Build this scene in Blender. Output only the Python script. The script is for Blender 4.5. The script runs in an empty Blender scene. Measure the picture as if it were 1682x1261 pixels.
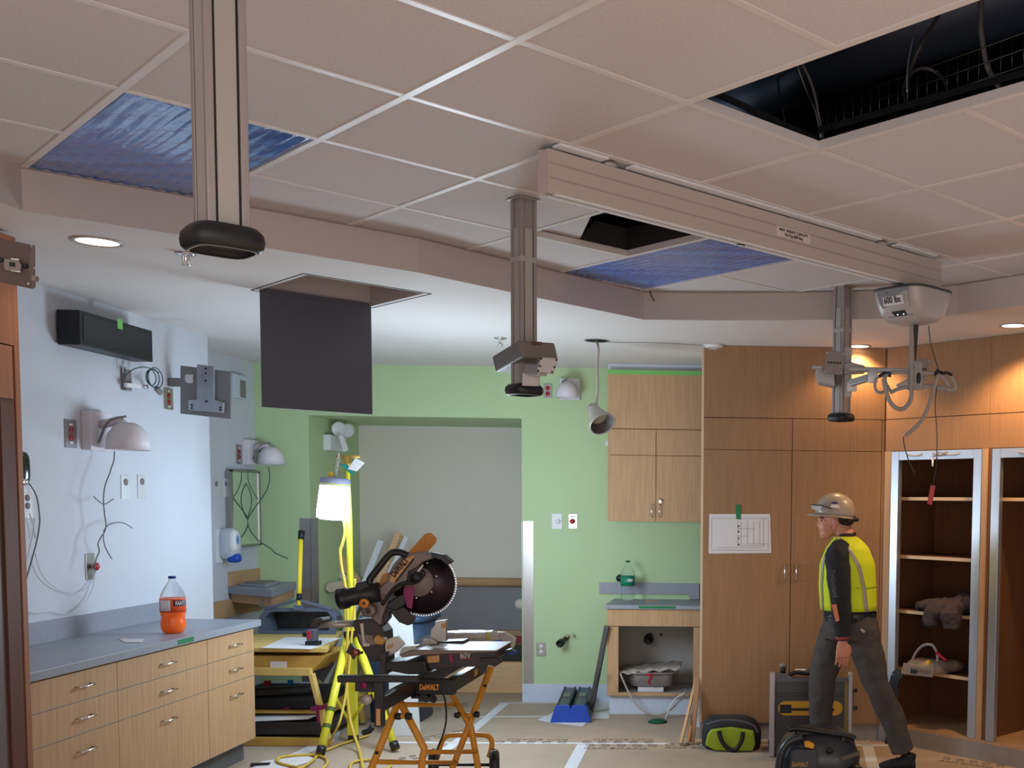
import bpy, bmesh, math, random
from mathutils import Vector, Matrix, Quaternion
random.seed(7)
PI = math.pi
S = bpy.context.scene
COL = S.collection
# ------------------------------------------------------------------ camera
F, PX, PY, PITCH, ROLL, YAW, H = 1808., 1288.3, 952.1, -.0678, .0128, .0281, 1.63
_f = Vector((0, math.cos(PITCH), math.sin(PITCH))); _r = Vector((1, 0, 0)); _u = _r.cross(_f)
_M = Matrix.Rotation(-YAW, 3, 'Z')
RR = _M @ (_r * math.cos(ROLL) + _u * math.sin(ROLL))
UU = _M @ (_u * math.cos(ROLL) - _r * math.sin(ROLL))
FW = _M @ _f
CP = Vector((0, 0, H))
cam = bpy.data.objects.new('camera', bpy.data.cameras.new('camera'))
COL.objects.link(cam)
cam.matrix_world = Matrix.Translation(CP) @ Matrix((RR, UU, -FW)).transposed().to_4x4()
cam.data.sensor_width = 36; cam.data.lens = F / 1682 * 36
cam.data.shift_x = (841 - PX) / 1682; cam.data.shift_y = (PY - 630.5) / 1682
cam.data.clip_start = .05
S.camera = cam
S.view_settings.view_transform = 'Standard'; S.view_settings.look = 'None'
S.view_settings.gamma = 1; S.view_settings.exposure = 0.0
S.cycles.caustics_reflective = False
# ------------------------------------------------------------------ world + lights
W = bpy.data.worlds.new('world'); S.world = W; W.use_nodes = True
bg = W.node_tree.nodes['Background']
bg.inputs[0].default_value = (1.0, .93, .90, 1); bg.inputs[1].default_value = 1.9

def spot(name, loc, energy, color, size, blend, aim, radius=.05):
    d = bpy.data.lights.new(name, 'SPOT'); d.energy = energy; d.color = color
    d.spot_size = size; d.spot_blend = blend; d.shadow_soft_size = radius
    o = bpy.data.objects.new(name, d); COL.objects.link(o); o.location = loc
    o.rotation_euler = (Vector(aim) - Vector(loc)).to_track_quat('-Z', 'Y').to_euler()
    return o
def area(name, loc, aim, energy, color, sx, sy):
    d = bpy.data.lights.new(name, 'AREA'); d.energy = energy; d.color = color
    d.shape = 'RECTANGLE'; d.size = sx; d.size_y = sy
    o = bpy.data.objects.new(name, d); COL.objects.link(o); o.location = loc
    o.rotation_euler = (Vector(aim) - Vector(loc)).to_track_quat('-Z', 'Y').to_euler()
    return o
CEILING_FILL = 30
LANTERN = 30.0      # emission of the hanging work lantern
WARM = (1, .62, .30)
# recessed downlights of the bulkhead ring
spot('downlight_wardrobe', (.69, 7.485, 2.69), 40, WARM, 2.3, .5, (.69, 7.56, 0), .05)
spot('downlight_right', (1.517, 6.539, 2.69), 85, WARM, 2.3, .5, (1.55, 6.62, 0), .05)
spot('downlight_left', (-2.786, 4.815, 2.69), 8, (1, .8, .62), 2.2, .6, (-2.786, 4.815, 0), .05)
# added soft point light without a fixture, brightens the back of the room
_p = bpy.data.lights.new('added_room_fill', 'POINT'); _p.energy = 82; _p.color = (.70, .87, 1); _p.shadow_soft_size = .3
_o = bpy.data.objects.new('added_room_fill', _p); COL.objects.link(_o); _o.location = (-1.85, 6.85, 1.35)
# unseen area lights added at ceiling height, bounce fill near and behind the camera
for _x, _y in ((-1.4, .9), (.4, .9), (2.0, 1.2), (1.9, 2.6)):
    _a = area('added_ceiling_fill', (_x, _y, 2.84), (_x, _y + .001, 0), CEILING_FILL, (1, .90, .86), 1.2, .6); _a.data.spread = 1.9
# ------------------------------------------------------------------ pixel -> world helpers
def ray(u, v): return FW * F + RR * (u - PX) - UU * (v - PY)
def aty(u, v, y): d = ray(u, v); return CP + d * (y / d.y)
def atx(u, v, x): d = ray(u, v); return CP + d * (x / d.x)
def atz(u, v, z): d = ray(u, v); return CP + d * ((z - H) / d.z)
D0 = Vector((.885, 7.577, 0)); DT = Vector((.70711, -.70711, 0)); DN = Vector((-.70711, -.70711, 0))
def atd(u, v, off=0):           # diagonal closet face; off = distance in front of it
    d = ray(u, v); o = D0 + DN * off
    return CP + d * (((o - CP).dot(DN)) / d.dot(DN))
def dp(s, z, off=0): return D0 + DT * s + DN * off + Vector((0, 0, z))
V = lambda x, y, z: Vector((x, y, z))
# ------------------------------------------------------------------ materials
def lin(c):
    return tuple(((x / 255) / 12.92 if x / 255 <= .04045 else ((x / 255 + .055) / 1.055) ** 2.4) for x in c)
MATS = {}
def mat(name, rgb, rough=.6, metal=0, emit=0, noise=0, nscale=20, bump=0, bscale=200, alpha=1, trans=0, ior=1.45, coat=0, stretch=None, spec=None):
    m = bpy.data.materials.new(name); m.use_nodes = True; MATS[name] = m
    nt = m.node_tree; b = nt.nodes['Principled BSDF']; c = lin(rgb) + (1,)
    b.inputs['Base Color'].default_value = c; b.inputs['Roughness'].default_value = rough
    b.inputs['Metallic'].default_value = metal; b.inputs['IOR'].default_value = ior
    b.inputs['Transmission Weight'].default_value = trans; b.inputs['Alpha'].default_value = alpha
    b.inputs['Coat Weight'].default_value = coat
    if spec is not None: b.inputs['Specular IOR Level'].default_value = spec
    if emit: b.inputs['Emission Color'].default_value = c; b.inputs['Emission Strength'].default_value = emit
    if noise or bump:
        tc = nt.nodes.new('ShaderNodeTexCoord'); mp = nt.nodes.new('ShaderNodeMapping')
        nt.links.new(tc.outputs['Object'], mp.inputs[0])
        if stretch: mp.inputs['Scale'].default_value = stretch
        if noise:
            n = nt.nodes.new('ShaderNodeTexNoise'); n.inputs['Scale'].default_value = nscale; n.inputs['Detail'].default_value = 6
            nt.links.new(mp.outputs[0], n.inputs['Vector'])
            r = nt.nodes.new('ShaderNodeValToRGB'); e = r.color_ramp.elements
            e[0].position = .3; e[1].position = .7
            e[0].color = tuple(x * (1 - noise) for x in c[:3]) + (1,); e[1].color = tuple(min(1, x * (1 + noise)) for x in c[:3]) + (1,)
            nt.links.new(n.outputs['Fac'], r.inputs[0]); nt.links.new(r.outputs[0], b.inputs['Base Color'])
        if bump:
            n2 = nt.nodes.new('ShaderNodeTexNoise'); n2.inputs['Scale'].default_value = bscale; n2.inputs['Detail'].default_value = 3
            nt.links.new(mp.outputs[0], n2.inputs['Vector'])
            bm_ = nt.nodes.new('ShaderNodeBump'); bm_.inputs['Strength'].default_value = bump; bm_.inputs['Distance'].default_value = .01
            nt.links.new(n2.outputs['Fac'], bm_.inputs['Height']); nt.links.new(bm_.outputs[0], b.inputs['Normal'])
    return m
def wood(name, rgb, amt=.13, scale=(26, 26, 1.1), rough=.62, coat=0):
    return mat(name, rgb, rough, noise=amt, nscale=3.2, stretch=scale, coat=coat)
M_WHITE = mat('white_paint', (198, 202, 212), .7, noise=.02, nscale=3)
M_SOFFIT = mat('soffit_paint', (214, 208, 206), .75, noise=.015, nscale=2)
M_GREEN = mat('green_paint', (182, 206, 160), .62, noise=.02, nscale=2)
M_NICHE = mat('beige_paint', (226, 219, 210), .7, noise=.02, nscale=2)
M_TILE = mat('ceiling_tile', (202, 196, 196), .9, noise=.05, nscale=90, bump=.25, bscale=260)
M_TEE = mat('ceiling_tee', (214, 208, 206), .35)
M_MAPLE = wood('maple_veneer', (188, 150, 112))
M_MAPLE_H = wood('maple_veneer_side', (188, 150, 112), scale=(1.1, 26, 26))
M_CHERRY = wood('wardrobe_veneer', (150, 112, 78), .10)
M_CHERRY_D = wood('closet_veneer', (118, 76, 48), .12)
M_DARKWOOD = wood('dark_reveal', (92, 52, 40), .12)
M_GREYTOP = mat('grey_solid_surface', (146, 150, 162), .38, noise=.06, nscale=60)
M_KICK = mat('kick_grey', (92, 94, 96), .6, noise=.08, nscale=10)
M_FILMBASE = mat('protective_sheet', (196, 204, 222), .55, noise=.08, nscale=9, stretch=(30, 30, 2))
M_STEEL = mat('brushed_steel', (168, 164, 162), .32, .9, noise=.06, nscale=8, stretch=(30, 30, 1))
M_ALU = mat('aluminium', (190, 196, 208), .38, .75)
M_CHROME = mat('chrome', (225, 225, 228), .12, 1)
M_BLACK = mat('black_plastic', (24, 25, 28), .42)
M_BLACKG = mat('glossy_black', (12, 13, 18), .12, noise=.3, nscale=14)
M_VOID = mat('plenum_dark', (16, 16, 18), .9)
M_DARKGREY = mat('dark_grey_paint', (80, 80, 92), .55, noise=.05, nscale=6)
M_GREY = mat('grey_plastic', (124, 120, 120), .5)
M_LGREY = mat('light_grey_metal', (172, 166, 160), .42, .25)
M_POLE = mat('pole_aluminium', (166, 158, 156), .38, .55, noise=.03, nscale=5, stretch=(20, 20, 1))
M_WPLAST = mat('white_plastic', (222, 224, 228), .4)
M_RED = mat('red_plastic', (176, 34, 50), .4)
M_WIRE = mat('grey_wire', (96, 104, 108), .5)
M_WIREW = mat('white_wire', (206, 210, 214), .5)
M_PAPER = mat('paper', (214, 212, 216), .8)
M_INK = mat('ink', (40, 40, 44), .8)
M_YEL = mat('yellow_fibreglass', (222, 218, 60), .42)
M_ORY = mat('yellow_steel', (206, 140, 38), .42, noise=.08, nscale=12)
M_TAPE = mat('masking_tape', (214, 218, 226), .6)
M_GTAPE = mat('green_tape', (30, 118, 72), .6)
M_LTAPE = mat('light_green_tape', (122, 190, 100), .6)
M_BLUE = mat('blue_plastic', (30, 70, 170), .4)
# ------------------------------------------------------------------ mesh builder
class MB:
    def __init__(s): s.v = []; s.f = []; s.sm = []; s.mi = []; s.cur = 0
    def add(s, vs, fs, smooth=False):
        k = len(s.v); s.v += [Vector(p) for p in vs]
        for f in fs: s.f.append([k + i for i in f]); s.sm.append(smooth); s.mi.append(s.cur)
        return s
    def box(s, x0, x1, y0, y1, z0, z1):
        return s.hexa([V(x0, y0, z0), V(x1, y0, z0), V(x1, y1, z0), V(x0, y1, z0)], V(0, 0, z1 - z0))
    def hexa(s, quad, ext): return s.prism(quad, ext)
    def prism(s, poly, ext, smooth=False):
        n = len(poly); ext = Vector(ext); poly = [Vector(p) for p in poly]
        s.add(poly + [p + ext for p in poly], [list(range(n))[::-1], [n + i for i in range(n)]])
        s.add(poly + [p + ext for p in poly], [[i, (i + 1) % n, n + (i + 1) % n, n + i] for i in range(n)], smooth)
        return s
    def obox(s, c, size, rot=None):
        c = Vector(c); R_ = rot or Matrix.Identity(3); hx, hy, hz = [a / 2 for a in size]
        p = [c + R_ @ V(x, y, z) for z in (-hz, hz) for x, y in ((-hx, -hy), (hx, -hy), (hx, hy), (-hx, hy))]
        return s.add(p, [[3, 2, 1, 0], [4, 5, 6, 7], [0, 1, 5, 4], [1, 2, 6, 5], [2, 3, 7, 6], [3, 0, 4, 7]])
    def bar(s, a, b, w, h, up=(0, 0, 1)):   # rectangular bar a->b
        a = Vector(a); b = Vector(b); d = (b - a); L = d.length; d.normalize()
        up = Vector(up); x = d.cross(up)
        if x.length < 1e-4: x = d.cross(V(0, 1, 0))
        x.normalize(); z = x.cross(d)
        R_ = Matrix((x, d, z)).transposed()
        return s.obox((a + b) / 2, (w, L, h), R_)
    def tube(s, pts, r, seg=10, closed=False, cap=True, smooth=True, flat=1.0):
        pts = [Vector(p) for p in pts]; n = len(pts); rs = r if isinstance(r, (list, tuple)) else [r] * n
        T = []
        for i in range(n):
            if closed: t = pts[(i + 1) % n] - pts[i - 1]
            else: t = pts[min(i + 1, n - 1)] - pts[max(i - 1, 0)]
            T.append(t.normalized() if t.length > 1e-9 else V(0, 0, 1))
        a = V(0, 0, 1) if abs(T[0].z) < .9 else V(1, 0, 0)
        N = (a - T[0] * a.dot(T[0])).normalized(); vs = []
        for i in range(n):
            N = N - T[i] * N.dot(T[i])
            if N.length < 1e-6: N = T[i].orthogonal()
            N.normalize(); B = T[i].cross(N)
            for k in range(seg):
                an = 2 * PI * k / seg
                vs.append(pts[i] + (N * math.cos(an) + B * math.sin(an) * flat) * rs[i])
        fs = []
        for i in range(n if closed else n - 1):
            j = (i + 1) % n
            for k in range(seg):
                l = (k + 1) % seg; fs.append([i * seg + k, i * seg + l, j * seg + l, j * seg + k])
        s.add(vs, fs, smooth)
        if cap and not closed:
            s.add(vs[:seg], [list(range(seg))[::-1]]); s.add(vs[-seg:], [list(range(seg))])
        return s
    def lathe(s, prof, o, ax=(0, 0, 1), seg=24, smooth=True):
        o = Vector(o); ax = Vector(ax).normalized(); N = ax.orthogonal().normalized(); B = ax.cross(N)
        vs = []; n = len(prof)
        for r, h in prof:
            for k in range(seg):
                an = 2 * PI * k / seg; vs.append(o + ax * h + (N * math.cos(an) + B * math.sin(an)) * max(r, 1e-5))
        fs = [[i * seg + k, i * seg + (k + 1) % seg, (i + 1) * seg + (k + 1) % seg, (i + 1) * seg + k] for i in range(n - 1) for k in range(seg)]
        return s.add(vs, fs, smooth)
    def ell(s, c, r, rot=None, seg=16, rings=10, p=1.0):
        c = Vector(c); R_ = rot or Matrix.Identity(3); vs = []
        sg = lambda a: math.copysign(abs(a) ** p, a)
        for i in range(rings + 1):
            th = PI * i / rings
            for k in range(seg):
                an = 2 * PI * k / seg
                vs.append(c + R_ @ V(r[0] * sg(math.sin(th)) * sg(math.cos(an)), r[1] * sg(math.sin(th)) * sg(math.sin(an)), r[2] * sg(math.cos(th))))
        fs = [[i * seg + k, (i + 1) * seg + k, (i + 1) * seg + (k + 1) % seg, i * seg + (k + 1) % seg] for i in range(rings) for k in range(seg)]
        return s.add(vs, fs, True)
    def loft(s, secs, seg=20, p=1.0, cap=True):
        # secs: (center, ax, ay) with ax, ay half-axis vectors
        vs = []; sg = lambda a: math.copysign(abs(a) ** p, a)
        for c, ax, ay in secs:
            for k in range(seg):
                an = 2 * PI * k / seg; vs.append(Vector(c) + Vector(ax) * sg(math.cos(an)) + Vector(ay) * sg(math.sin(an)))
        fs = [[i * seg + k, i * seg + (k + 1) % seg, (i + 1) * seg + (k + 1) % seg, (i + 1) * seg + k] for i in range(len(secs) - 1) for k in range(seg)]
        s.add(vs, fs, True)
        if cap: s.add(vs[:seg], [list(range(seg))[::-1]]); s.add(vs[-seg:], [list(range(seg))])
        return s
    def mat(s, i): s.cur = i; return s
    def build(s, name, mats, parent=None, bevel=0, seg=2, sub=0, remesh=0, smoothit=0, solid=0, origin=None, merge=False):
        me = bpy.data.meshes.new(name)
        off = Vector((0, 0, 0)); p = parent
        while p: off += p.location; p = p.parent
        if parent is None:
            if origin is None:
                xs = [q.x for q in s.v]; ys = [q.y for q in s.v]; zs = [q.z for q in s.v]
                origin = V((min(xs) + max(xs)) / 2, (min(ys) + max(ys)) / 2, min(zs))
            off = Vector(origin)
        me.from_pydata([q - off for q in s.v], [], s.f)
        for q, sm, mi in zip(me.polygons, s.sm, s.mi): q.use_smooth = sm; q.material_index = mi
        bm = bmesh.new(); bm.from_mesh(me)
        bmesh.ops.remove_doubles(bm, verts=bm.verts, dist=1e-5)
        bmesh.ops.recalc_face_normals(bm, faces=bm.faces); bm.to_mesh(me); bm.free()
        for m in (mats if isinstance(mats, (list, tuple)) else [mats]): me.materials.append(m)
        o = bpy.data.objects.new(name, me); COL.objects.link(o)
        if parent: o.parent = parent
        else: o.location = off
        if remesh:
            r = o.modifiers.new('remesh', 'REMESH'); r.mode = 'VOXEL'; r.voxel_size = remesh; r.use_smooth_shade = True
        if smoothit:
            r = o.modifiers.new('smooth', 'SMOOTH'); r.factor = .5; r.iterations = smoothit
        if solid:
            r = o.modifiers.new('solid', 'SOLIDIFY'); r.thickness = solid; r.offset = 0
        if bevel:
            r = o.modifiers.new('bevel', 'BEVEL'); r.width = bevel; r.segments = seg; r.limit_method = 'ANGLE'; r.angle_limit = .6
        if sub:
            r = o.modifiers.new('sub', 'SUBSURF'); r.levels = sub; r.render_levels = sub
        return o
def folds(o, strength, size):
    tx = bpy.data.textures.new('folds', 'CLOUDS'); tx.noise_scale = size; tx.noise_depth = 2
    d = o.modifiers.new('folds', 'DISPLACE'); d.texture = tx; d.strength = strength; d.mid_level = .5; d.texture_coords = 'LOCAL'
    return o
def tag(o, label, cat, group=None):
    o['label'] = label; o['category'] = cat
    if group: o['group'] = group
    return o
def thing(name, loc, label, cat, group=None):
    o = bpy.data.objects.new(name, None); COL.objects.link(o); o.location = loc; o.empty_display_size = .05
    return tag(o, label, cat, group)
def struct(o): o['kind'] = 'structure'; return o
def rotz(a): return Matrix.Rotation(a, 3, 'Z')
def arc(c, r, a0, a1, n, ax=(1, 0, 0), ay=(0, 0, 1)):
    c = Vector(c); ax = Vector(ax); ay = Vector(ay)
    return [c + ax * (r * math.cos(a0 + (a1 - a0) * i / n)) + ay * (r * math.sin(a0 + (a1 - a0) * i / n)) for i in range(n + 1)]
def smoothpath(pts, k=6):       # Catmull-Rom
    pts = [Vector(p) for p in pts]; out = []
    for i in range(len(pts) - 1):
        p0 = pts[max(i - 1, 0)]; p1 = pts[i]; p2 = pts[i + 1]; p3 = pts[min(i + 2, len(pts) - 1)]
        for j in range(k):
            t = j / k; out.append(.5 * ((2 * p1) + (p2 - p0) * t + (2 * p0 - 5 * p1 + 4 * p2 - p3) * t * t + (3 * p1 - p0 - 3 * p2 + p3) * t ** 3))
    out.append(pts[-1]); return out
def py(pts, y): return [aty(u, v, y) for u, v in pts]
def text(body, size, o, xd, up, m, parent, name='lettering', ext=.0006, bold=0, align='LEFT', sx=1.0):
    c = bpy.data.curves.new(name, 'FONT'); c.body = body; c.size = size; c.extrude = ext; c.offset = bold; c.align_x = align
    c.resolution_u = 3
    t = bpy.data.objects.new('tmp', c); COL.objects.link(t)
    dg = bpy.context.evaluated_depsgraph_get(); me = bpy.data.meshes.new_from_object(t.evaluated_get(dg))
    bpy.data.objects.remove(t)
    xd = Vector(xd).normalized(); up = Vector(up); up = (up - xd * up.dot(xd)).normalized(); n = xd.cross(up)
    off = Vector((0, 0, 0)); p = parent
    while p: off += p.location; p = p.parent
    Mx = Matrix((xd * sx, up, n)).transposed().to_4x4(); Mx.translation = Vector(o) - off
    me.transform(Mx); me.materials.clear(); me.materials.append(m); me.name = name
    ob = bpy.data.objects.new(name, me); COL.objects.link(ob); ob.parent = parent
    return ob
# ================================================================== ROOM
ZC, ZS, YG = 2.867, 2.705, 8.96
XL, XR2, YJ = -3.66, -3.99, 7.54          # left wall, recessed left wall, jog
NX0, NX1, NZ, NY = -3.567, -1.875, 2.297, 10.08
# floor
struct(MB().box(-6, 4, -2, 12, -.16, -.012).build('floor', mat('subfloor', (120, 112, 104), .8)))
# floor protection paper, a thin sheet over the whole floor
m_ram = mat('ram_board', (172, 154, 136), .72, noise=.10, nscale=2.2, bump=.12, bscale=9)
fp = thing('floor_protection', V(0, 5, -.012), 'tan paperboard floor protection covering the room with taped seams and printed text', 'floor covering')
MB().box(-5.6, 3.6, -1.5, 10.05, -.012, 0).build('paperboard_sheet', m_ram, fp)
# walls
def wall(name, m, *boxes):
    for q in boxes: struct(MB().box(*q).build(name, m))
T = .12
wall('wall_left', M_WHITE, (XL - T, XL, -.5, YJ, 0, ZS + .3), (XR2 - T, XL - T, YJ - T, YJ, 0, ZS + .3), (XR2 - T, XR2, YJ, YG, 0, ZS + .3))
wall('wall_back', M_GREEN, (XR2 - T, NX0, YG, YG + T, 0, ZS + .3), (NX0, NX1, YG, YG + T, NZ, ZS + .3), (NX1, 1.6, YG, YG + T, 0, ZS + .3),
     (NX0 - T, NX0, YG + T, NY, 0, NZ + .1), (NX0, NX1, YG + T, NY, NZ, NZ + .1))
wall('wall_niche', M_NICHE, (NX0 - T, NX1 + 1.2, NY, NY + T, 0, NZ + .1), (NX1, NX1 + T, YG + T, NY, 0, NZ + .1))
wall('wall_right', M_WHITE, (3.2, 3.32, -.5, 6.4, 0, ZS + .3), (1.6, 1.72, 7.6, YG + T, 0, ZS + .3))
struct(MB().box(NX1, -1.162, YG - .008, YG, 0, .15).build('baseboard_back', M_FILMBASE))
struct(MB().box(-3.99, NX0, YG - .008, YG, 0, .15).build('baseboard_left', M_FILMBASE))
# ceiling : tile field inside the ring, lower drywall ring outside
ring = [(-2.785, -1.0), (-2.785, 4.335), (-2.15, 4.85), (-1.60, 5.34), (-1.22, 5.85), (-.66, 6.57), (-.33, 6.555), (.03, 6.52), (.44, 6.46), (.80, 6.38), (1.12, 6.20), (1.43, 5.88), (1.75, 5.45), (2.1, 4.9), (2.4, 4.3), (2.4, -1.0)]
hatch = [(-2.575, 5.862), (-2.165, 5.450), (-1.735, 5.868), (-2.150, 6.280)]
M_HOLE = None
def poly_with_holes(outer, holes, z, th, name, m, side_up=True):
    bm = bmesh.new(); es = []
    for loop in [outer] + holes:
        vs = [bm.verts.new((x, y, z)) for x, y in loop]
        es += [bm.edges.new((vs[i], vs[(i + 1) % len(vs)])) for i in range(len(vs))]
    bmesh.ops.triangle_fill(bm, edges=es, use_beauty=True)
    # extrude upward
    geo = bmesh.ops.extrude_face_region(bm, geom=bm.faces[:])
    for g in geo['geom']:
        if isinstance(g, bmesh.types.BMVert): g.co.z += th
    bmesh.ops.recalc_face_normals(bm, faces=bm.faces)
    me = bpy.data.meshes.new(name); bm.to_mesh(me); bm.free(); me.materials.append(m)
    o = bpy.data.objects.new(name, me); COL.objects.link(o); return o
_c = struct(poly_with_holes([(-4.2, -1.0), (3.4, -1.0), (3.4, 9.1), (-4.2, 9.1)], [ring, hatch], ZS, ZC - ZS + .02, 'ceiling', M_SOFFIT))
_c.data.materials.append(mat('fascia_shade_tint', (190, 178, 174), .75))  # darker soffit colour for the ring's vertical faces, their shade painted in
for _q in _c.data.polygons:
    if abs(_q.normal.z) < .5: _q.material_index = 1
# dark plenum above everything
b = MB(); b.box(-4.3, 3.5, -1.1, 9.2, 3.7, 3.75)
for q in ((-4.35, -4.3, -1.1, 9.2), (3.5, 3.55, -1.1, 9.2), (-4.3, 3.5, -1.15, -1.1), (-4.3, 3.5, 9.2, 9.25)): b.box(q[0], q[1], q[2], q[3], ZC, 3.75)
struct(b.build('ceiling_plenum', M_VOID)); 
# tile grid
GA = Vector((-1.072, 5.047)) * .6096; G1 = Vector((.7071, .7071)) * .6096; G2 = Vector((-.7071, .7071)) * .6096
def node(i, j): return GA + G1 * (i - 1) + G2 * j
def clip(poly, cp):     # Sutherland-Hodgman against convex ccw polygon
    out = poly
    n = len(cp)
    for i in range(n):
        a = Vector(cp[i]); b_ = Vector(cp[(i + 1) % n]); e = b_ - a; inp = out; out = []
        if not inp: return []
        ins = lambda p: e.x * (p.y - a.y) - e.y * (p.x - a.x) >= -1e-9
        for k in range(len(inp)):
            c, d = inp[k - 1], inp[k]; ic, idd = ins(c), ins(d)
            if ic != idd:
                den = e.x * (d - c).y - e.y * (d - c).x
                t = (e.x * (a.y - c.y) - e.y * (a.x - c.x)) / den; out.append(c + (d - c) * t)
            if idd: out.append(d)
    return out
ringc = [Vector(p) for p in [(-2.85, -1), (-2.85, 4.4), (-.7, 6.68), (.1, 6.62), (.85, 6.48), (1.5, 5.98), (2.2, 4.95), (2.45, 4.3), (2.45, -1)]][::-1]
ar = sum(ringc[i - 1].x * ringc[i].y - ringc[i].x * ringc[i - 1].y for i in range(len(ringc)))
if ar < 0: ringc = ringc[::-1]
open_cells = {(2, 0 - k) for k in range(1, 5)} | {(3, 2), (0, 2), (0, 3), (4, 2), (4, 3)}
tiles = MB(); tees = MB()
for i in range(-9, 14):
    for j in range(-9, 10):
        if (i, j) in open_cells: continue
        q = [node(i, j), node(i + 1, j), node(i + 1, j + 1), node(i, j + 1)]
        c = sum(q, Vector((0, 0))) / 4
        if c.y < -1.5 or c.y > 8 or abs(c.x) > 4: continue
        pq = clip([c + (p - c) * .975 for p in q], ringc)
        if len(pq) > 2: tiles.prism([V(p.x, p.y, ZC + .004) for p in pq], (0, 0, .014))
def strip(a, b, w, z0, th, mb):
    d = (b - a).normalized(); n = Vector((-d.y, d.x)) * w / 2
    pq = clip([a - n, b - n, b + n, a + n], ringc)
    if len(pq) > 2: mb.prism([V(p.x, p.y, z0) for p in pq], (0, 0, th))
for k in range(-9, 14):
    strip(node(k, -12), node(k, 12), .024, ZC - .001, .030, tees)
    # tees along F1 are interrupted at the double openings
skip = {}
for j in range(-9, 10):
    for i in range(-9, 14):
        # inside a double opening no cross tee
        if (j in (-1, -2, -3) and i == 2) or (j == 3 and i in (0, 4)): continue
        a, b_ = node(i, j), node(i + 1, j)
        strip(a, b_, .024, ZC, .030, tees)
struct(tiles.build('ceiling_tiles', M_TILE)); bpy.data.objects['ceiling_tiles'].name = 'ceiling'
struct(tees.build('trim_1', M_TEE))
# thin shadow gap angle where tile field meets ring
b = MB()
for k in range(1, len(ring) - 2):
    a = Vector(ring[k]); c = Vector(ring[k + 1]); b.bar(V(a.x, a.y, ZC - .002), V(c.x, c.y, ZC - .002), .012, .004)
struct(b.build('trim_2', mat('edge_angle', (150, 134, 128), .5)))
# hatch shaft and its hanging door
hv = [V(x, y, ZS) for x, y in hatch]; hc = sum(hv, V(0, 0, 0)) / 4
b = MB()
for k in range(4):
    a, c = hv[k], hv[(k + 1) % 4]; o_ = ((a + c) / 2 - hc).normalized() * .004
    b.add([a + o_, c + o_, c + o_ + V(0, 0, .55), a + o_ + V(0, 0, .55)], [[0, 1, 2, 3]])
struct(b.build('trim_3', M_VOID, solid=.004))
b = MB()
for k in range(4):
    a, c = hv[k], hv[(k + 1) % 4]; o1 = ((a + c) / 2 - hc).normalized()
    e = (c - a).normalized()
    b.bar(a - e * .03 + o1 * .030 + V(0, 0, -.0015), c + e * .03 + o1 * .030 + V(0, 0, -.0015), .004, .003)
struct(b.build('trim_4', mat('panel_seam', (70, 64, 62), .6)))
pd = thing('ceiling_access_panel', hv[0], 'dark grey square access panel hanging open from the lowered ceiling', 'access panel')
a, c = hv[0], hv[3]; inn = (hc - (a + c) / 2).normalized() * .014
MB().prism([a, c, c + V(.0, 0, -.600), a + V(0, 0, -.600)], inn).build('panel_leaf', M_DARKGREY, pd, bevel=.003)
mid = (a + c) / 2 + V(0, 0, -.575)
MB().tube([mid - inn * .3 + (c - a).normalized() * (.03 * math.cos(t)) + V(0, 0, .014 * math.sin(t)) for t in [k * .5 for k in range(13)]], .0022, 6).build('latch_cord', mat('maroon_cord', (90, 30, 40), .6), pd)
b = MB(); e = (c - a).normalized(); f = inn.normalized()
b.bar(a + e * .02 + f * .02 + V(0, 0, .0), c - e * .02 + f * .02, .02, .02)
b.build('hinge_rail', M_DARKGREY, pd)
# a duct and brown lining seen up the hatch
d1 = thing('ceiling_duct', hc + V(-.05, .02, .12), 'short dusty brown insulated duct seen up inside the open ceiling hatch', 'duct')
du = (hv[2] - hv[1]).normalized()
b = MB(); b.bar(hc + V(-.12, -.12, .2) - du * .2, hc + V(-.12, -.12, .2) + du * .16, .12, .14); b.build('duct_body', mat('brown_lining', (120, 96, 84), .9, noise=.5, nscale=30), d1, bevel=.01)
MB().tube([hc + V(-.12, -.12, .135) - du * .2, hc + V(-.12, -.12, .135) + du * .16], .008, 8).build('duct_flange', M_BLACK, d1)
# big ceiling opening: wires, trays
wm = mat('cable_grey', (120, 116, 116), .4, .2)
def cable(name, pts, r, m, label, cat='cable', group=None, k=8):
    return tag(MB().tube(smoothpath(pts, k), r, 6).build(name, m), label, cat, group)
def pc(u, v, z): return atz(u, v, z)
cable('flexible_conduit', [pc(1612, -20, 3.3), pc(1611, 30, 3.2), pc(1612, 55, 3.15), pc(1622, 110, 3.05), pc(1643, 147, 2.98)], .010, wm, 'thick armoured conduit hanging at the right of the big ceiling opening', 'conduit')
cable('coiled_cable', [pc(1545, 20, 3.3), pc(1510, 80, 3.15), pc(1490, 130, 3.1), pc(1484, 155, 3.08), pc(1500, 178, 3.05), pc(1530, 180, 3.05), pc(1556, 160, 3.05), pc(1545, 125, 3.08), pc(1515, 112, 3.1), pc(1492, 130, 3.1), pc(1500, 165, 3.1), pc(1540, 172, 3.1), pc(1557, 150, 3.1)], .007, mat('cable_dark', (74, 70, 72), .4), 'looped black cable coil hanging inside the big ceiling opening')
cable('thin_cable', [pc(1500, 60, 3.3), pc(1494, 90, 3.2), pc(1490, 120, 3.1), pc(1490, 150, 3.0)], .003, M_WIREW, 'thin pale beaded cable left of the coil in the ceiling opening')
cable('hanging_wire', [pc(1310, 110, 3.3), pc(1325, 150, 3.2), pc(1340, 185, 3.05), pc(1348, 225, 2.92)], .003, M_WIREW, 'thin pale wire running down to the near corner of the ceiling opening')
cable('drop_wire', [pc(1277, 120, 3.4), pc(1281, 160, 3.2), pc(1292, 210, 2.95)], .004, wm, 'grey wire with a connector in the left part of the ceiling opening')
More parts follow.
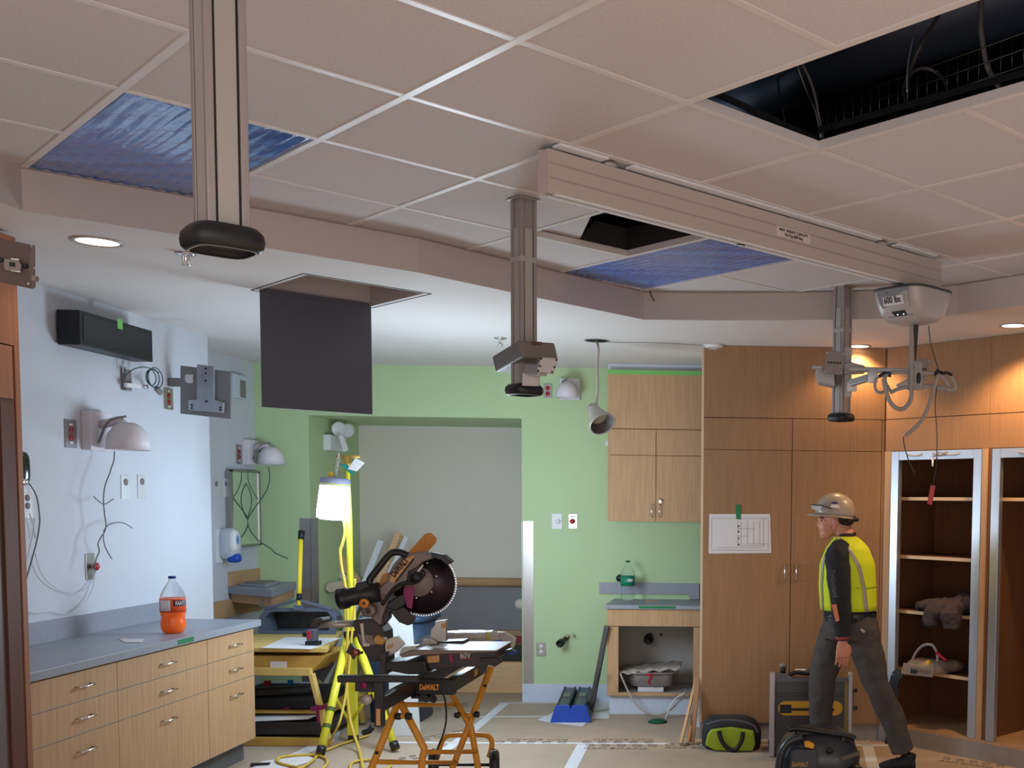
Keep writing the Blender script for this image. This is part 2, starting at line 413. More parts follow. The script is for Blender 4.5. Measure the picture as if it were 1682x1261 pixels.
tray = thing('cable_tray', pc(1500, 170, 3.05), 'dark wire mesh cable tray inside the big ceiling opening', 'cable tray')
b = MB()
ta, tb = atz(1345, 222, 3.0), atz(1720, 95, 3.0)
for h in (0, .05, .1): b.tube([ta + V(0, 0, h), tb + V(0, 0, h)], .0025, 6)
b.build('rail_wires', mat('tray_wire', (90, 90, 92), .3, .8), tray)
b = MB()
for k in range(24):
    p = ta.lerp(tb, k / 23); b.tube([p, p + V(0, 0, .1)], .002, 5); b.tube([p, p + V(.15, .25, 0)], .002, 5)
b.build('cross_wires', MATS['tray_wire'], tray)
bb = MB(); c1 = node(2, 0); 
for (i0, j0, i1, j1) in ((2, 0, 3, 0), (2, 0, 2, -4), (3, 0, 3, -4)):
    a = node(i0, j0); c = node(i1, j1); bb.bar(V(a.x, a.y, ZC + .07), V(c.x, c.y, ZC + .036), .004, .022)
struct(bb.build('trim_5', M_BLACK))
t = thing('plenum_duct', atz(1330, 90, 3.4), 'dim blue grey round duct crossing above the big ceiling opening', 'duct')
MB().tube([atz(1180, 150, 3.45), atz(1760, -60, 3.45)], .16, 24).build('duct_body', mat('duct_blue', (84, 92, 112), .45, .3), t)
cable('plenum_wire', [atz(1290, 60, 3.2), atz(1330, 130, 3.1), atz(1345, 190, 3.0), atz(1352, 228, 2.92)], .006, MATS['cable_dark'], 'dark cable dropping to the near corner of the big ceiling opening')
cable('dangling_wire', [atz(1068, 477, ZC - .005), atz(1070, 477, ZC - .005) + V(0, 0, -.03), atz(1072, 477, ZC - .005) + V(.01, 0, -.06)], .004, MATS['cable_dark'], 'short wire end dangling at the ring edge below the blue film panel', 'wire')
# second opening: dark can edge + shifted loose tile
bb = MB()
for (i0, j0, i1, j1) in ((3, 2, 4, 2), (4, 2, 4, 3), (3, 3, 4, 3)):
    a = node(i0, j0); c = node(i1, j1); bb.bar(V(a.x, a.y, ZC + .08), V(c.x, c.y, ZC + .08), .004, .12)
a = node(3, 2) - G2 * 0; 
struct(bb.build('trim_6', mat('dark_can', (48, 46, 46), .5)))
lt = [atz(u, v, ZC + .035) for u, v in ((880, 380), (1000, 345), (950, 404), (905, 392))]
lt = [atz(884, 378, ZC + .035), atz(997, 345, ZC + .035), atz(972, 352, ZC + .035), atz(948, 402, ZC + .035)]
tag(MB().prism([lt[0], lt[1], lt[2], lt[3]], (0, 0, .015)).build('loose_ceiling_tile', M_TILE), 'loose ceiling tile pushed aside over the opening beside the lift track', 'ceiling tile')
# film covered 2x4 light panels
def film_mat():
    m = mat('blue_film', (84, 122, 200), .10, coat=.6); nt = m.node_tree; b = nt.nodes['Principled BSDF']
    tc = nt.nodes.new('ShaderNodeTexCoord'); mp = nt.nodes.new('ShaderNodeMapping'); mp.inputs['Rotation'].default_value = (0, 0, math.radians(-45)); mp.inputs['Scale'].default_value = (.5, 8, 1)
    n = nt.nodes.new('ShaderNodeTexNoise'); n.inputs['Scale'].default_value = 1.6; n.inputs['Detail'].default_value = 5
    nt.links.new(tc.outputs['Object'], mp.inputs[0]); nt.links.new(mp.outputs[0], n.inputs['Vector'])
    bu = nt.nodes.new('ShaderNodeBump'); bu.inputs['Strength'].default_value = .55; bu.inputs['Distance'].default_value = .02
    nt.links.new(n.outputs['Fac'], bu.inputs['Height']); nt.links.new(bu.outputs[0], b.inputs['Normal'])
    r = nt.nodes.new('ShaderNodeValToRGB'); r.color_ramp.elements[0].color = lin((48, 92, 176)) + (1,); r.color_ramp.elements[1].color = lin((80, 138, 222)) + (1,)
    r.color_ramp.elements[0].position = .35; r.color_ramp.elements[1].position = .65
    nt.links.new(n.outputs['Fac'], r.inputs[0]); nt.links.new(r.outputs[0], b.inputs['Base Color']); return m
M_FILM = film_mat()
def film_panel(i, j0, j1, label):
    q = [node(i, j0), node(i + 1, j0), node(i + 1, j1), node(i, j1)]; c = sum(q, Vector((0, 0))) / 4
    t = thing('ceiling_light_panel', V(c.x, c.y, ZC), label, 'ceiling light')
    q2 = [c + (p - c) * .965 for p in q]
    if ring: q2 = clip(q2, ringc)
    cc = sum(q2, Vector((0, 0))) / len(q2)
    MB().prism([V(p.x, p.y, ZC + .012) for p in q2], (0, 0, .05)).build('fixture_housing', M_WPLAST, t)
    # wrinkled film sheet as a grid
    nu, nv = 40, 60; b = MB(); vs = []
    for a in range(nu + 1):
        for e in range(nv + 1):
            p = q[0] + (q[1] - q[0]) * (.02 + .96 * a / nu) + (q[3] - q[0]) * (.01 + .98 * e / nv)
            w = .0022 * math.sin(a * 1.9 + .7 * math.sin(e * .21)) + .0014 * math.sin(a * 3.1 + 1) * math.sin(e * .16)
            vs.append(V(p.x, p.y, ZC + .0045 + w))
    fs = []
    for a in range(nu):
        for e in range(nv):
            f = [a * (nv + 1) + e, (a + 1) * (nv + 1) + e, (a + 1) * (nv + 1) + e + 1, a * (nv + 1) + e + 1]
            m_ = sum((vs[k] for k in f), V(0, 0, 0)) / 4
            if len(clip([Vector((vs[k].x, vs[k].y)) for k in f], ringc)) >= 4: fs.append(f)
    b.add(vs, fs, True); b.build('film_cover', M_FILM, t, solid=.0008)
film_panel(0, 2, 4, 'ceiling light wrapped in wrinkled blue film behind the large near column')
film_panel(4, 2, 4, 'ceiling light under blue film beside the lift track and the dark opening')
# recessed downlights
M_LAMPW = mat('lamp_glow', (255, 236, 214), .5, emit=5.0)
for (x, y), r, lb in (((-2.786, 4.815), .10, 'round recessed downlight in lowered ceiling at the far left'), ((1.517, 6.539), .085, 'round recessed downlight at right edge above the shelf closet'), ((.69, 7.485), .085, 'round recessed downlight in front of the tall wood wardrobe')):
    t = thing('recessed_downlight', V(x, y, ZS), lb, 'ceiling light', 'recessed downlights')
    MB().lathe([(r, 0), (r * 1.0, -.006), (r * .82, -.006), (r * .80, .0)], (x, y, ZS), seg=32).build('trim_ring', M_LGREY, t)
    MB().lathe([(0, -.002), (r * .81, -.002)], (x, y, ZS), seg=32).build('diffuser', M_LAMPW, t)
# sprinklers, smoke detector
def sprinkler(u, v, lb, sc=1):
    p = atz(u, v, ZS); t = thing('sprinkler_head', p, lb, 'sprinkler', 'ceiling sprinklers')
    MB().lathe([(.0, -.001), (.04 * sc, -.001), (.042 * sc, -.004), (.03 * sc, -.008), (0, -.008)], p, seg=24).build('escutcheon', M_CHROME, t)
    b = MB(); b.lathe([(.008, -.008), (.008, -.03), (.003, -.04)], p, seg=12); b.tube([p + V(-.014, 0, -.01), p + V(-.014, 0, -.04), p + V(0, 0, -.05)], .003, 6); b.tube([p + V(.014, 0, -.01), p + V(.014, 0, -.04), p + V(0, 0, -.05)], .003, 6)
    b.build('frame', M_CHROME, t)
    MB().lathe([(0, -.05), (.02 * sc, -.05), (.02 * sc, -.053), (0, -.053)], p, seg=16).build('deflector', M_CHROME, t)
sprinkler(305, 416, 'chrome sprinkler head beside the cap of the large near column')
sprinkler(822, 555, 'chrome sprinkler head left of the middle column')
p = atz(1172, 566, ZS); t = thing('smoke_detector', p, 'white round smoke detector on ceiling above the wardrobe corner', 'smoke detector')
MB().lathe([(0, 0), (.068, 0), (.068, -.012), (.05, -.022), (.03, -.03), (0, -.032)], p, seg=32).build('housing', M_WPLAST, t)
MB().lathe([(.051, -.0215), (.031, -.0298)], p, seg=32).build('vent_ring', M_LGREY, t)
# ---- ceiling seams on the ring
a = aty(1014, 562, 7.4); 
# ================================================================== HANGING GEAR
def pole(x, y, z0, z1, label, collar=True, rot=PI / 4, capw=.066):
    t = thing('ceiling_column', V(x, y, z0), label, 'ceiling column', 'square aluminium ceiling columns')
    R_ = rotz(rot); c = V(x, y, 0)
    b = MB(); b.obox(c + V(0, 0, (z0 + z1) / 2), (.062, .062, z1 - z0), R_)
    for sx in (-1, 1):
        for sy in (-1, 1): b.obox(c + R_ @ V(sx * .031, sy * .031, 0) + V(0, 0, (z0 + z1) / 2), (.015, .015, z1 - z0), R_)
    b.build('profile', M_POLE, t, bevel=.0015)
    b = MB()
    for a in range(4):
        Q = R_ @ rotz(a * PI / 2)
        b.obox(c + Q @ V(.0335, 0, 0) + V(0, 0, (z0 + z1 - .12) / 2), (.007, .038, z1 - z0 - .12), Q)
    b.build('cover_strip', M_LGREY, t, bevel=.001)
    b = MB()
    for a in range(4):
        Q = R_ @ rotz(a * PI / 2)
        for sgn in (-1, 1): b.obox(c + Q @ V(.0318, sgn * .0215, 0) + V(0, 0, (z0 + z1 - .12) / 2), (.002, .004, z1 - z0 - .12), Q)
    b.build('groove', M_BLACK, t)
    if collar:
        b = MB(); b.obox(c + V(0, 0, z1 - .245), (.079, .079, .022), R_); b.build('joint_collar', M_LGREY, t, bevel=.002)
    b = MB(); b.obox(c + V(0, 0, z1 - .002), (.10, .10, .004), R_); b.build('ceiling_flange', M_LGREY, t)
    b = MB(); w = capw
    def ringp(w, z, p=.45): return (c + V(0, 0, z), R_ @ V(w, 0, 0), R_ @ V(0, w, 0))
    b.loft([ringp(w * .55, z0 + .012), ringp(w * .86, z0 + .014), ringp(w, z0 + .003), ringp(w * 1.03, z0 - .010), ringp(w, z0 - .022), ringp(w * .9, z0 - .029), ringp(w * .8, z0 - .030), ringp(w * .76, z0 - .022), ringp(w * .5, z0 - .02)], seg=40, p=.55)
    b.build('bumper_cap', M_BLACK, t)
    b = MB(); b.loft([ringp(w * .84, z0 - .0305), ringp(w * .79, z0 - .0307)], seg=40, p=.55, cap=False); b.build('cap_rim', M_LGREY, t)
    return t
P1 = pole(-1.035, 2.20, 2.135, ZC, 'large near aluminium ceiling column with thick black bumper cap', collar=False)
P2 = pole(-.961, 4.645, 2.10, ZC, 'middle ceiling column carrying a slanted grey housing and mounting plate')
P3 = pole(.49, 6.322, 2.14, ZC, 'far ceiling column with jointed arm in front of the wood wardrobe')
# arm head on the middle column
YP = 4.50
t = thing('arm_housing', V(-.97, 4.55, 2.15), 'tapered grey arm housing with small tilted plate on the middle column', 'mounting arm')
b = MB()
A = py([(810, 584), (849, 560), (911, 563), (915, 584), (914, 590), (856, 592)], 4.50)
front = py([(849, 559), (911, 562), (916, 590), (857, 586)], 4.46)
left = py([(849, 559), (857, 586), (818, 612), (809, 584)], 4.46)
p_a, p_b, p_c, p_d = aty(850, 559, 4.44), aty(911, 563, 4.52), aty(917, 590, 4.52), aty(857, 587, 4.44)
q_a, q_d = aty(808, 585, 4.92), aty(814, 611, 4.92)
q_b, q_c = aty(866, 588, 5.0), aty(872, 613, 5.0)
b.add([p_a, p_b, p_c, p_d, q_a, q_b, q_c, q_d], [[0, 1, 2, 3], [4, 0, 3, 7], [1, 5, 6, 2], [4, 5, 1, 0], [3, 2, 6, 7], [5, 4, 7, 6]])
b.build('housing', mat('housing_grey', (112, 104, 100), .5), t, bevel=.008, seg=3)
b = MB(); b.bar(aty(873, 563, 4.462), aty(890, 564, 4.468), .006, .012); b.build('red_slot', mat('slot_dark', (70, 30, 26), .5), t)
t2 = thing('mounting_plate', V(-.9, 4.42, 2.2), 'small tilted perforated mounting plate under the grey arm housing', 'mounting plate')
b = MB(); b.prism(py([(888, 586), (917, 588), (909, 614), (880, 611)], 4.40), (0, .008, 0)); b.build('plate', M_POLE, t2, bevel=.003)
b = MB()
for u, v in ((889, 589), (914, 591), (884, 609), (907, 611), (887, 601), (911, 603)): b.lathe([(0, 0), (.004, 0), (.004, .003)], aty(u, v, 4.398), (0, -1, 0), seg=10)
b.build('screws', M_BLACK, t2)
b = MB(); b.bar(aty(868, 606, 4.53), aty(892, 608, 4.43), .04, .045); b.build('pivot_block', M_POLE, t2, bevel=.005)
b = MB(); b.bar(aty(872, 612, 4.56), aty(872, 634, 4.56), .07, .012, up=(0, 1, 0)); b.build('clamp_plate', M_POLE, t2, bevel=.002)
# arms on the far column
YA = 6.22
t = thing('column_arm', V(.5, YA, 2.2), 'jointed light grey support arm on the far column reaching right', 'mounting arm')
m_arm = mat('arm_grey', (168, 166, 168), .4, .3)
b = MB(); b.prism(py([(1341, 606), (1370, 600), (1372, 634), (1345, 628)], 6.18), (0, .14, 0)); b.build('arm_cover', m_arm, t, bevel=.006)
b = MB(); b.bar(aty(1334, 603, 6.15), aty(1352, 604, 6.15), .05, .018); b.bar(aty(1395, 606, 6.14), aty(1494, 610, 6.10), .05, .026); b.build('upper_link', m_arm, t, bevel=.006)
b = MB(); b.prism(py([(1386, 596), (1398, 594), (1421, 600), (1421, 612), (1386, 614)], 6.2), (0, .06, 0)); b.build('swivel_cover', m_arm, t, bevel=.006)
b = MB(); b.bar(aty(1398, 629, 6.1), aty(1428, 620, 6.0), .04, .036); b.build('lower_link', m_arm, t, bevel=.006)
b = MB(); b.lathe([(.0, 0), (.028, 0), (.028, .055), (0, .055)], aty(1433, 628, 6.0), seg=20); b.lathe([(0, .055), (.02, .055), (.02, .062), (0, .062)], aty(1433, 628, 6.0), seg=20); b.build('pivot_joint', M_WPLAST, t)
b = MB(); b.bar(aty(1392, 635, 6.18), aty(1407, 635, 6.18), .05, .05); b.build('clamp_block', M_WPLAST, t, bevel=.004)
b = MB(); b.bar(aty(1393, 652, 6.24), aty(1393, 570, 6.24), .04, .01, up=(0, 1, 0)); b.build('mounting_rail', M_LGREY, t, bevel=.002)
m_plate = mat('plate_taupe', (134, 122, 118), .45, .2)
def vplate(poly, y, label, tilt=0):
    t = thing('display_plate', aty(*poly[0], y), label, 'mounting plate')
    pts = [aty(u, v, y + (tilt if k in (0, 1) else 0)) for k, (u, v) in enumerate(poly)]
    MB().prism(pts, (0, .005, 0)).build('plate', m_plate, t, bevel=.002)
    c = sum(pts, V(0, 0, 0)) / 4; ex = (pts[1] - pts[0]); ez = (pts[0] - pts[3]); b = MB()
    for a, e in ((-.42, .42), (.42, .42), (-.42, -.42), (.42, -.42)): b.lathe([(0, 0), (.004, 0), (.004, .003)], c + ex * a + ez * e + V(0, -.003, 0), (0, -1, 0), seg=10)
    b.build('screw_holes', M_WPLAST, t)
    b = MB()
    for k in range(5): b.lathe([(0, 0), (.0055, 0), (.0055, .002)], c + ex * (-.3 + .15 * k) + V(0, -.003, 0), (0, -1, 0), seg=8)
    b.build('hole_row', M_BLACK, t)
    return t
vplate([(1357, 576), (1389, 578), (1383, 616), (1353, 613)], 6.08, 'square taupe display plate on the far column arm')
vplate([(1503, 588), (1529, 590), (1520, 624), (1497, 622)], 6.1, 'square taupe display plate at the far end of the column arm, behind the sling bar')
MB().bar(aty(1494, 612, 6.1), aty(1506, 612, 6.11), .03, .03).build('end_joint', m_arm, t, bevel=.004)
MB().prism(py([(1472, 632), (1494, 620), (1496, 634), (1478, 637)], 6.05), (0, .03, 0)).build('handle_paddle', m_arm, t, bevel=.005)
# near left bracket plate, on an arm reaching in from outside the frame
yb = 2.75
t = thing('bracket_plate', aty(0, 430, yb), 'brown grey slotted bracket plate at the left frame edge', 'mounting plate')
b = MB(); b.prism([aty(-90, 372, yb + .1)] + [aty(u, v, yb) for u, v in ((48, 401), (50, 410), (52, 402), (56, 403), (56, 438), (51, 439), (56, 441), (57, 471), (52, 474))] + [aty(-90, 444, yb + .1)], (0, .005, 0))
b.build('plate', mat('bracket_taupe', (104, 88, 84), .5, .2), t, bevel=.0015)
b = MB(); b.prism(py([(7, 425), (30, 427), (35, 437), (32, 445), (9, 443), (6, 436)], yb - .004), (0, .003, 0)); b.build('raised_hub', m_plate, t)
b = MB()
for u, v in ((3, 427), (42, 437)): b.lathe([(0, 0), (.006, 0), (.006, .002)], aty(u, v, yb - .003), (0, -1, 0), seg=12)
b.prism(py([(15, 430), (24, 431), (24, 438), (15, 437)], yb - .006), (0, .003, 0))
b.build('dark_holes', M_BLACK, t)
b = MB(); b.prism(py([(18, 424), (31, 425), (31, 427), (18, 426)], yb - .003), (0, .002, 0)); b.prism(py([(18, 443), (33, 444), (33, 447), (18, 445)], yb - .003), (0, .002, 0)); b.lathe([(0, 0), (.0025, 0), (.0025, .002)], aty(47, 466, yb - .002), (0, -1, 0), seg=10); b.build('light_slots', M_WPLAST, t)
MB().bar(aty(55, 457, yb), aty(61, 458, yb), .012, .012).build('edge_latch', m_plate, t)
MB().bar(aty(-140, 415, yb + .12), aty(-20, 422, yb + .04), .05, .05).build('support_arm', m_plate, t, bevel=.005)
# ---- patient lift track
e1 = V(.7071, .7071, 0); e2 = V(-.7071, .7071, 0)
TB = V(-.722, 3.918, 0); TL = 2.325; Z0, Z1 = 2.703, 2.850
t = thing('lift_track', TB + V(0, 0, Z0), 'long beige ceiling lift track beam with weight capacity sticker', 'ceiling lift track')
m_tr = mat('track_beige', (190, 178, 170), .45, .15)
W_ = .066
b = MB(); pr_ = [(0, Z0), (.022, Z0), (.022, Z0 + .03), (.044, Z0 + .03), (.044, Z0), (W_, Z0), (W_, Z1), (0, Z1)]
sec = [TB + e2 * w + V(0, 0, z) for w, z in pr_]
b.prism(sec, e1 * TL); b.build('beam_profile', m_tr, t, bevel=.0015)
b = MB(); n_ = -e2
for z in (Z0 + .048, Z0 + .052, Z0 + .098, Z0 + .102): b.bar(TB + n_ * .0002 + V(0, 0, z), TB + n_ * .0002 + e1 * TL + V(0, 0, z), .0012, .0008, up=(0, 0, 1))
b.build('side_groove', mat('groove_tan', (140, 126, 120), .6), t)
MB().prism([TB + e2 * w - e1 * .002 + V(0, 0, z) for w, z in ((0, Z0), (W_, Z0), (W_, Z1), (0, Z1))], e1 * .002).build('end_cap', mat('endcap', (196, 180, 176), .5), t)
b = MB(); b.bar(TB + e2 * .033 + V(0, 0, Z0 + .028) + e1 * .05, TB + e2 * .033 + V(0, 0, Z0 + .028) + e1 * TL, .022, .002); b.build('trolley_slot', M_BLACK, t)
b = MB(); b.bar(TB + e2 * .012 + V(0, 0, Z0 - .002) + e1 * .03, TB + e2 * .012 + V(0, 0, Z0 - .002) + e1 * TL, .018, .004); b.bar(TB + e2 * .054 + V(0, 0, Z0 - .002) + e1 * .03, TB + e2 * .054 + V(0, 0, Z0 - .002) + e1 * TL, .018, .004); b.build('lower_lip', M_WPLAST, t)
MB().tube(arc(TB + e2 * .054 + e1 * .97 + V(0, 0, Z0 - .0045), .022, PI * 1.1, PI * 1.9, 8, e1, e2), .0025, 6).build('latch_wire', M_BLACK, t)
# sticker
sl = (atz(1275, 372, 2.8) - TB).dot(e1)
so = TB - e2 * .0006
def tr_pt(u, v):        # ray to front face of beam
    d = ray(u, v); return CP + d * ((so - CP).dot(n_) / d.dot(n_))
a_, b_, c_, d_ = tr_pt(1276, 370), tr_pt(1331, 385), tr_pt(1330, 401), tr_pt(1276, 386)
zt = (a_.z + b_.z) / 2; zb = (c_.z + d_.z) / 2; s0 = (a_ - so).dot(e1); s1 = (b_ - so).dot(e1)
MB().prism([so + e1 * s0 + V(0, 0, zb), so + e1 * s1 + V(0, 0, zb), so + e1 * s1 + V(0, 0, zt), so + e1 * s0 + V(0, 0, zt)], n_ * .0006).build('capacity_sticker', mat('sticker', (214, 200, 192), .6), t)
hh = zt - zb
text('MAX. WEIGHT CAPACITY', hh * .40, so + e1 * (s0 + s1) / 2 + V(0, 0, zb + hh * .58) + n_ * .001, e1, (0, 0, 1), M_INK, t, 'sticker_lettering', align='CENTER', sx=.86 * (s1 - s0) / (hh * .40 * 11.6), bold=.0004)
text('363 Kg (800 lbs)', hh * .42, so + e1 * (s0 + s1) / 2 + V(0, 0, zb + hh * .16) + n_ * .001, e1, (0, 0, 1), M_INK, t, 'sticker_lettering', align='CENTER', sx=.62 * (s1 - s0) / (hh * .42 * 7.6), bold=.0004)
# hangers over the track
for k, sdist in enumerate((.17, .36, 1.80, 2.0)):
    pass
b = MB()
for s_a, s_b in ((.02, .23), (.34, 1.80), (1.93, 2.24)):
    b.bar(TB - e2 * -.085 + e1 * s_a + V(0, 0, ZC - .006), TB + e2 * .085 + e1 * s_b + V(0, 0, ZC - .006), .03, .012)
    b.bar(TB - e2 * .012 + e1 * s_a + V(0, 0, ZC - .005), TB - e2 * .012 + e1 * s_b + V(0, 0, ZC - .005), .05, .010)
b.build('ceiling_cover_strip', M_WPLAST, t, bevel=.003)
b = MB()
for s_a in (.27, 1.86): b.lathe([(0, 0), (.03, 0), (.03, .014), (0, .014)], TB + e2 * .02 + e1 * s_a + V(0, 0, Z1), seg=20)
b.build('suspension_foot', M_LGREY, t)
# ---- lift motor
mc = TB + e2 * .033 + e1 * ((atz(1506, 470, Z0) - TB).dot(e1))
ML = V(mc.x, mc.y, 0)
t = thing('patient_lift_motor', ML + V(0, 0, 2.47), 'grey patient lift motor unit hanging under the end of the track marked 600 lbs', 'lift motor')
ztop, zbot = Z0 - .012, aty(1500, 533, mc.y).z
print('MOTOR', mc, ztop, zbot)
# the body is square to the track: long axis along e1+small
la = e1; lb = -e2      # lb faces right-front
def msec(z, hx, hy): return (ML + V(0, 0, z), la * hx, lb * hy)
hz = ztop - zbot
b = MB(); b.loft([msec(zbot, .055, .07), msec(zbot + .01, .085, .105), msec(zbot + hz * .25, .125, .132), msec(zbot + hz * .6, .150, .145), msec(zbot + hz * .86, .160, .148), msec(zbot + hz * .90, .160, .148)], seg=48, p=.42)
b.build('motor_body', mat('motor_grey', (176, 168, 164), .38, .1), t)
b = MB(); b.loft([msec(zbot + hz * .895, .163, .151), msec(zbot + hz * .95, .163, .151), msec(ztop - .004, .13, .12), msec(ztop, .05, .04)], seg=48, p=.42); b.build('motor_lid', mat('lid_grey', (58, 58, 62), .5), t)
# end panel facing the camera (-e1 side)
def ep(w, z, push=.0):   # point on the -e1 face: w along lb, z
    k = (z - zbot) / hz
    prof = [(0, .055), (.06, .085), (.25, .125), (.6, .150), (.9, .160)]
    hx = .16
    for (k0, h0), (k1, h1) in zip(prof, prof[1:]):
        if k0 <= k <= k1: hx = h0 + (h1 - h0) * (k - k0) / (k1 - k0)
    return ML - la * (hx + .001 + push) + lb * w + V(0, 0, z)
b = MB(); b.add([ep(-.062, zbot + hz * .14, .001), ep(.080, zbot + hz * .14, .001), ep(.086, zbot + hz * .5, .001), ep(.088, zbot + hz * .88, .001), ep(-.098, zbot + hz * .88, .001), ep(-.088, zbot + hz * .5, .001)], [[0, 1, 2, 3, 4, 5]])
b.build('front_panel', mat('panel_steel', (134, 134, 140), .4, .2), t, solid=.002)
b = MB(); b.add([ep(-.066, zbot + hz * .44, .003), ep(.056, zbot + hz * .44, .003), ep(.056, zbot + hz * .68, .003), ep(-.066, zbot + hz * .68, .003)], [[0, 1, 2, 3]]); b.build('weight_label', M_PAPER, t, solid=.0008)
up_ = (ep(0, zbot + hz * .66) - ep(0, zbot + hz * .44))
text('600 lbs', .044, ep(-.060, zbot + hz * .50, .0045), lb, up_, M_INK, t, 'label_lettering', bold=.0005, sx=.80)
b = MB(); b.add([ep(-.02, zbot + hz * .16, .003), ep(.05, zbot + hz * .16, .003), ep(.052, zbot + hz * .27, .003), ep(-.03, zbot + hz * .27, .003)], [[0, 1, 2, 3]]); b.build('control_pad', M_BLACK, t, solid=.001)
m_led = mat('led', (220, 255, 225), .4, emit=3)
b = MB()
for w in (.0, .036): b.lathe([(0, 0), (.003, 0), (.003, .001)], ep(w, zbot + hz * .19, .0045), -la, seg=8)
b.build('indicator_light', m_led, t)
MB().lathe([(0, 0), (.003, 0), (.003, .001)], ep(-.04, zbot + hz * .78, .003), -la, seg=8).build('small_hole', M_BLACK, t)
b = MB(); b.lathe([(.0, 0), (.03, 0), (.03, .01), (0, .01)], ML + V(0, 0, ztop), seg=20); b.build('trolley', M_LGREY, t)
# lift strap (black, tapering) and sling bar
ym = mc.y
t = thing('sling_bar', aty(1504, 640, ym), 'grey spreader bar with black hooks hanging from the lift strap', 'sling bar')
m_bar = mat('bar_grey', (150, 146, 146), .42)
b = MB(); b.add([aty(1500, 530, ym), aty(1509, 530, ym), aty(1504.5, 596, ym), aty(1502.5, 596, ym)], [[0, 1, 2, 3]]); b.build('lift_strap', M_BLACK, t, solid=.004)
b = MB()
b.tube(smoothpath([aty(u, v, ym) for u, v in ((1462, 612), (1480, 611), (1504, 612), (1530, 613), (1548, 616))]), .009, 10)
b.tube(smoothpath([aty(u, v, ym) for u, v in ((1462, 645), (1478, 638), (1504, 634), (1530, 634), (1552, 640))]), .009, 10)
b.tube(smoothpath([aty(u, v, ym) for u, v in ((1452, 620), (1457, 633), (1464, 644))]), .008, 10)
b.tube(smoothpath([aty(u, v, ym) for u, v in ((1548, 616), (1554, 626), (1560, 636))]), .008, 10)
b.tube(smoothpath([aty(u, v, ym) for u, v in ((1452, 617), (1441, 620), (1437, 630), (1439, 641), (1447, 645), (1455, 640), (1459, 632))]), .0075, 10)
b.tube(smoothpath([aty(u, v, ym) for u, v in ((1553, 613), (1562, 618), (1568, 628), (1569, 637), (1564, 641), (1552, 638), (1545, 634))]), .0075, 10)
b.tube([aty(1462, 612, ym), aty(1452, 619, ym)], .009, 10)
b.build('bar_frame', m_bar, t)
b = MB(); b.prism(py([(1492, 592), (1515, 592), (1517, 640), (1490, 640)], ym - .012), (0, .024, 0)); b.build('center_block', m_bar, t, bevel=.008, seg=3)
b = MB(); b.ell(aty(1509, 621, ym - .014), (.011, .006, .028)); b.build('grip_oval', M_BLACK, t)
b = MB(); b.lathe([(0, 0), (.007, 0), (.005, .004), (0, .005)], aty(1504, 602, ym - .012), (0, -1, 0), seg=12); b.build('strap_bolt', M_CHROME, t)
for q in (((1444, 618), (1453, 612), (1462, 613), (1461, 619)), ((1535, 617), (1540, 608), (1546, 612)), ((1545, 613), (1556, 612), (1564, 616))):
    MB().tube([aty(u, v, ym - .006) for u, v in q], [.008] * len(q), 8).build('hook_cap', M_BLACK, t)
# corrugated hoses and cords
def corrug(name, pts, r, m, label, cat):
    p = smoothpath(pts, 14); L = 0; rs = []
    for i, q in enumerate(p):
        rs.append(r * (1.0 if i % 2 else .86))
    return tag(MB().tube(p, rs, 10).build(name, m), label, cat)
corrug('corrugated_hose', [aty(u, v, ym - .05) for u, v in ((1497, 533), (1497, 560), (1497, 590), (1497, 630), (1496, 655), (1486, 670), (1474, 671), (1462, 660), (1455, 640), (1451, 622))], .0115, mat('hose_grey', (150, 144, 138), .5), 'grey corrugated hose looping from the lift motor to the spreader bar', 'hose')
corrug('corrugated_hose', [aty(u, v, ym - .09) for u, v in ((1541, 616), (1535, 635), (1527, 662), (1515, 688), (1501, 704), (1487, 716))], .010, MATS['hose_grey'], 'corrugated hose hanging down left from the right end of the spreader bar', 'hose')
cable('control_cord', [aty(u, v, ym - .09) for u, v in ((1484, 717), (1485, 730), (1489, 745), (1494, 760), (1503, 778))], .0028, M_BLACK, 'short black cord end dangling from the lower hose', 'cord')
t = thing('pull_cord', aty(1534, 700, ym - .03), 'thin cord from the lift motor with red pull tag at the bottom', 'cord')
MB().tube(smoothpath([aty(u, v, ym - .03) for u, v in ((1525, 535), (1529, 565), (1536, 590), (1541, 610), (1538, 640), (1536, 670), (1539, 710), (1538, 760), (1533, 797))]), .0022, 6).build('cord_line', M_BLACK, t)
MB().prism(py([(1529, 796), (1537, 798), (1531, 829), (1523, 827)], ym - .034), (0, .008, 0)).build('red_tag', M_RED, t, bevel=.002)
# ---- pendant spot lamp, hanging out of its ceiling hole
pl = atz(980, 559, ZS); yl = pl.y - .03
t = thing('dangling_spot_lamp', pl, 'white spot lamp dangling on a conduit from a round ceiling hole', 'lamp')
MB().lathe([(0, -.001), (.075, -.001), (.075, -.002), (0, -.002)], pl, seg=32).build('ceiling_hole', M_VOID, t)
MB().lathe([(.075, -.001), (.082, -.004), (.086, -.001)], pl, seg=32).build('hole_ring', M_LGREY, t)
MB().tube(smoothpath([pl, aty(983, 575, yl), aty(981, 600, yl), aty(982, 630, yl), aty(981, 650, yl), aty(979, 666, yl)]), .008, 8).build('conduit', M_LGREY, t)
ax = (aty(991, 697, yl - .10) - aty(974, 668, yl)).normalized(); o_ = aty(973, 668, yl)
MB().lathe([(0, 0), (.036, .0), (.04, .03), (.05, .07), (.066, .11), (.086, .16), (.090, .178), (.082, .178), (.06, .12), (.052, .10)], o_, ax, seg=36).build('lamp_housing', M_LGREY, t)
MB().lathe([(0, .10), (.05, .102), (.053, .11)], o_, ax, seg=30).build('lamp_bulb', mat('bulb_glass', (190, 182, 172), .25), t)
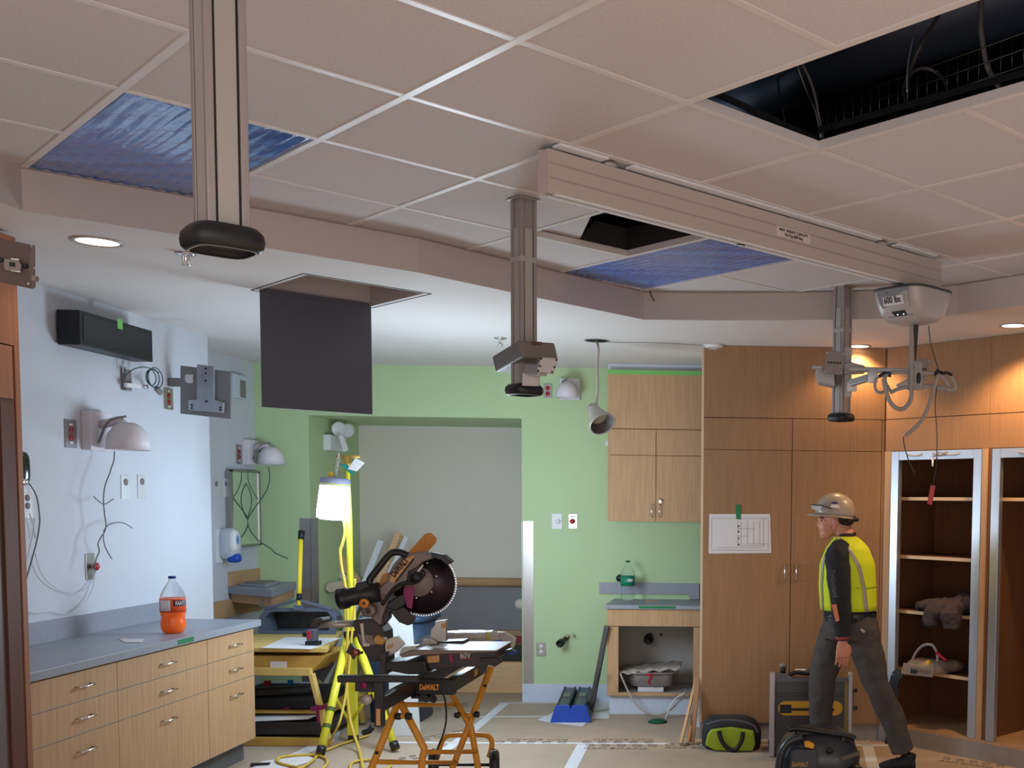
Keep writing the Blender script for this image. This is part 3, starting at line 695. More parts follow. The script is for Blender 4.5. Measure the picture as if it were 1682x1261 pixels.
MB().lathe([(.081, .176), (.052, .104)], o_, ax, seg=36).build('baffle', mat('baffle_grey', (92, 86, 84), .5), t)
b = MB(); b.bar(aty(966, 676, yl - .03), aty(978, 668, yl - .03), .03, .012); b.bar(aty(981, 660, yl), aty(978, 674, yl), .02, .01); b.build('lamp_bracket', M_LGREY, t, bevel=.002)
cable('ceiling_wire', [atz(998, 562, ZS - .004), atz(1080, 563, ZS - .004), atz(1153, 567, ZS - .004)], .0015, M_WIRE, 'thin wire along the ceiling right of the dangling spot lamp', 'wire')
# ================================================================== LEFT SIDE
XF = -3.10
def yx(u, v, x=XF): return atx(u, v, x)
YA0, YA1, YA2, YA3 = 4.695, 5.416, 6.305, 6.887
ZD = [.825, .686, .533, .138]
def bar_handle(parent, c, half, out=V(1, 0, 0), along=V(0, 1, 0), r=.0045, proj=.03):
    p = [c - along * half, c - along * half + out * proj, c + along * half + out * proj, c + along * half]
    return MB().tube([p[0], p[0] + out * (proj * .8), p[1] + along * .006, p[2] - along * .006, p[3] + out * (proj * .8), p[3]], r, 8).build('handle', M_CHROME, parent)
for k, (y0, y1, lb, hy) in enumerate(((YA0, YA1, 'maple drawer cabinet nearest the tall dark-edged cabinet at left', 5.05), (YA1, YA2, 'middle maple drawer cabinet below the orange soda bottle', None), (YA2, YA3, 'narrow maple drawer cabinet at the far end of the grey counter', None))):
    t = thing('drawer_cabinet', V((XF + XL) / 2, (y0 + y1) / 2, 0), lb, 'cabinet', 'drawer cabinets under the left counter')
    MB().box(XL + .01, XF - .021, y0 + .001, y1 - .001, .138, .834).build('carcass', M_MAPLE, t)
    MB().box(XL + .01, XF - .075, y0 + .001, y1 - .001, 0, .138).build('toe_kick', M_KICK, t)
    for z1, z0 in zip(ZD, ZD[1:]):
        d = MB().box(XF - .02, XF, y0 + .002, y1 - .002, z0 + .002, z1 - .002).build('drawer', M_MAPLE, t, bevel=.001)
        cy = {0: 5.14, 1: 5.865, 2: 6.62}[k]
        top = z1 - z0
        zc_ = (z0 + z1) / 2 if top < .2 else z1 - .078
        bar_handle(d, V(XF, cy, zc_), .055)
        MB().box(XF - .019, XF + .0006, y0 + .003, y1 - .003, z0 + .0005, z0 + .0022).build('edge_band', M_ALU, d)
# worktop
t = thing('worktop', V((XF + XL) / 2, 5.7, .835), 'long grey solid counter along the left wall with backsplash', 'countertop')
MB().box(XL + .001, XF + .025, YA0, YA3 + .05, .835, .875).build('slab', M_GREYTOP, t, bevel=.002)
MB().box(XL + .001, XL + .02, YA0, YJ - .55, .8755, .985).build('backsplash', M_GREYTOP, t)
q = atx(306, 1049, XF + .026); q0 = atx(292, 1052, XF + .026)
MB().box(XF + .0255, XF + .0262, q0.y, q0.y + .17, .842, .868).build('green_tape_strip', M_GTAPE, t)
# small note on the counter
q = atz(218, 1051, .8755)
tag(MB().prism([atz(195, 1049, .876), atz(237, 1050, .876), atz(232, 1055, .876), atz(205, 1055, .876)], (0, 0, .002)).build('paper_scrap', M_PAPER), 'small white paper scrap lying on the left counter', 'paper')
# soda bottle
def bottle(name, base, hh, rr, label, cap, liq, labm, fill, txt=None, tm=None):
    t = thing(name, base, label, 'bottle')
    P_ = [(0, .004), (.55, 0), (.80, .02), (.93, .07), (.99, .14), (.96, .22), (.90, .28), (.97, .33), (1, .36), (1, .60), (.98, .64), (.86, .72), (.62, .81), (.38, .88), (.27, .92), (.26, .955), (.26, .96)]
    MB().lathe([(a * rr, h * hh) for a, h in P_], base, seg=28).build('bottle_shell', mat(name + '_pet', (235, 240, 245), .06, trans=.96, ior=1.12, alpha=.55), t)
    if fill:
        P2_ = [(a * rr * .97, h * hh) for a, h in P_ if h <= fill]; P2_.append((0, P2_[-1][1]))
        MB().lathe([(0, .003)] + P2_, base, seg=28).build('liquid', liq, t)
    MB().lathe([(1.012 * rr, .37 * hh), (1.012 * rr, .61 * hh)], base, seg=28).build('paper_label', labm, t, solid=.0006)
    MB().lathe([(0, .995 * hh), (.29 * rr, .995 * hh), (.31 * rr, .99 * hh), (.31 * rr, .955 * hh), (.25 * rr, .95 * hh)], base, seg=24).build('cap', cap, t)
    return t
bs = atz(285, 1039, .8755); sc = bs.y / F
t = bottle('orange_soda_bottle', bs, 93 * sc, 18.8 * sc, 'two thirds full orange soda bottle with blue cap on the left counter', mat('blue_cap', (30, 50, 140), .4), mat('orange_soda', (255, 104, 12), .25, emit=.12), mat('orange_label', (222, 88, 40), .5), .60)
rr_, hh_ = 18.8 * sc, 93 * sc
def bottle_patch(t, base, r, a0, a1, z0, z1, m, name):
    n = 8; b = MB(); vs = []
    for z in (z0, z1):
        for k in range(n + 1):
            a = a0 + (a1 - a0) * k / n; vs.append(base + V(r * math.sin(a), -r * math.cos(a), z))
    b.add(vs, [[k, k + 1, n + 2 + k, n + 1 + k] for k in range(n)], True); return b.build(name, m, t, solid=.0004)
va = math.atan2(-bs.x, bs.y)   # view angle offset
bottle_patch(t, bs, rr_ * 1.03, va - 1.15, va - .2, .40 * hh_, .59 * hh_, M_PAPER, 'nutrition_panel')
dx = V(math.cos(va + .45), math.sin(va + .45), 0); nx = V(math.sin(va + .45), -math.cos(va + .45), 0)
bottle_patch(t, bs, rr_ * 1.028, va + .05, va + 1.25, .48 * hh_, .585 * hh_, mat('navy_print', (36, 30, 74), .5), 'logo_patch')
text('FANTA', hh_ * .105, bs + nx * rr_ * 1.06 - dx * rr_ * .30 + V(0, 0, hh_ * .495), dx, (0, 0, 1), M_PAPER, t, 'logo_lettering', bold=.0006, sx=.62)
# tall cabinet at the near left
t = thing('tall_cabinet', V(-3.4, 4.1, 0), 'tall reddish wood cabinet with dark opening at the left edge', 'cabinet')
yE = 4.69; XT = -3.045
m_red = wood('red_maple', (150, 98, 68), .10)
zj = aty(21, 570, 4.69).z; zo = aty(22, 657, 4.69).z
b = MB(); b.box(XL + .01, XT, yE - .03, yE, 0, ZS - .02); b.build('side_panel', m_red, t)
b = MB(); b.box(XL + .01, XT, 3.0, yE - .031, zj + .003, ZS - .02); b.build('upper_panel', m_red, t)
b = MB(); b.box(XT - .02, XT + .001, 3.0, yE - .045, zo, zj - .003); b.build('door', m_red, t, bevel=.001)
b = MB(); b.box(XL + .01, XT - .03, 3.0, yE - .032, zo + .1, zj); b.build('carcass', m_red, t)
b = MB(); b.box(XT - .05, XT - .004, yE - .12, yE - .031, 0, zo - .002); b.build('inner_jamb', M_DARKWOOD, t)
b = MB(); b.box(XT - .06, XT - .014, yE - .20, yE - .125, 0, zo - .002); b.build('metal_edge', mat('taupe_metal', (112, 100, 98), .5, .2), t)
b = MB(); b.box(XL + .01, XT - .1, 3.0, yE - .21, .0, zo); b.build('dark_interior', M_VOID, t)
# TV box
def xpoly(pts, x): return [atx(u, v, x) for u, v in pts]
xt = XL + .13
t = thing('wall_monitor', atx(180, 580, XL), 'black flat monitor box on the left wall with green tape scrap', 'monitor')
q = xpoly([(130, 511), (250, 541), (250, 593), (130, 567)], xt)
y0, y1 = q[0].y, q[1].y; z1 = (q[0].z + q[1].z) / 2; z0 = (q[2].z + q[3].z) / 2
print('TV', q)
MB().box(XL + .012, xt, y0, y1, z0, z1).build('housing', M_BLACK, t, bevel=.004)
MB().box(xt, xt + .002, y0 + .03, y1 - .03, z0 + .02, z1 - .02).build('screen', M_BLACKG, t)
g = atx(196, 531, xt + .003)
MB().prism([V(xt + .003, g.y - .02, g.z - .03), V(xt + .003, g.y + .03, g.z - .03), V(xt + .003, g.y + .03, g.z + .025), V(xt + .003, g.y - .02, g.z + .025)], (.001, 0, 0)).build('tape_scrap', M_LTAPE, t)
MB().box(XL + .001, XL + .012, y0 + .1, y1 - .1, z0 + .05, z1 - .05).build('wall_mount', M_GREY, t)
MB().box(XL + .02, XL + .06, y1, y1 + .03, z0 + .03, z1 - .1).build('side_port', M_GREY, t)
M_SWP = mat('satin_plate', (214, 216, 220), .3, .3)
# wall plates on X planes
def xplate(name, u, v, w, h, label, cat, m=M_STEEL, x=XL, kind='outlet', sub_m=M_RED, group=None):
    c = atx(u, v, x); t = thing(name, c + V(0, 0, -h / 2), label, cat, group)
    MB().box(x, x + .006, c.y - w / 2, c.y + w / 2, c.z - h / 2, c.z + h / 2).build('cover_plate', m, t, bevel=.0015)
    if kind == 'outlet':
        for s_ in (-1, 1):
            s = MB().lathe([(0, .0), (.017, 0), (.017, .003), (0, .003)], V(x + .006, c.y, c.z + s_ * .02), (1, 0, 0), seg=18).build('socket', sub_m, t)
            b = MB()
            for dy in (-.006, .006): b.box(x + .0095, x + .0097, c.y + dy - .001, c.y + dy + .001, c.z + s_ * .02 - .004, c.z + s_ * .02 + .005)
            b.build('slots', M_INK, s)
        for s_ in (-1, 1): MB().box(x + .006, x + .0072, c.y - .014, c.y + .014, c.z + s_ * .048 - .005, c.z + s_ * .048 + .005).build('label_strip', M_PAPER, t)
    return t, c
xplate('red_outlet', 276, 655, .10, .13, 'steel plate red outlet under the monitor beside the bracket board', 'outlet', group='wall outlets')
xplate('red_outlet', 115, 712, .10, .15, 'steel plate red outlet left of the near wall lamp', 'outlet', group='wall outlets')
xplate('red_outlet', 392, 746, .09, .15, 'steel plate red outlet on the recessed wall above the mirror', 'outlet', x=XR2, group='wall outlets')
xplate('quad_outlet', 43, 824, .10, .165, 'white outlet plate near the tall cabinet edge on the left wall', 'outlet', m=M_WPLAST, sub_m=M_GREY, group='wall outlets')
for (u, v, x, lb) in ((205, 800, XL, 'steel keyed switch plate on the left wall, nearer one of the pair'), (232, 799, XL, 'steel switch plate on the left wall, farther one of the pair'), (354, 801, XR2, 'narrow steel switch plate beside the white wall corner'), (370, 801, XR2, 'narrow steel switch plate left of the mirror')):
    t, c = xplate('switch_plate', u, v, .085, .14, lb, 'switch', kind='none', m=M_SWP, x=x, group='steel switch plates')
    MB().lathe([(0, 0), (.02, 0), (.02, .003), (0, .004)], V(x + .006, c.y, c.z + .03), (1, 0, 0), seg=16).build('key_button', M_GREY, t)
t, c = xplate('emergency_button', 147, 930, .08, .145, 'steel plate with red mushroom emergency button low on the left wall', 'switch', kind='none')
MB().lathe([(0, 0), (.012, 0), (.012, .03), (.0, .03)], V(XL + .006, c.y, c.z), (1, 0, 0), seg=16).build('button_stem', M_LGREY, t)
MB().lathe([(0, .0), (.022, .0), (.022, .008), (.012, .016), (0, .017)], V(XL + .034, c.y, c.z), (1, 0, 0), seg=20).build('button_head', M_RED, t)
# wall handset-like black box at (37,770)
c = atx(37, 769, XL + .03)
t = thing('wall_sensor', V(XL, c.y, c.z - .06), 'small glossy black wall box with rounded ends next to the tall cabinet', 'sensor')
MB().ell(V(XL + .022, c.y, c.z), (.022, .055, .085), p=.6).build('case', M_BLACKG, t)
MB().ell(V(XL + .034, c.y, c.z - .065), (.012, .03, .015), p=.8).build('chrome_end', M_CHROME, t)
# wall bell lamps
def bell_lamp(c, out, label, s=1.0, wires=True, m=M_WPLAST):
    side = V(0, 0, 1).cross(out)
    t = thing('wall_lamp', c, label, 'wall lamp', 'bell shaped wall lamps')
    b = MB(); R_ = Matrix((side, out, V(0, 0, 1))).transposed()
    b.obox(c + out * .02 * s + V(0, 0, .05 * s), (.16 * s, .04 * s, .17 * s), R_); b.build('wall_box', m, t, bevel=.004)
    MB().tube([c + out * .04 * s + V(0, 0, .08 * s), c + out * .12 * s + V(0, 0, .10 * s), c + out * .15 * s + V(0, 0, .07 * s)], .02 * s, 10).build('swivel_arm', m, t)
    MB().tube(smoothpath([c + out * .045 * s + side * -.03 * s + V(0, 0, .0), c + out * .10 * s + side * -.05 * s + V(0, 0, .09 * s), c + out * .15 * s + V(0, 0, .118 * s)]), .005 * s, 8).build('lamp_cord', M_GREY, t)
    MB().lathe([(0, .09 * s), (.03 * s, .09 * s), (.055 * s, .075 * s), (.078 * s, .04 * s), (.09 * s, -.03 * s), (.086 * s, -.03 * s), (.07 * s, .03 * s), (0, .06 * s)], c + out * .155 * s, seg=28).build('bell_shade', m, t)
    return t
m_bell = mat('bell_white', (218, 212, 220), .45)
c = atx(152, 727, XL); bell_lamp(V(XL, c.y, c.z), V(1, 0, 0), 'near bell shaped wall lamp on the left wall with wires below', 1.25, m=m_bell)
c = atx(408, 755, XR2); bell_lamp(V(XR2, c.y, c.z), V(1, 0, 0), 'far bell shaped wall lamp above the mirror', 1.15, m=m_bell)
c = aty(937, 650, YG); bell_lamp(V(c.x, YG, c.z), V(0, -1, 0), 'bell shaped wall lamp on the green wall left of the dangling spot', 1.0, m=m_bell)
MB
# wires on left wall
XW = XL + .02
cable('lamp_wire', xpoly([(188, 741), (187, 756), (183, 768), (180, 778), (175, 790), (171, 806), (170, 825), (172, 845), (174, 862), (172, 872), (165, 884), (161, 893), (163, 905), (158, 918), (155, 935)], XW + .08), .0035, M_WIRE, 'long thin wire hanging from the near bell wall lamp', 'wire')
cable('wire_tail', xpoly([(154, 815), (162, 823), (170, 828), (178, 825), (186, 819)], XW + .08), .003, M_WIRE, 'short curled wire tail crossing the hanging lamp wire', 'wire')
cable('wire_tail', xpoly([(170, 872), (178, 862), (190, 858), (204, 859), (217, 867)], XW + .06), .003, M_WIRE, 'curved wire end bending right above the emergency button', 'wire')
cable('wire_tail', xpoly([(171, 872), (170, 885), (173, 898), (180, 912), (184, 918)], XW + .06), .003, M_WIRE, 'drooping wire end pointing down right above the emergency button', 'wire')
cable('looped_wire', xpoly([(58, 909), (66, 938), (82, 958), (105, 971), (128, 973), (145, 963), (155, 945), (160, 925)], XW), .0025, M_WIREW, 'thin pale wire loop from the corner up to the emergency button', 'wire')
cable('looped_wire', xpoly([(40, 1001), (60, 1007), (85, 1004), (102, 1008), (120, 1004), (138, 990), (150, 972), (155, 950), (150, 938)], XW), .0025, M_WIREW, 'lower thin wire loop lying just above the left backsplash', 'wire')
cable('sensor_wire', xpoly([(41, 785), (52, 800), (60, 815), (64, 838), (65, 860), (60, 890), (52, 920), (42, 955), (38, 980)], XW), .0035, M_WIRE, 'grey wire running down the wall from the black wall box', 'wire')
cable('sensor_wire', xpoly([(38, 785), (35, 797), (35, 808), (36, 816)], XW), .003, M_WIRE, 'short wire between the black wall box and the white outlet', 'wire')
cable('sensor_wire', xpoly([(48, 843), (55, 862), (58, 885)], XW), .003, M_WIREW, 'short pale wire below the white outlet', 'wire')
# small bracket with coil of cord
t = thing('cable_bracket', atx(205, 625, XL), 'small wall bracket with coiled green cord and plug under the monitor', 'bracket')
c = atx(203, 624, XL)
MB().box(XL, XL + .03, c.y - .03, c.y + .03, c.z - .06, c.z + .06).build('base_plate', M_GREY, t, bevel=.003)
MB().bar(atx(206, 632, XL + .04), atx(230, 634, XL + .06), .02, .025).build('bracket_arm', M_WPLAST, t, bevel=.003)
MB().lathe([(0, 0), (.013, 0), (.013, .02), (0, .02)], atx(236, 635, XL + .07), (1, 0, 0), seg=14).build('knuckle', M_CHROME, t)
b = MB(); cx = atx(248, 620, XL + .09)
for k in range(3):
    a_, e_ = .055 + .012 * k, .045 + .008 * k
    b.tube([cx + V(.008 * k, a_ * math.cos(x_ * .35) + .01 * k, e_ * math.sin(x_ * .35)) for x_ in range(18)], .003, 6, closed=True)
b.tube(smoothpath([atx(205, 618, XL + .05), atx(220, 606, XL + .06), atx(240, 603, XL + .08), atx(262, 612, XL + .09)]), .003, 6)
b.build('coiled_cord', mat('green_cord', (44, 78, 78), .5), t)
MB().bar(atx(256, 637, XL + .09), atx(265, 646, XL + .1), .022, .03).build('cord_plug', M_GREY, t, bevel=.004)
b = MB(); b.tube([atx(202, 592, XL + .03), atx(202, 612, XL + .03)], .003, 6); b.build('feed_wire', M_WIREW, t)
# T bracket board
yt = 7.0
t = thing('bracket_board', aty(337, 640, yt), 'grey square board with galvanised T shaped bracket near the white wall corner', 'bracket board')
pts = py([(296, 600), (379, 610), (379, 688), (296, 679)], yt)
MB().prism(pts, (0, .02, 0)).build('backing_board', mat('board_grey', (120, 122, 126), .55), t, bevel=.002)
tz = py([(323, 598), (352, 601), (352, 656), (368, 661), (367, 678), (309, 673), (309, 656), (323, 656)], yt - .022)
MB().prism(tz, (0, .014, 0)).build('galvanised_bracket', mat('galvanised', (164, 172, 184), .35, .6, noise=.1, nscale=18), t, bevel=.003)
b = MB()
for u, v in ((338, 605), (338, 613), (338, 625), (339, 659), (315, 665), (315, 670), (362, 669), (362, 673)): b.lathe([(0, 0), (.006, 0), (.006, .003)], aty(u, v, yt - .023), (0, -1, 0), seg=10)
b.build('bolt_holes', M_BLACK, t)
MB().prism(py([(304, 615), (317, 615), (317, 629), (307, 629), (304, 625)], yt - .004), (0, .003, 0)).build('sticker', M_PAPER, t)
MB().bar(V(XL, yt + .05, pts[0].z - .10), V(pts[0].x + .08, yt + .03, pts[0].z - .10), .05, .05).build('wall_arm', M_GREY, t)
t = thing('chart_holder', atx(388, 635, XR2), 'small clear wall holder on the recessed wall right of the bracket board', 'wall holder')
c = atx(388, 635, XR2)
MB().box(XR2, XR2 + .04, c.y - .12, c.y + .10, c.z - .09, c.z + .09).build('holder_case', mat('holder', (196, 208, 220), .3), t, bevel=.006)
MB().box(XR2 + .04, XR2 + .046, c.y - .02, c.y + .06, c.z - .08, c.z + .05).build('holder_window', M_GREY, t)
# mirror
t = thing('wall_mirror', atx(402, 898, XR2), 'steel framed mirror on the recessed wall reflecting the green wall', 'mirror')
ma, mb_ = atx(379, 771, XR2 + .05), atx(426, 771, XR2 + .05); mz0 = atx(380, 899, XR2 + .05).z; mz1 = ma.z
y0, y1 = ma.y, min(mb_.y, YG - .02); print('MIRROR', y0, mb_.y, mz0, mz1)
MB().box(XR2 + .001, XR2 + .045, y0 + .01, y1 - .01, mz0 + .01, mz1 - .01).build('backing', M_STEEL, t)
MB().box(XR2 + .045, XR2 + .047, y0 + .005, y1 - .005, mz0 + .005, mz1 - .005).build('glass', mat('mirror_glass', (235, 240, 238), .02, 1), t)
b = MB(); w = .016
b.box(XR2 + .04, XR2 + .055, y0, y0 + w * 1.5, mz0, mz1); b.box(XR2 + .04, XR2 + .055, y1 - w * 1.5, y1, mz0, mz1); b.box(XR2 + .04, XR2 + .055, y0, y1, mz0, mz0 + w); b.box(XR2 + .04, XR2 + .055, y0, y1, mz1 - w, mz1)
b.build('mirror_frame', M_STEEL, t, bevel=.002)
# wires from the far lamp
YWf = 8.75
cable('lamp_wire', [aty(u, v, 8.7) for u, v in ((441, 766), (443, 785), (438, 805), (425, 825), (414, 840), (407, 855), (412, 872), (425, 888), (444, 900), (452, 908), (463, 913), (473, 917))], .0045, mat('green_wire', (60, 96, 84), .5), 'long green wire curling from the far bell lamp across the mirror', 'wire')
cable('lamp_wire', [aty(u, v, 8.68) for u, v in ((395, 774), (402, 790), (411, 808), (413, 826), (408, 845), (398, 862), (385, 874))], .004, MATS['green_wire'], 'green wire crossing the mirror down to its left edge', 'wire')
cable('lamp_wire', [aty(u, v, 8.66) for u, v in ((407, 772), (408, 790), (416, 808), (424, 820))], .0035, MATS['green_wire'], 'short green wire in front of the mirror top', 'wire')
# soap dispenser
c = atx(362, 897, XR2)
t = thing('soap_dispenser', V(XR2, c.y, c.z - .12), 'clear soap dispenser with blue nozzle beyond the white wall corner', 'dispenser')
MB().box(XR2, XR2 + .02, c.y - .07, c.y + .06, c.z - .12, c.z + .13).build('back_plate', M_WPLAST, t)
MB().ell(V(XR2 + .07, c.y, c.z + .02), (.07, .075, .12), p=.6).build('clear_tank', mat('clear_tank', (206, 216, 228), .15, alpha=.75), t)
MB().ell(V(XR2 + .115, c.y - .03, c.z + .04), (.035, .05, .085), p=.7).build('front_cover', M_WPLAST, t)
MB().ell(V(XR2 + .11, c.y - .02, c.z - .085), (.05, .04, .035), p=.7).build('blue_nozzle', M_BLUE, t)
MB().ell(V(XR2 + .151, c.y - .045, c.z + .05), (.006, .018, .035)).build('level_window', mat('pale_blue', (90, 140, 200), .3), t)
# corner vanity shelf
zt = aty(484, 955, YG).z; print('VANITY z', zt, atz(380, 962, zt), atz(447, 972, zt), atz(487, 957, zt))
A_ = V(XR2, atz(380, 962, zt).y, 0); B_ = atz(447, 968, zt); C_ = V(aty(487, 960, YG).x, YG, 0)
t = thing('corner_counter', V(XR2 + .3, YG - .3, zt - .2), 'grey topped corner vanity counter with maple apron below the mirror', 'countertop')
poly = [V(XR2 + .001, A_.y, 0), V(B_.x, B_.y, 0), V(C_.x, YG - .001, 0), V(XR2 + .001, YG - .001, 0)]
MB().prism([p + V(0, 0, zt - .06) for p in poly], (0, 0, .06)).build('slab', M_GREYTOP, t, bevel=.002)
cc = sum(poly, V(0, 0, 0)) / 4
MB().prism([cc + (p - cc) * .93 + V(0, 0, zt - .125) for p in poly], (0, 0, .064)).build('apron', M_MAPLE_H, t)
MB().prism([cc + (p - cc) * .6 + V(0, -.06, zt) for p in poly], (0, 0, .02)).build('raised_sink_cover', M_GREYTOP, t, bevel=.003)
MB().prism([cc + (p - cc) * .45 + V(.0, -.06, zt + .02) for p in poly], (0, 0, .008)).build('cover_sheet', M_GREY, t)
b = MB(); b.bar(V(B_.x - .08, B_.y + .02, zt - .10), V(B_.x - .08, B_.y - .012, zt - .10), .02, .05); b.build('metal_clip', M_CHROME, t)
cz = aty(462, 975, 8.9)
MB().lathe([(0, 0), (.012, 0), (.012, .05), (0, .05)], V(C_.x - .12, YG - .12, zt - .17), seg=12).build('drain_stub', M_BLACK, t)
zb_ = atx(378, 936, XR2).z
t = thing('maple_backsplash', V(XR2, 8.7, zt), 'maple backsplash board on the recessed wall above the corner counter', 'board')
y_ = atx(378, 940, XR2 + .02).y
MB().box(XR2 + .001, XR2 + .02, y_, YG - .002, zt + .001, aty(427, 933, 8.95).z).build('board', M_MAPLE_H, t)
zr1 = atx(354, 990, XR2).z; zr0 = atx(354, 1012, XR2).z
tag(MB().box(XR2 + .001, XR2 + .025, YJ + .01, YG - .01, zr0 - .02, zr1 + .01).build('maple_wall_rail', M_MAPLE_H), 'maple bumper board low on the recessed wall behind the workbench', 'wall rail')
# ================================================================== BACK (GREEN) WALL
def ybox(mb, u0, v0, u1, v1, y, front, back=0.0):
    a = aty(u0, v0, y); c = aty(u1, v1, y)
    return mb.box(min(a.x, c.x), max(a.x, c.x), y - front, y + back, min(a.z, c.z), max(a.z, c.z))
# corner guards
for (u0, u1, lb) in ((859, 876, 'tall steel corner guard at the right edge of the niche'), (492, 516, 'tall steel corner guard at the left edge of the niche behind the yellow pole')):
    a, c = aty(u0, 853, YG), aty(u1, 853, YG)
    b = MB(); b.box(a.x, c.x, YG - .003, YG, .15, 1.475)
    if u0 > 800: b.box(NX1 - .003, NX1 - .0005, YG - .003, YG + .09, .15, 1.475)
    else: b.box(NX0 + .0005, NX0 + .003, YG - .003, YG + .15, .15, 1.475)
    o = b.build('corner_guard', M_STEEL); tag(o, lb, 'corner guard', 'steel corner guards')
# handrails + crash panels inside the niche
za, zb = aty(800, 948, NY).z, aty(800, 962, NY).z
t = thing('handrail', V(-2.7, NY, zb), 'round maple handrail across the niche back wall', 'handrail')
MB().tube([V(NX0 + .05, NY - .06, (za + zb) / 2), V(NX1 + .2 - .25, NY - .06, (za + zb) / 2)], (za - zb) / 2 * 1.05, 14).build('rail', M_MAPLE_H, t)
b = MB()
for x in (-3.2, -2.6, -2.05): b.box(x - .02, x + .02, NY - .06, NY - .001, zb - .0, zb + .03)
b.build('brackets', M_STEEL, t)
z2 = aty(800, 1034, NY).z
tag(MB().box(NX0, NX1, NY - .012, NY - .001, z2, zb - .004).build('crash_panel', mat('panel_grey', (138, 138, 144), .5, .1, noise=.06, nscale=5)), 'grey wall protection panel below the niche handrail', 'wall panel')
z3 = aty(800, 1052, NY).z
tag(MB().box(NX0, NX1, NY - .022, NY - .001, z3, z2 - .002).build('maple_bumper', M_MAPLE_H), 'flat maple bumper rail below the grey niche panel', 'wall rail')
tag(MB().ell(aty(857, 992, YG + .5), (.06, .05, .045), p=.8).build('rail_end_cap', mat('cream_plastic', (206, 196, 180), .5)), 'cream rounded rail end peeking out behind the right corner guard', 'rail end')
# green-wall plates
def yplate(name, u, v, w, h, label, cat, m=M_STEEL, y=YG, kind='outlet', sub_m=M_RED, group=None):
    c = aty(u, v, y); t = thing(name, c + V(0, 0, -h / 2), label, cat, group)
    MB().box(c.x - w / 2, c.x + w / 2, y - .006, y, c.z - h / 2, c.z + h / 2).build('cover_plate', m, t, bevel=.0015)
    if kind == 'outlet':
        for s_ in (-1, 1):
            s = MB().lathe([(0, .0), (.018, 0), (.018, .003), (0, .003)], V(c.x, y - .006, c.z + s_ * .022), (0, -1, 0), seg=18).build('socket', sub_m, t)
            b = MB()
            for dx in (-.006, .006): b.box(c.x + dx - .001, c.x + dx + .001, y - .0097, y - .0094, c.z + s_ * .022 - .004, c.z + s_ * .022 + .005)
            b.build('slots', M_INK, s)
    return t, c
yplate('red_outlet', 900, 642, .065, .115, 'steel plate red outlet on the green wall beside the middle column cap', 'outlet', group='wall outlets')
yplate('wall_outlet', 889, 1066, .075, .11, 'grey steel outlet low on the green wall beside the corner guard', 'outlet', sub_m=M_WPLAST, group='wall outlets')
t, c = yplate('dimmer_switch', 915, 856, .082, .125, 'white dimmer plate with round knob on the green wall', 'switch', kind='none', m=M_WPLAST)
MB().lathe([(0, 0), (.019, 0), (.019, .012), (.016, .016), (0, .016)], V(c.x + .008, YG - .006, c.z), (0, -1, 0), seg=24).build('dimmer_knob', M_WPLAST, t)
t, c = yplate('emergency_button', 941, 856, .068, .115, 'steel plate with red button beside the white dimmer plate', 'switch', kind='none')
MB().lathe([(0, 0), (.02, 0), (.02, .03), (.012, .036), (0, .036)], V(c.x - .002, YG - .006, c.z), (0, -1, 0), seg=20).build('button_head', M_RED, t)
MB().box(c.x - .02, c.x + .02, YG - .0072, YG - .006, c.z + .032, c.z + .045).build('label_strip', M_PAPER, t)
# stub pipe
pb = aty(930, 1053, YG)
t = thing('drain_stub', V(pb.x, YG, pb.z - .04), 'black pipe stub with metal fittings poking from the green wall', 'pipe')
MB().lathe([(.0, 0), (.02, 0), (.02, .10), (.03, .10), (.03, .15), (.022, .15), (.022, .12), (0, .12)], aty(931, 1047, YG), Vector((-.25, -1, -.25)), seg=20).build('black_stub', M_BLACK, t)
for u, v in ((934, 1043), (943, 1042)): MB().tube([aty(u, v, YG), aty(u - 3, v + 2, YG - .06)], .009, 8).build('copper_fitting', M_CHROME, t)
tag(MB().box(aty(995, 728, YG - .02).x, aty(999, 728, YG - .02).x, YG - .03, YG, aty(995, 732, YG).z, aty(995, 724, YG).z).build('wall_clip', M_WPLAST), 'tiny white clip on the green wall left of the upper cabinet', 'clip')
# emergency light in the niche left reveal
c = aty(566, 729, 9.6); c.x = NX0
t = thing('emergency_light', V(NX0, 9.5, c.z - .05), 'white twin head emergency light on the niche side wall with hanging tag', 'emergency light')
MB().box(NX0, NX0 + .06, 9.25, 9.62, c.z - .07, c.z + .06).build('battery_box', M_WPLAST, t, bevel=.005)
for y in (9.36, 9.56):
    MB().lathe([(0, 0), (.035, 0), (.05, .03), (.06, .07), (.055, .075), (0, .07)], V(NX0 + .06, y, c.z + .12), Vector((.7, -.7, -.15)), seg=20).build('lamp_head', M_WPLAST, t)
MB().prism(py([(556, 716), (563, 714), (573, 739), (564, 742)], 9.2), (0, .002, 0)).build('hanging_tag', M_PAPER, t)
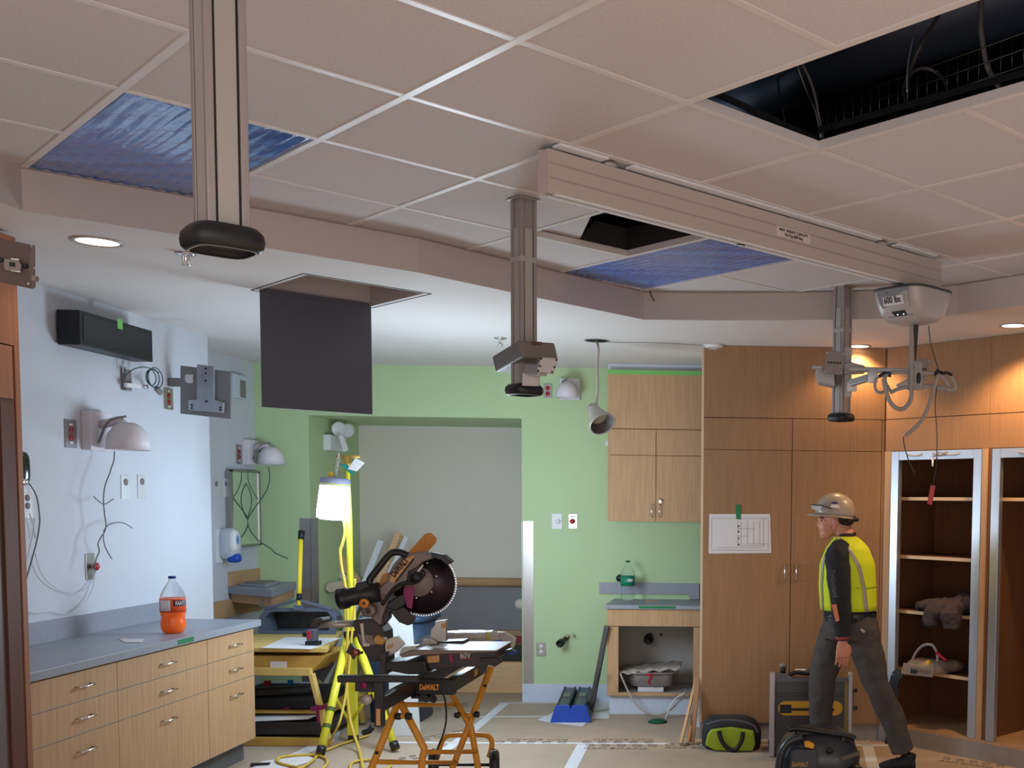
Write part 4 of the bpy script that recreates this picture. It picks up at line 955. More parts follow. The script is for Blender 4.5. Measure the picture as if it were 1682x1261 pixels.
# upper cabinet
YU = 8.63
t = thing('upper_cabinet', V(-.77, YU + .16, 1.49), 'maple wall cabinet edged with light green tape above the sink unit', 'cabinet')
ux0, ux1 = -1.140, -.375
MB().box(ux0, ux1, YU + .002, YG - .002, 1.488, 2.64).build('carcass', M_MAPLE, t)
MB().box(ux0, ux1 + .002, YU - .018, YU, 2.206, 2.64).build('upper_panel', M_MAPLE, t, bevel=.001)
for x0, x1, hx in ((ux0 + .012, -.768, -.796), (-.764, ux1, -.736)):
    MB().box(x0, x1, YU - .018, YU, 2.003, 2.200).build('door_top_panel', M_MAPLE, t, bevel=.001)
    d = MB().box(x0, x1, YU - .018, YU, 1.49, 1.999).build('door', M_MAPLE, t, bevel=.001)
    bar_handle(d, V(hx, YU - .018, 1.573), .048, V(0, -1, 0), V(0, 0, 1), .004)
MB().lathe([(0, 0), (.013, 0), (.013, .02), (0, .022)], V(-.735, YU - .018, 1.655), (0, -1, 0), seg=16).build('lock', M_CHROME, t)
MB().bar(V(-.733, YU - .045, 1.655), V(-.727, YU - .045, 1.635), .003, .02).build('key', M_CHROME, t)
MB().box(ux0, ux1, YU - .0195, YU - .0185, 2.62, 2.655).build('green_tape_strip', M_LTAPE, t)
MB().box(ux0, ux1, YU + .02, YG - .002, 2.641, ZS - .001).build('top_filler', M_WHITE, t)
MB().box(ux1 - .018, ux1, YU - .0197, YU - .0187, 2.39, 2.62).build('green_tape_strip', M_LTAPE, t)
# sink unit
YSK = 8.44
sx0, sx1 = -1.116, -.372
t = thing('sink_cabinet', V(-.75, YSK + .25, 0), 'maple sink cabinet without doors showing a bedpan inside', 'cabinet')
b = MB(); b.box(sx0, sx0 + .02, YSK, YG - .002, .15, .815); b.box(sx1 - .02, sx1, YSK, YG - .002, .15, .815); b.build('side_panel', M_MAPLE, t)
MB().box(sx0, sx1, YSK - .018, YSK, .69, .818).build('apron_panel', M_MAPLE, t, bevel=.001)
MB().box(sx0, sx0 + .085, YSK - .01, YSK, .175, .684).build('face_stile', M_MAPLE, t)
MB().box(sx1 - .085, sx1, YSK - .01, YSK, .175, .684).build('face_stile', M_MAPLE, t)
MB().box(sx0, sx1, YSK - .012, YSK + .0, .15, .175).build('bottom_rail', M_MAPLE_H, t)
MB().box(sx0 + .021, sx1 - .021, YSK + .001, YG - .003, .15, .168).build('cabinet_floor', M_LGREY, t)
MB().box(sx0 + .021, sx1 - .021, YG - .012, YG - .003, .17, .80).build('cabinet_back', mat('back_grey', (168, 164, 160), .7), t)
MB().box(sx0 + .01, sx1, YSK + .03, YSK + .04, 0, .149).build('toe_kick', M_FILMBASE, t)
t = thing('sink_counter', V(-.75, YSK + .2, .822), 'grey counter slab over the sink cabinet with green tape on its edge', 'countertop')
MB().box(sx0 - .015, sx1 - .001, YSK - .04, YG - .001, .822, .853).build('slab', M_GREYTOP, t, bevel=.002)
a, c = aty(1049, 992, YSK - .041), aty(1110, 992, YSK - .041)
MB().box(a.x, c.x, YSK - .0412, YSK - .0404, .829, .848).build('green_tape_strip', M_GTAPE, t)
tag(MB().box(-1.249, -.518, YG - .022, YG - .001, .895, .985).build('grey_backsplash', M_GREYTOP), 'grey backsplash strip on the green wall behind the clear bottle', 'backsplash')
tag(MB().box(-.517, -.44, YG - .03, YG - .001, .856, .985).build('splash_block', M_GREYTOP), 'short grey splash return at the right end of the backsplash', 'backsplash')
tag(MB().lathe([(0, 0), (.03, 0), (.03, .04), (0, .04)], aty(1019, 949, YG) , (0, -1, 0), seg=20).build('faucet_stub', M_BLACK), 'black round plumbing stub behind the clear bottle', 'pipe')
tag(MB().box(-.86, -.75, YG - .25, YG - .20, .854, .858).build('wood_shim', M_MAPLE), 'thin wood shim on the sink counter right of the clear bottle', 'shim')
bs = aty(1031, 982, 8.80); bs.z = .8535; sc = bs.y / F
t = bottle('clear_bottle', bs, 66 * sc, 11.5 * sc, 'clear empty plastic bottle with green label and cap on the sink counter', mat('green_cap', (20, 90, 60), .4), None, mat('green_label', (20, 130, 96), .4), 0)
va = math.atan2(-bs.x, bs.y)
bottle_patch(t, bs, 11.5 * sc * 1.03, va + .0, va + .8, .47 * 66 * sc, .55 * 66 * sc, M_PAPER, 'logo_patch')
# pipe stub in the cabinet
o = MB().lathe([(0, 0), (.028, 0), (.028, .05), (.038, .05), (.038, .09), (.03, .09), (0, .07)], aty(1067, 1044, YG - .013), Vector((0, -1, -.3)), seg=20).build('drain_stub', M_BLACK)
tag(o, 'black drain stub on the back of the open sink cabinet', 'pipe')
tag(MB().lathe([(0, 0), (.01, 0), (.01, .02), (0, .02)], aty(1086, 1042, YG - .013), (0, -1, 0), seg=12).build('small_stub', M_INK), 'tiny dark pipe stub right of the drain in the sink cabinet', 'pipe')
# basin (undermount sink) on a carton
yb = 8.62
c = aty(1071, 1132, yb)
t = thing('small_box', V(c.x, yb, .169), 'flat white box under the plastic wrapped sink basin', 'box')
MB().box(c.x - .10, c.x + .10, yb - .12, yb + .12, .169, .205).build('box_body', M_PAPER, t, bevel=.002)
c = aty(1071, 1119, yb)
t = thing('sink_basin', V(c.x, yb, .207), 'plastic wrapped stainless sink basin with red tie inside the sink cabinet', 'sink')
def bsec(z, hx, hy): return (V(c.x, yb, z), V(hx, 0, 0), V(0, hy, 0))
MB().loft([bsec(.207, .15, .11), bsec(.215, .165, .125), bsec(.29, .178, .14), bsec(.315, .18, .145), bsec(.318, .215, .17), bsec(.326, .215, .17)], seg=36, p=.5).build('basin_body', mat('basin_steel', (176, 170, 170), .22, .6, noise=.12, nscale=14, bump=.4, bscale=14), t)
b = MB(); n_ = 12; vs = []
for i in range(n_ + 1):
    for j in range(n_ + 1):
        x = c.x - .25 + .48 * i / n_; y = yb - .16 + .3 * j / n_
        vs.append(V(x, y, .33 + .045 * (i / n_) + .012 * math.sin(i * 2.1 + j) - (.02 if j == 0 else 0)))
b.add(vs, [[i * (n_ + 1) + j, (i + 1) * (n_ + 1) + j, (i + 1) * (n_ + 1) + j + 1, i * (n_ + 1) + j + 1] for i in range(n_) for j in range(n_)], True)
b.build('plastic_wrap', mat('cloudy_plastic', (168, 156, 146), .3), t, solid=.003)
b = MB(); b.tube(smoothpath([V(c.x, yb - .19, .325), V(c.x + .01, yb - .19, .29), V(c.x - .01, yb - .18, .26), V(c.x + .005, yb - .17, .235)]), .008, 8); b.tube([V(c.x - .03, yb - .185, .31), V(c.x + .03, yb - .185, .318)], .008, 8); b.build('red_tie', M_RED, t)
# cable from the cabinet
cable('loose_cable', [aty(1019, 1106, 8.38), aty(1027, 1125, 8.36), aty(1040, 1150, 8.33), aty(1058, 1168, 8.3), aty(1080, 1174, 8.3), aty(1100, 1166, 8.32), aty(1118, 1148, 8.36), aty(1126, 1135, 8.4)], .008, M_LGREY, 'grey cable looping out of the open sink cabinet', 'cable')
cable('loose_cable', [aty(1125, 1138, 8.35), aty(1110, 1147, 8.33), aty(1101, 1160, 8.3), aty(1096, 1172, 8.3), aty(1092, 1182, 8.3)], .005, M_WPLAST, 'thin white cable with green end below the sink cabinet', 'cable')
q = atz(1080, 1185, .004)
tag(MB().lathe([(0, 0), (.075, 0), (.06, .012), (0, .02)], q, seg=14).build('green_tape_scrap', mat('dark_green', (10, 86, 50), .6)), 'crumpled dark green tape scrap on the floor below the sink cabinet', 'tape')
# gray strip leaning at the sink unit
a = atz(970, 1171, .003); c = aty(997, 1028, 8.40)
tag(MB().bar(a + V(0, 0, .01), c, .018, .04).build('leaning_strip', mat('dark_strip', (84, 82, 80), .5)), 'long dark grey strip leaning against the left side of the sink cabinet', 'strip')
tag(MB().bar(a + V(-.02, -.03, .012), aty(986, 1095, 8.3), .012, .02).build('leaning_strip', MATS['dark_strip']), 'short thin dark strip leaning beside the long grey strip', 'strip')
# blue stick lights / long blue packs
def bluepack(u0, v0, u1, v1, lb):
    A1 = atz(u0, v0, 0); B1 = atz(u1, v1, 0); d = (B1 - A1).normalized(); x = d.cross(V(0, 0, 1)).normalized()
    t = thing('blue_tool_case', A1, lb, 'tool case', 'pair of long blue cases')
    def sec(p, w, h): return [p - x * w, p + x * w, p + x * w * .55 + V(0, 0, h), p - x * w * .55 + V(0, 0, h)]
    MB().add([], []); L = (B1 - A1)
    MB().prism(sec(A1 + d * .02 + V(0, 0, .003), .085, .12), L).build('case_body', mat('navy_plastic', (36, 50, 86), .35) if 'navy_plastic' not in MATS else MATS['navy_plastic'], t, bevel=.008)
    MB().prism(sec(A1 + V(0, 0, .002), .092, .13), d * .02).build('blue_end', M_BLUE, t, bevel=.004)
    MB().prism(sec(B1 + V(0, 0, .002), .092, .13), d * .02).build('blue_end', M_BLUE, t, bevel=.004)
    b = MB(); m_ = (A1 + B1) / 2
    for k in (-1, 1): b.bar(A1 + x * .04 * k + d * .05 + V(0, 0, .128), B1 + x * .04 * k + V(0, 0, .128), .008, .008)
    b.build('top_ribs', M_BLACK, t)
    MB().bar(m_ - d * .08 + V(0, 0, .127), m_ + d * .06 + V(0, 0, .127), .05, .006).build('label_plate', M_GREY, t)
bluepack(924, 1187, 938, 1149, 'left one of two long blue edged tool cases on white paper')
bluepack(951, 1187, 962, 1148, 'right one of two long blue edged tool cases on white paper')
# white paper under / sheets
def sheet(pts, lb, z=.002, m=M_PAPER, name='paper_sheet', cat='paper', group=None):
    return tag(MB().prism([atz(u, v, z) for u, v in pts], (0, 0, .0008)).build(name, m), lb, cat, group)
sheet([(882, 1182), (905, 1187), (957, 1193), (970, 1180), (1000, 1180), (1001, 1150), (975, 1147), (930, 1150), (905, 1172)], 'white paper sheet under the two blue tool cases')
sheet([(1135, 1190), (1150, 1170), (1150, 1195)], 'small white paper scrap behind the leaning wood strips')
# tape seams on the floor (part of floor protection)
def tape(pts, w=.06):
    p = [atz(u, v, .0012) for u, v in pts]; b = MB()
    for a, c in zip(p, p[1:]): b.bar(a, c, w, .0008)
    return b.build('seam_tape', M_TAPE, fp)
tape([(645, 1219), (1100, 1221)], .045); tape([(1150, 1222), (1682, 1225)], .045)
tape([(958, 1222), (930, 1275)], .08)
tape([(830, 1154), (775, 1200), (720, 1240)], .07)
tape([(778, 1177), (915, 1176)], .03); tape([(820, 1154), (1000, 1154)], .03)
tape([(1424, 1222), (1440, 1280)], .075)
tape([(720, 1115), (858, 1115)], .05)
tape([(560, 1150), (545, 1215)], .08)
tape([(440, 1262), (540, 1215)], .10)
# printed marks
def ramtext(u, v, ang=0, flip=False, s=.07):
    p = atz(u, v, .0014); xd = V(math.cos(ang), math.sin(ang), 0); up = V(-math.sin(ang), math.cos(ang), 0)
    if flip: xd, up = -xd, -up
    text('RAM BOARD', s, p - xd * s * 3.4, xd, up, M_INK2, fp, 'printed_text', ext=.0002, sx=1.05)
    b = MB()
    for k in range(5):
        c = p + xd * (s * 1.5 * (k - 2)) + up * s * 1.6
        b.tube([c + V(.42 * s * math.cos(t_ * PI / 8), .42 * s * math.sin(t_ * PI / 8), 0) for t_ in range(16)], .0035, 4, closed=True, flat=.1)
    b.build('printed_rings', M_INK2, fp)
M_INK2 = mat('print_ink', (120, 108, 98), .8)
ramtext(878, 1213, 0, True); ramtext(1018, 1213, 0, True)
ramtext(1017, 1230, 0, False); ramtext(1590, 1256, -.55, False, .06); ramtext(1150, 1229, 0, False)
ramtext(1440, 1218, -.2, False, .055)
ramtext(800, 1120, .8, False, .055); ramtext(745, 1163, .9, False, .055); ramtext(722, 1205, .9, True, .055); ramtext(690, 1245, .9, False, .05)
ramtext(850, 1094, 0, False, .05)
# niche pile : lumber boxes
M_LUM = wood('raw_lumber', (206, 170, 128), .12, (1, 26, 26))
yN = 9.7
def fbox(name, u0, v0, u1, v1, y, dep, m, lb, cat, z0=None, group=None, bevel=.004):
    a = aty(u0, v0, y); c = aty(u1, v1, y)
    zlo = 0.001 if z0 is None else z0
    return tag(MB().box(a.x, c.x, y, y + dep, zlo, a.z).build(name, m, bevel=bevel), lb, cat, group)
o = fbox('lumber_stack', 690, 1086, 866, 1108, 9.35, .55, M_LUM, 'low stack of raw lumber on the niche floor', 'lumber')
zt_ = o.dimensions.z
b0 = aty(690, 1086, 9.35).z + .002
tag(MB().box(-2.9, -2.0, 9.45, 9.75, b0, b0 + .13).build('open_crate', M_LUM, bevel=.003), 'shallow open wooden crate of odds and ends in the niche', 'crate')
tag(MB().box(-2.35, -1.95, 9.40, 9.44, b0, b0 + .14).build('dark_case', M_BLACK, bevel=.003), 'black flat case standing in front of the wooden crate', 'case')
for k, (x, y, mm, lb, hx) in enumerate(((-2.62, 9.55, M_RED, 'small red tool pack on the wooden crate', .07), (-2.45, 9.6, M_MAPLE, 'small wood offcut block on the wooden crate', .05), (-2.22, 9.55, M_BLUE, 'small blue pack on the wooden crate', .06), (-2.05, 9.6, mat('dark_red', (120, 40, 44), .6), 'dark red box on the wooden crate by the corner guard', .06))):
    tag(MB().box(x - hx, x + hx, y - .04, y + .04, b0 + .132, b0 + .19).build('small_pack' if k != 1 else 'wood_offcut', mm, bevel=.006), lb, 'pack' if k != 1 else 'offcut')
# lumber scraps leaning on the niche's left side
M_TRIM = mat('white_trim', (206, 212, 218), .5)
scr = [((588, 985), (626, 888), M_TRIM, .05, 'white trim strip leaning, leftmost of the steep ones behind the saw'), ((610, 985), (655, 875), M_LUM, .05, 'raw wood strip leaning steeply behind the saw handle'), ((620, 985), (668, 882), M_TRIM, .04, 'white trim strip with dark edge leaning beside the wood strips'), ((602, 990), (641, 895), M_LUM, .03, 'narrow raw wood strip between the white trim strips'), ((628, 990), (660, 880), M_LUM, .03, 'thin raw wood strip, second from the tall one behind the saw'),
       ((610, 985), (545, 898), M_LUM, .07, 'wide wood strip leaning left behind the yellow lamp pole'), ((575, 960), (549, 929), M_TRIM, .05, 'short white strip leaning left of the yellow lamp pole'), ((563, 1005), (550, 964), M_TRIM, .03, 'thin white strip leaning low left of the lamp pole'), ((572, 1010), (550, 988), M_LUM, .04, 'short pinkish wood strip low behind the saw motor')]
for k, (p0, p1, m_, w_, lb) in enumerate(scr):
    a = aty(p0[0], p0[1], 9.35 + .03 * k); c = aty(p1[0], p1[1], 9.45 + .03 * k); d = (c - a)
    if k < 5: a = a - d * ((a.z - .02) / d.z)
    else: a = a - d * min(.9, (a.z - .15) / d.z)
    tag(MB().bar(a, c, w_, .018, up=(0, 1, 0)).build('scrap_strip', m_), lb, 'wood strip', 'leaning trim and lumber scraps')
# folded cream tubes / roll at left behind (540,990)
tag(MB().tube([V(NX0 + .06, YG + .25, (za + zb) / 2), V(NX0 + .06, NY - .12, (za + zb) / 2)], (za - zb) / 2 * 1.05, 14).build('handrail', mat('cream_roll', (196, 180, 156), .6)), 'short cream handrail on the left side wall of the niche', 'handrail')
# bins behind saw
def binn(u0, v0, u1, v1, y, m, lb):
    a = aty(u0, v0, y); c = aty(u1, v0, y); zt = a.z
    t = thing('storage_tote', V((a.x + c.x) / 2, y + .2, 0), lb, 'storage bin', 'blue grey storage totes')
    cx, hx = (a.x + c.x) / 2, (c.x - a.x) / 2
    MB().loft([(V(cx, y + .25, .002), V(hx * .82, 0, 0), V(0, .2, 0)), (V(cx, y + .25, zt - .05), V(hx * .96, 0, 0), V(0, .24, 0))], seg=32, p=.35).build('tub', m, t)
    MB().loft([(V(cx, y + .25, zt - .05), V(hx * 1.05, 0, 0), V(0, .27, 0)), (V(cx, y + .25, zt - .01), V(hx * 1.05, 0, 0), V(0, .27, 0)), (V(cx, y + .25, zt), V(hx * .9, 0, 0), V(0, .22, 0))], seg=32, p=.35).build('lid', m, t)
m_bin = mat('tote_blue', (58, 78, 108), .45)
binn(588, 1010, 694, 1140, 8.0, m_bin, 'large blue grey lidded bin behind the miter saw')
q = py([(641, 1004), (670, 1014), (684, 1040), (684, 1062), (636, 1062), (634, 1020)], 7.6)
o = MB().prism([aty(636, 1008, 7.6), aty(676, 1012, 7.6), V(aty(690, 1160, 7.6).x, 7.6, .002), V(aty(640, 1160, 7.6).x, 7.6, .002)], (0, .012, 0)).build('white_board', M_TRIM); tag(o, 'large white board standing on the floor behind the miter saw', 'board')
# ================================================================== RIGHT SIDE
YW = 7.58; wx0, wx1 = -.362, .885
t = thing('wardrobe', V(.26, YW + .3, 0), 'tall wood wardrobe with two doors behind the walking person', 'cabinet')
MB().box(wx0, wx1, YW + .002, YW + .62, .117, ZS - .002).build('carcass', M_CHERRY, t)
MB().box(wx0 - .004, wx0 + .012, YW - .002, YW + .62, .117, ZS - .002).build('side_edge', mat('pale_edge', (214, 190, 160), .5), t)
MB().box(wx0 + .012, wx1 - .001, YW - .018, YW + .001, 2.222, ZS - .002).build('upper_panel', M_CHERRY, t)
MB().box(.871, wx1 - .001, YW - .018, YW + .001, .117, 2.216).build('filler_strip', M_CHERRY, t)
for x0, x1, hx in ((wx0 + .014, .2525, .200), (.2575, .868, .290)):
    MB().box(x0, x1, YW - .018, YW + .001, 2.004, 2.216).build('door_top_panel', M_CHERRY, t, bevel=.001)
    d = MB().box(x0, x1, YW - .018, YW + .001, .120, 2.000).build('door', M_CHERRY, t, bevel=.001)
    hp = aty(1289 if hx < .25 else 1308, 940, YW - .018)
    bar_handle(d, V(hp.x, YW - .018, hp.z), .052, V(0, -1, 0), V(0, 0, 1), .0042)
MB().box(wx0, wx1, YW + .005, YW + .02, 0, .117).build('toe_kick', mat('dusty_kick', (150, 140, 134), .6, noise=.1, nscale=8), t)
# closets (diagonal)
def dbox(mb, s0, s1, z0, z1, f, bk):    # f in front (toward camera), bk behind
    return mb.prism([dp(s0, z0, f), dp(s1, z0, f), dp(s1, z0, -bk), dp(s0, z0, -bk)], (0, 0, z1 - z0))
DEP = .60
zb_, zt_ = .135, 2.005
def closet(s0, s1, lb, shelves, first):
    t = thing('open_closet', dp((s0 + s1) / 2, 0, -.3), lb, 'closet', 'open wood closets at right')
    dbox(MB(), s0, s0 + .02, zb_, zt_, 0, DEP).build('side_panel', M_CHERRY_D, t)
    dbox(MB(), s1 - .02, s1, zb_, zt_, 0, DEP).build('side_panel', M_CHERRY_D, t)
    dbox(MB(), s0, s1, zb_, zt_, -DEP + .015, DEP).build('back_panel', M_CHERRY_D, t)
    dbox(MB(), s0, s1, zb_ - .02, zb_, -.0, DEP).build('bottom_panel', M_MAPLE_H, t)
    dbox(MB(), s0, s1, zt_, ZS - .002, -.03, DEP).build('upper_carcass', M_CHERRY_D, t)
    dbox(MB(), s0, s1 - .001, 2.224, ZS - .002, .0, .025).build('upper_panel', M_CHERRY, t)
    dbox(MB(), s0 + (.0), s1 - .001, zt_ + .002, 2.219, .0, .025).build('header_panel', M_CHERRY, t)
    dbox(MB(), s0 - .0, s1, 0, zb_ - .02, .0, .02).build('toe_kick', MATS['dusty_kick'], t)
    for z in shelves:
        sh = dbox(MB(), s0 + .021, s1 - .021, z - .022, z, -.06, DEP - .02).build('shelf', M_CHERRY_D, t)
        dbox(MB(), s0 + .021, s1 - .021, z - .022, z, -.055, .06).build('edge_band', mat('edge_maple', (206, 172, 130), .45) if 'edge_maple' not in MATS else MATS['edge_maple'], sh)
    # aluminium sliding frame
    f0, f1 = (s0 + .075, s1 - .045) if first else (s0 + .03, s1 - .03)
    for a, c in ((f0, f0 + .062), (f1 - .062, f1)):
        dbox(MB(), a, c, zb_ + .003, zt_ - .003, .010, .03).build('door_frame_stile', M_ALU, t, bevel=.002)
    dbox(MB(), f0 + .062, f1 - .062, zt_ - .062, zt_ - .003, .008, .026).build('door_frame_rail', M_ALU, t, bevel=.002)
    for fr in (.27, .68):
        s_ = f0 + (f1 - f0) * fr
        MB().tube([dp(s_ - .06, zt_ - .028, .012), dp(s_ - .02, zt_ - .034, .013), dp(s_ + .03, zt_ - .034, .013), dp(s_ + .06, zt_ - .026, .012)], .006, 8, flat=.5).build('rail_scratch_plate', M_LGREY, t)
    if first:
        dbox(MB(), s0, s0 + .072, zb_, zt_, .004, .03).build('wood_post', M_MAPLE, t)
    dbox(MB(), s1 - .040, s1 + .0, zb_, zt_, .012, .03).build('wood_mullion', M_MAPLE, t)
    return t
closet(.0, .845, 'left open closet with four shelves behind aluminium framing', (1.695, 1.298, .922, .518), True)
closet(.846, 1.85, 'right open closet cut by the frame edge', (1.695,), False)
# hinge hardware with hanging tie at top rail
t = thing('rail_latch', dp(.44, 1.93, .03), 'chrome latch with small hanging cylinder on the closet top rail', 'latch')
MB().tube([atd(1534, 747, .03), atd(1546, 747, .03)], .009, 10).build('latch_bar', M_CHROME, t)
MB().ell(atd(1534, 747, .035), (.014, .014, .014)).build('latch_knob', M_CHROME, t); MB().ell(atd(1545, 746, .035), (.014, .014, .014)).build('latch_knob', M_CHROME, t)
MB().tube([atd(1532, 752, .03), atd(1532, 766, .03)], .007, 8).build('hanging_pin', M_WPLAST, t)
# jacket on shelf
m_jk = mat('jacket_brown', (64, 52, 52), .9, noise=.15, nscale=12, bump=.5, bscale=30)
t = thing('folded_jacket', dp(.48, .93, -.2), 'dark brown jacket thrown over the third closet shelf', 'jacket')
zc_ = .925
b = MB()
b.ell(dp(.55, zc_ + .05, -.16), (.20, .15, .05)); b.ell(dp(.62, zc_ + .09, -.2), (.14, .12, .05)); b.ell(dp(.48, zc_ + .02, -.06), (.10, .10, .05))
b.tube([dp(.40, zc_ + .03, -.05), dp(.42, zc_ - .01, .0), dp(.44, zc_ - .085, .015)], [.05, .055, .045], 12)
b.tube([dp(.60, zc_ + .05, -.03), dp(.60, zc_ - .01, .015), dp(.61, zc_ - .09, .02)], [.06, .07, .055], 12)
b.tube([dp(.28, zc_ + .03, -.08), dp(.36, zc_ + .045, -.08), dp(.46, zc_ + .06, -.12)], [.035, .038, .045], 12)
folds(b.build('jacket_body', m_jk, t, remesh=.008, smoothit=3), .04, .06)
b = MB(); b.tube([dp(.26, zc_ + .028, -.075), dp(.285, zc_ + .03, -.078)], .037, 12); b.tube([dp(.44, zc_ - .088, .015), dp(.438, zc_ - .075, .013)], .047, 12); b.build('cuff', mat('cuff_dark', (44, 38, 40), .9), t)
tag(MB().prism([dp(.45, zc_ + .12, -.25), dp(.70, zc_ + .19, -.25), dp(.72, zc_ + .06, -.25), dp(.5, zc_ + .04, -.25)], DN * -.06).build('black_cloth', mat('black_fabric', (22, 22, 26), .95), bevel=.01), 'black cloth bundled behind the brown jacket on the shelf', 'cloth')
# tool pouch on lowest shelf
zp = .520
m_pouch = mat('canvas_tan', (142, 122, 106), .9, noise=.12, nscale=20)
t = thing('tool_pouch', dp(.38, zp, -.1), 'tan canvas tool pouch with rounded handle on the lowest closet shelf', 'tool pouch')
b = MB(); b.loft([(dp(.37, zp + .002, -.06), DT * .15, DN * .09), (dp(.37, zp + .05, -.07), DT * .15, DN * .10), (dp(.37, zp + .075, -.08), DT * .13, DN * .08)], seg=24, p=.6)
b.build('pouch_body', m_pouch, t)
MB().ell(dp(.50, zp + .05, -.10), (.12, .08, .045)).build('pouch_bag', mat('canvas_dark', (104, 88, 78), .9, noise=.2, nscale=20), t)
b = MB(); b.tube(smoothpath([dp(.25, zp + .02, -.03), dp(.26, zp + .10, -.05), dp(.32, zp + .17, -.06), dp(.40, zp + .18, -.06), dp(.45, zp + .12, -.05), dp(.46, zp + .03, -.03)]), .010, 8); b.build('hoop_handle', mat('grey_webbing', (150, 140, 134), .8), t)
MB().prism([dp(.20, zp - .028, .022), dp(.47, zp - .02, .022), dp(.48, zp + .06, .015), dp(.22, zp + .05, .015)], DN * .006).build('front_flap', m_pouch, t, bevel=.003)
MB().ell(dp(.42, zp + .06, .01), (.02, .012, .03)).build('yellow_tool', mat('tape_yellow', (220, 170, 40), .4), t)
MB().tube([dp(.44, zp + .14, -.05), dp(.52, zp + .09, -.05)], .012, 8).build('red_tool', M_RED, t)
MB().prism([dp(.29, zp - .012, .029), dp(.335, zp - .012, .029), dp(.335, zp + .015, .029), dp(.29, zp + .015, .029)], DN * .004).build('buckle', M_BLACK, t)
st = [dp(.20, zp - .015, .03), dp(.165, zp - .05, .034), dp(.14, zp - .14, .036), dp(.135, .06, .036), dp(.135, .004, .05)]
b = MB()
for a, c in zip(st, st[1:]): b.bar(a, c + (c - a).normalized() * .006, .075, .006, up=DN)
b.build('hanging_strap', M_BLACK, t)
# drawing taped on the wardrobe
yd = YW - .0195
t = thing('taped_drawing', aty(1214, 907, yd), 'printed floor plan drawing taped to the left wardrobe door', 'drawing')
q = py([(1165, 844), (1265, 844), (1267, 908), (1164, 909)], yd)
MB().prism(q, (0, -.001, 0)).build('paper_sheet', M_PAPER, t)
b = MB(); yy = yd - .0014
def ln(u0, v0, u1, v1, w=.0022): b.bar(aty(u0, v0, yy), aty(u1, v1, yy), w, .0004, up=(0, 1, 0))
for r in ((1169, 851, 1262, 851), (1169, 903, 1262, 904), (1169, 851, 1169, 903), (1262, 851, 1262, 904), (1212, 851, 1212, 896), (1217, 858, 1217, 894), (1228, 854, 1228, 892), (1238, 856, 1238, 893), (1248, 856, 1248, 893), (1212, 896, 1256, 896), (1212, 868, 1240, 868), (1212, 880, 1228, 880), (1225, 893, 1262, 893), (1254, 851, 1254, 898), (1173, 899, 1250, 899)): ln(*r)
b.build('plan_lines', mat('plan_ink', (120, 118, 126), .8), t)
b = MB()
for v in (864, 873, 884, 894): b.lathe([(0, 0), (.006, 0), (.006, .0005)], aty(1213, v, yy), (0, -1, 0), seg=8)
b.build('plan_dots', M_INK, t)
MB().prism(py([(1209, 828), (1217, 829), (1217, 853), (1209, 852)], yd - .0016), (0, -.0006, 0)).build('green_tape_strip', M_GTAPE, t)
# ================================================================== MITER SAW + STAND
def CR(pts, ox=480, oy=860, s=4.2025): return [(ox + x / s, oy + y / s) for x, y in pts]
def slab(pts, y, th, name, m, parent, bevel=.002, raw=False):
    q = pts if raw else CR(pts)
    return MB().prism(py(q, y), (0, th, 0)).build(name, m, parent, bevel=bevel)
M_SAWG = mat('saw_taupe', (122, 108, 102), .5, .2, noise=.08, nscale=30)
M_SAWD = mat('saw_dark', (58, 50, 50), .55, noise=.1, nscale=20)
M_SAWL = mat('saw_alloy', (176, 170, 162), .4, .5, noise=.08, nscale=20)
M_BLADE = mat('blade_dark', (46, 34, 42), .28, .6)
M_TAN = mat('tan_label', (196, 146, 92), .5)
M_MAG = mat('magenta_tape', (130, 24, 84), .5)
M_BLK2 = mat('stand_black', (34, 33, 36), .38, .3)
ys = 5.0
rA, rB, zr = -1.335, -1.492, .815
t = thing('saw_stand', V(-1.42, 5.0, 0), 'yellow legged rolling saw stand with black rails under the miter saw', 'saw stand')
for x, y0, y1 in ((rA, 4.86, 5.80), (rB, 4.40, 5.80)): MB().box(x - .02, x + .02, y0, y1, zr - .03, zr + .03).build('rail', M_BLK2, t, bevel=.004)
MB().box(rB - .02, rA + .03, 4.82, 4.86, zr - .035, zr + .035).build('end_box', M_BLK2, t, bevel=.006)
text('DeWALT', .034, V(rB + .035, 4.818, zr - .012), (1, 0, 0), (0, 0, 1), mat('brand_yellow', (230, 150, 50), .5), t, 'brand_lettering', bold=.0012, sx=.62)
MB().box(rA + .0205, rA + .022, 5.2, 5.26, zr - .012, zr + .018).build('rail_sticker', M_TAN, t)
# near work support (T shape)
a = aty(556, 1114, 4.38); c = aty(687, 1114, 4.38)
MB().bar(a, c, .035, .028).build('work_support_bar', M_BLK2, t, bevel=.004)
p = aty(622.5, 1119, 4.38)
MB().box(p.x - .018, p.x + .018, 4.37, 4.40, aty(622, 1193, 4.38).z, p.z).build('support_post', M_BLK2, t, bevel=.003)
MB().box(p.x - .008, p.x + .008, 4.366, 4.3695, aty(622, 1190, 4.38).z, aty(622, 1163, 4.38).z).build('warning_label', M_TAN, t)
MB().tube(smoothpath([aty(612, 1193, 4.42), aty(606, 1200, 4.42), aty(596, 1203, 4.42)]), .012, 10).build('black_hook', M_BLACK, t)
MB().lathe([(0, 0), (.02, 0), (.02, .02), (0, .02)], aty(604, 1148, 4.36), (0, -1, 0), seg=12).build('clamp_knob', M_LGREY, t)
MB().lathe([(0, 0), (.012, 0), (.012, .01), (0, .01)], aty(599, 1125, 4.36), (0, -1, 0), seg=12).build('magenta_knob', M_MAG, t)
MB().bar(aty(585, 1122, 4.42), aty(628, 1124, 4.42), .03, .06).build('support_bracket', M_BLK2, t, bevel=.004)
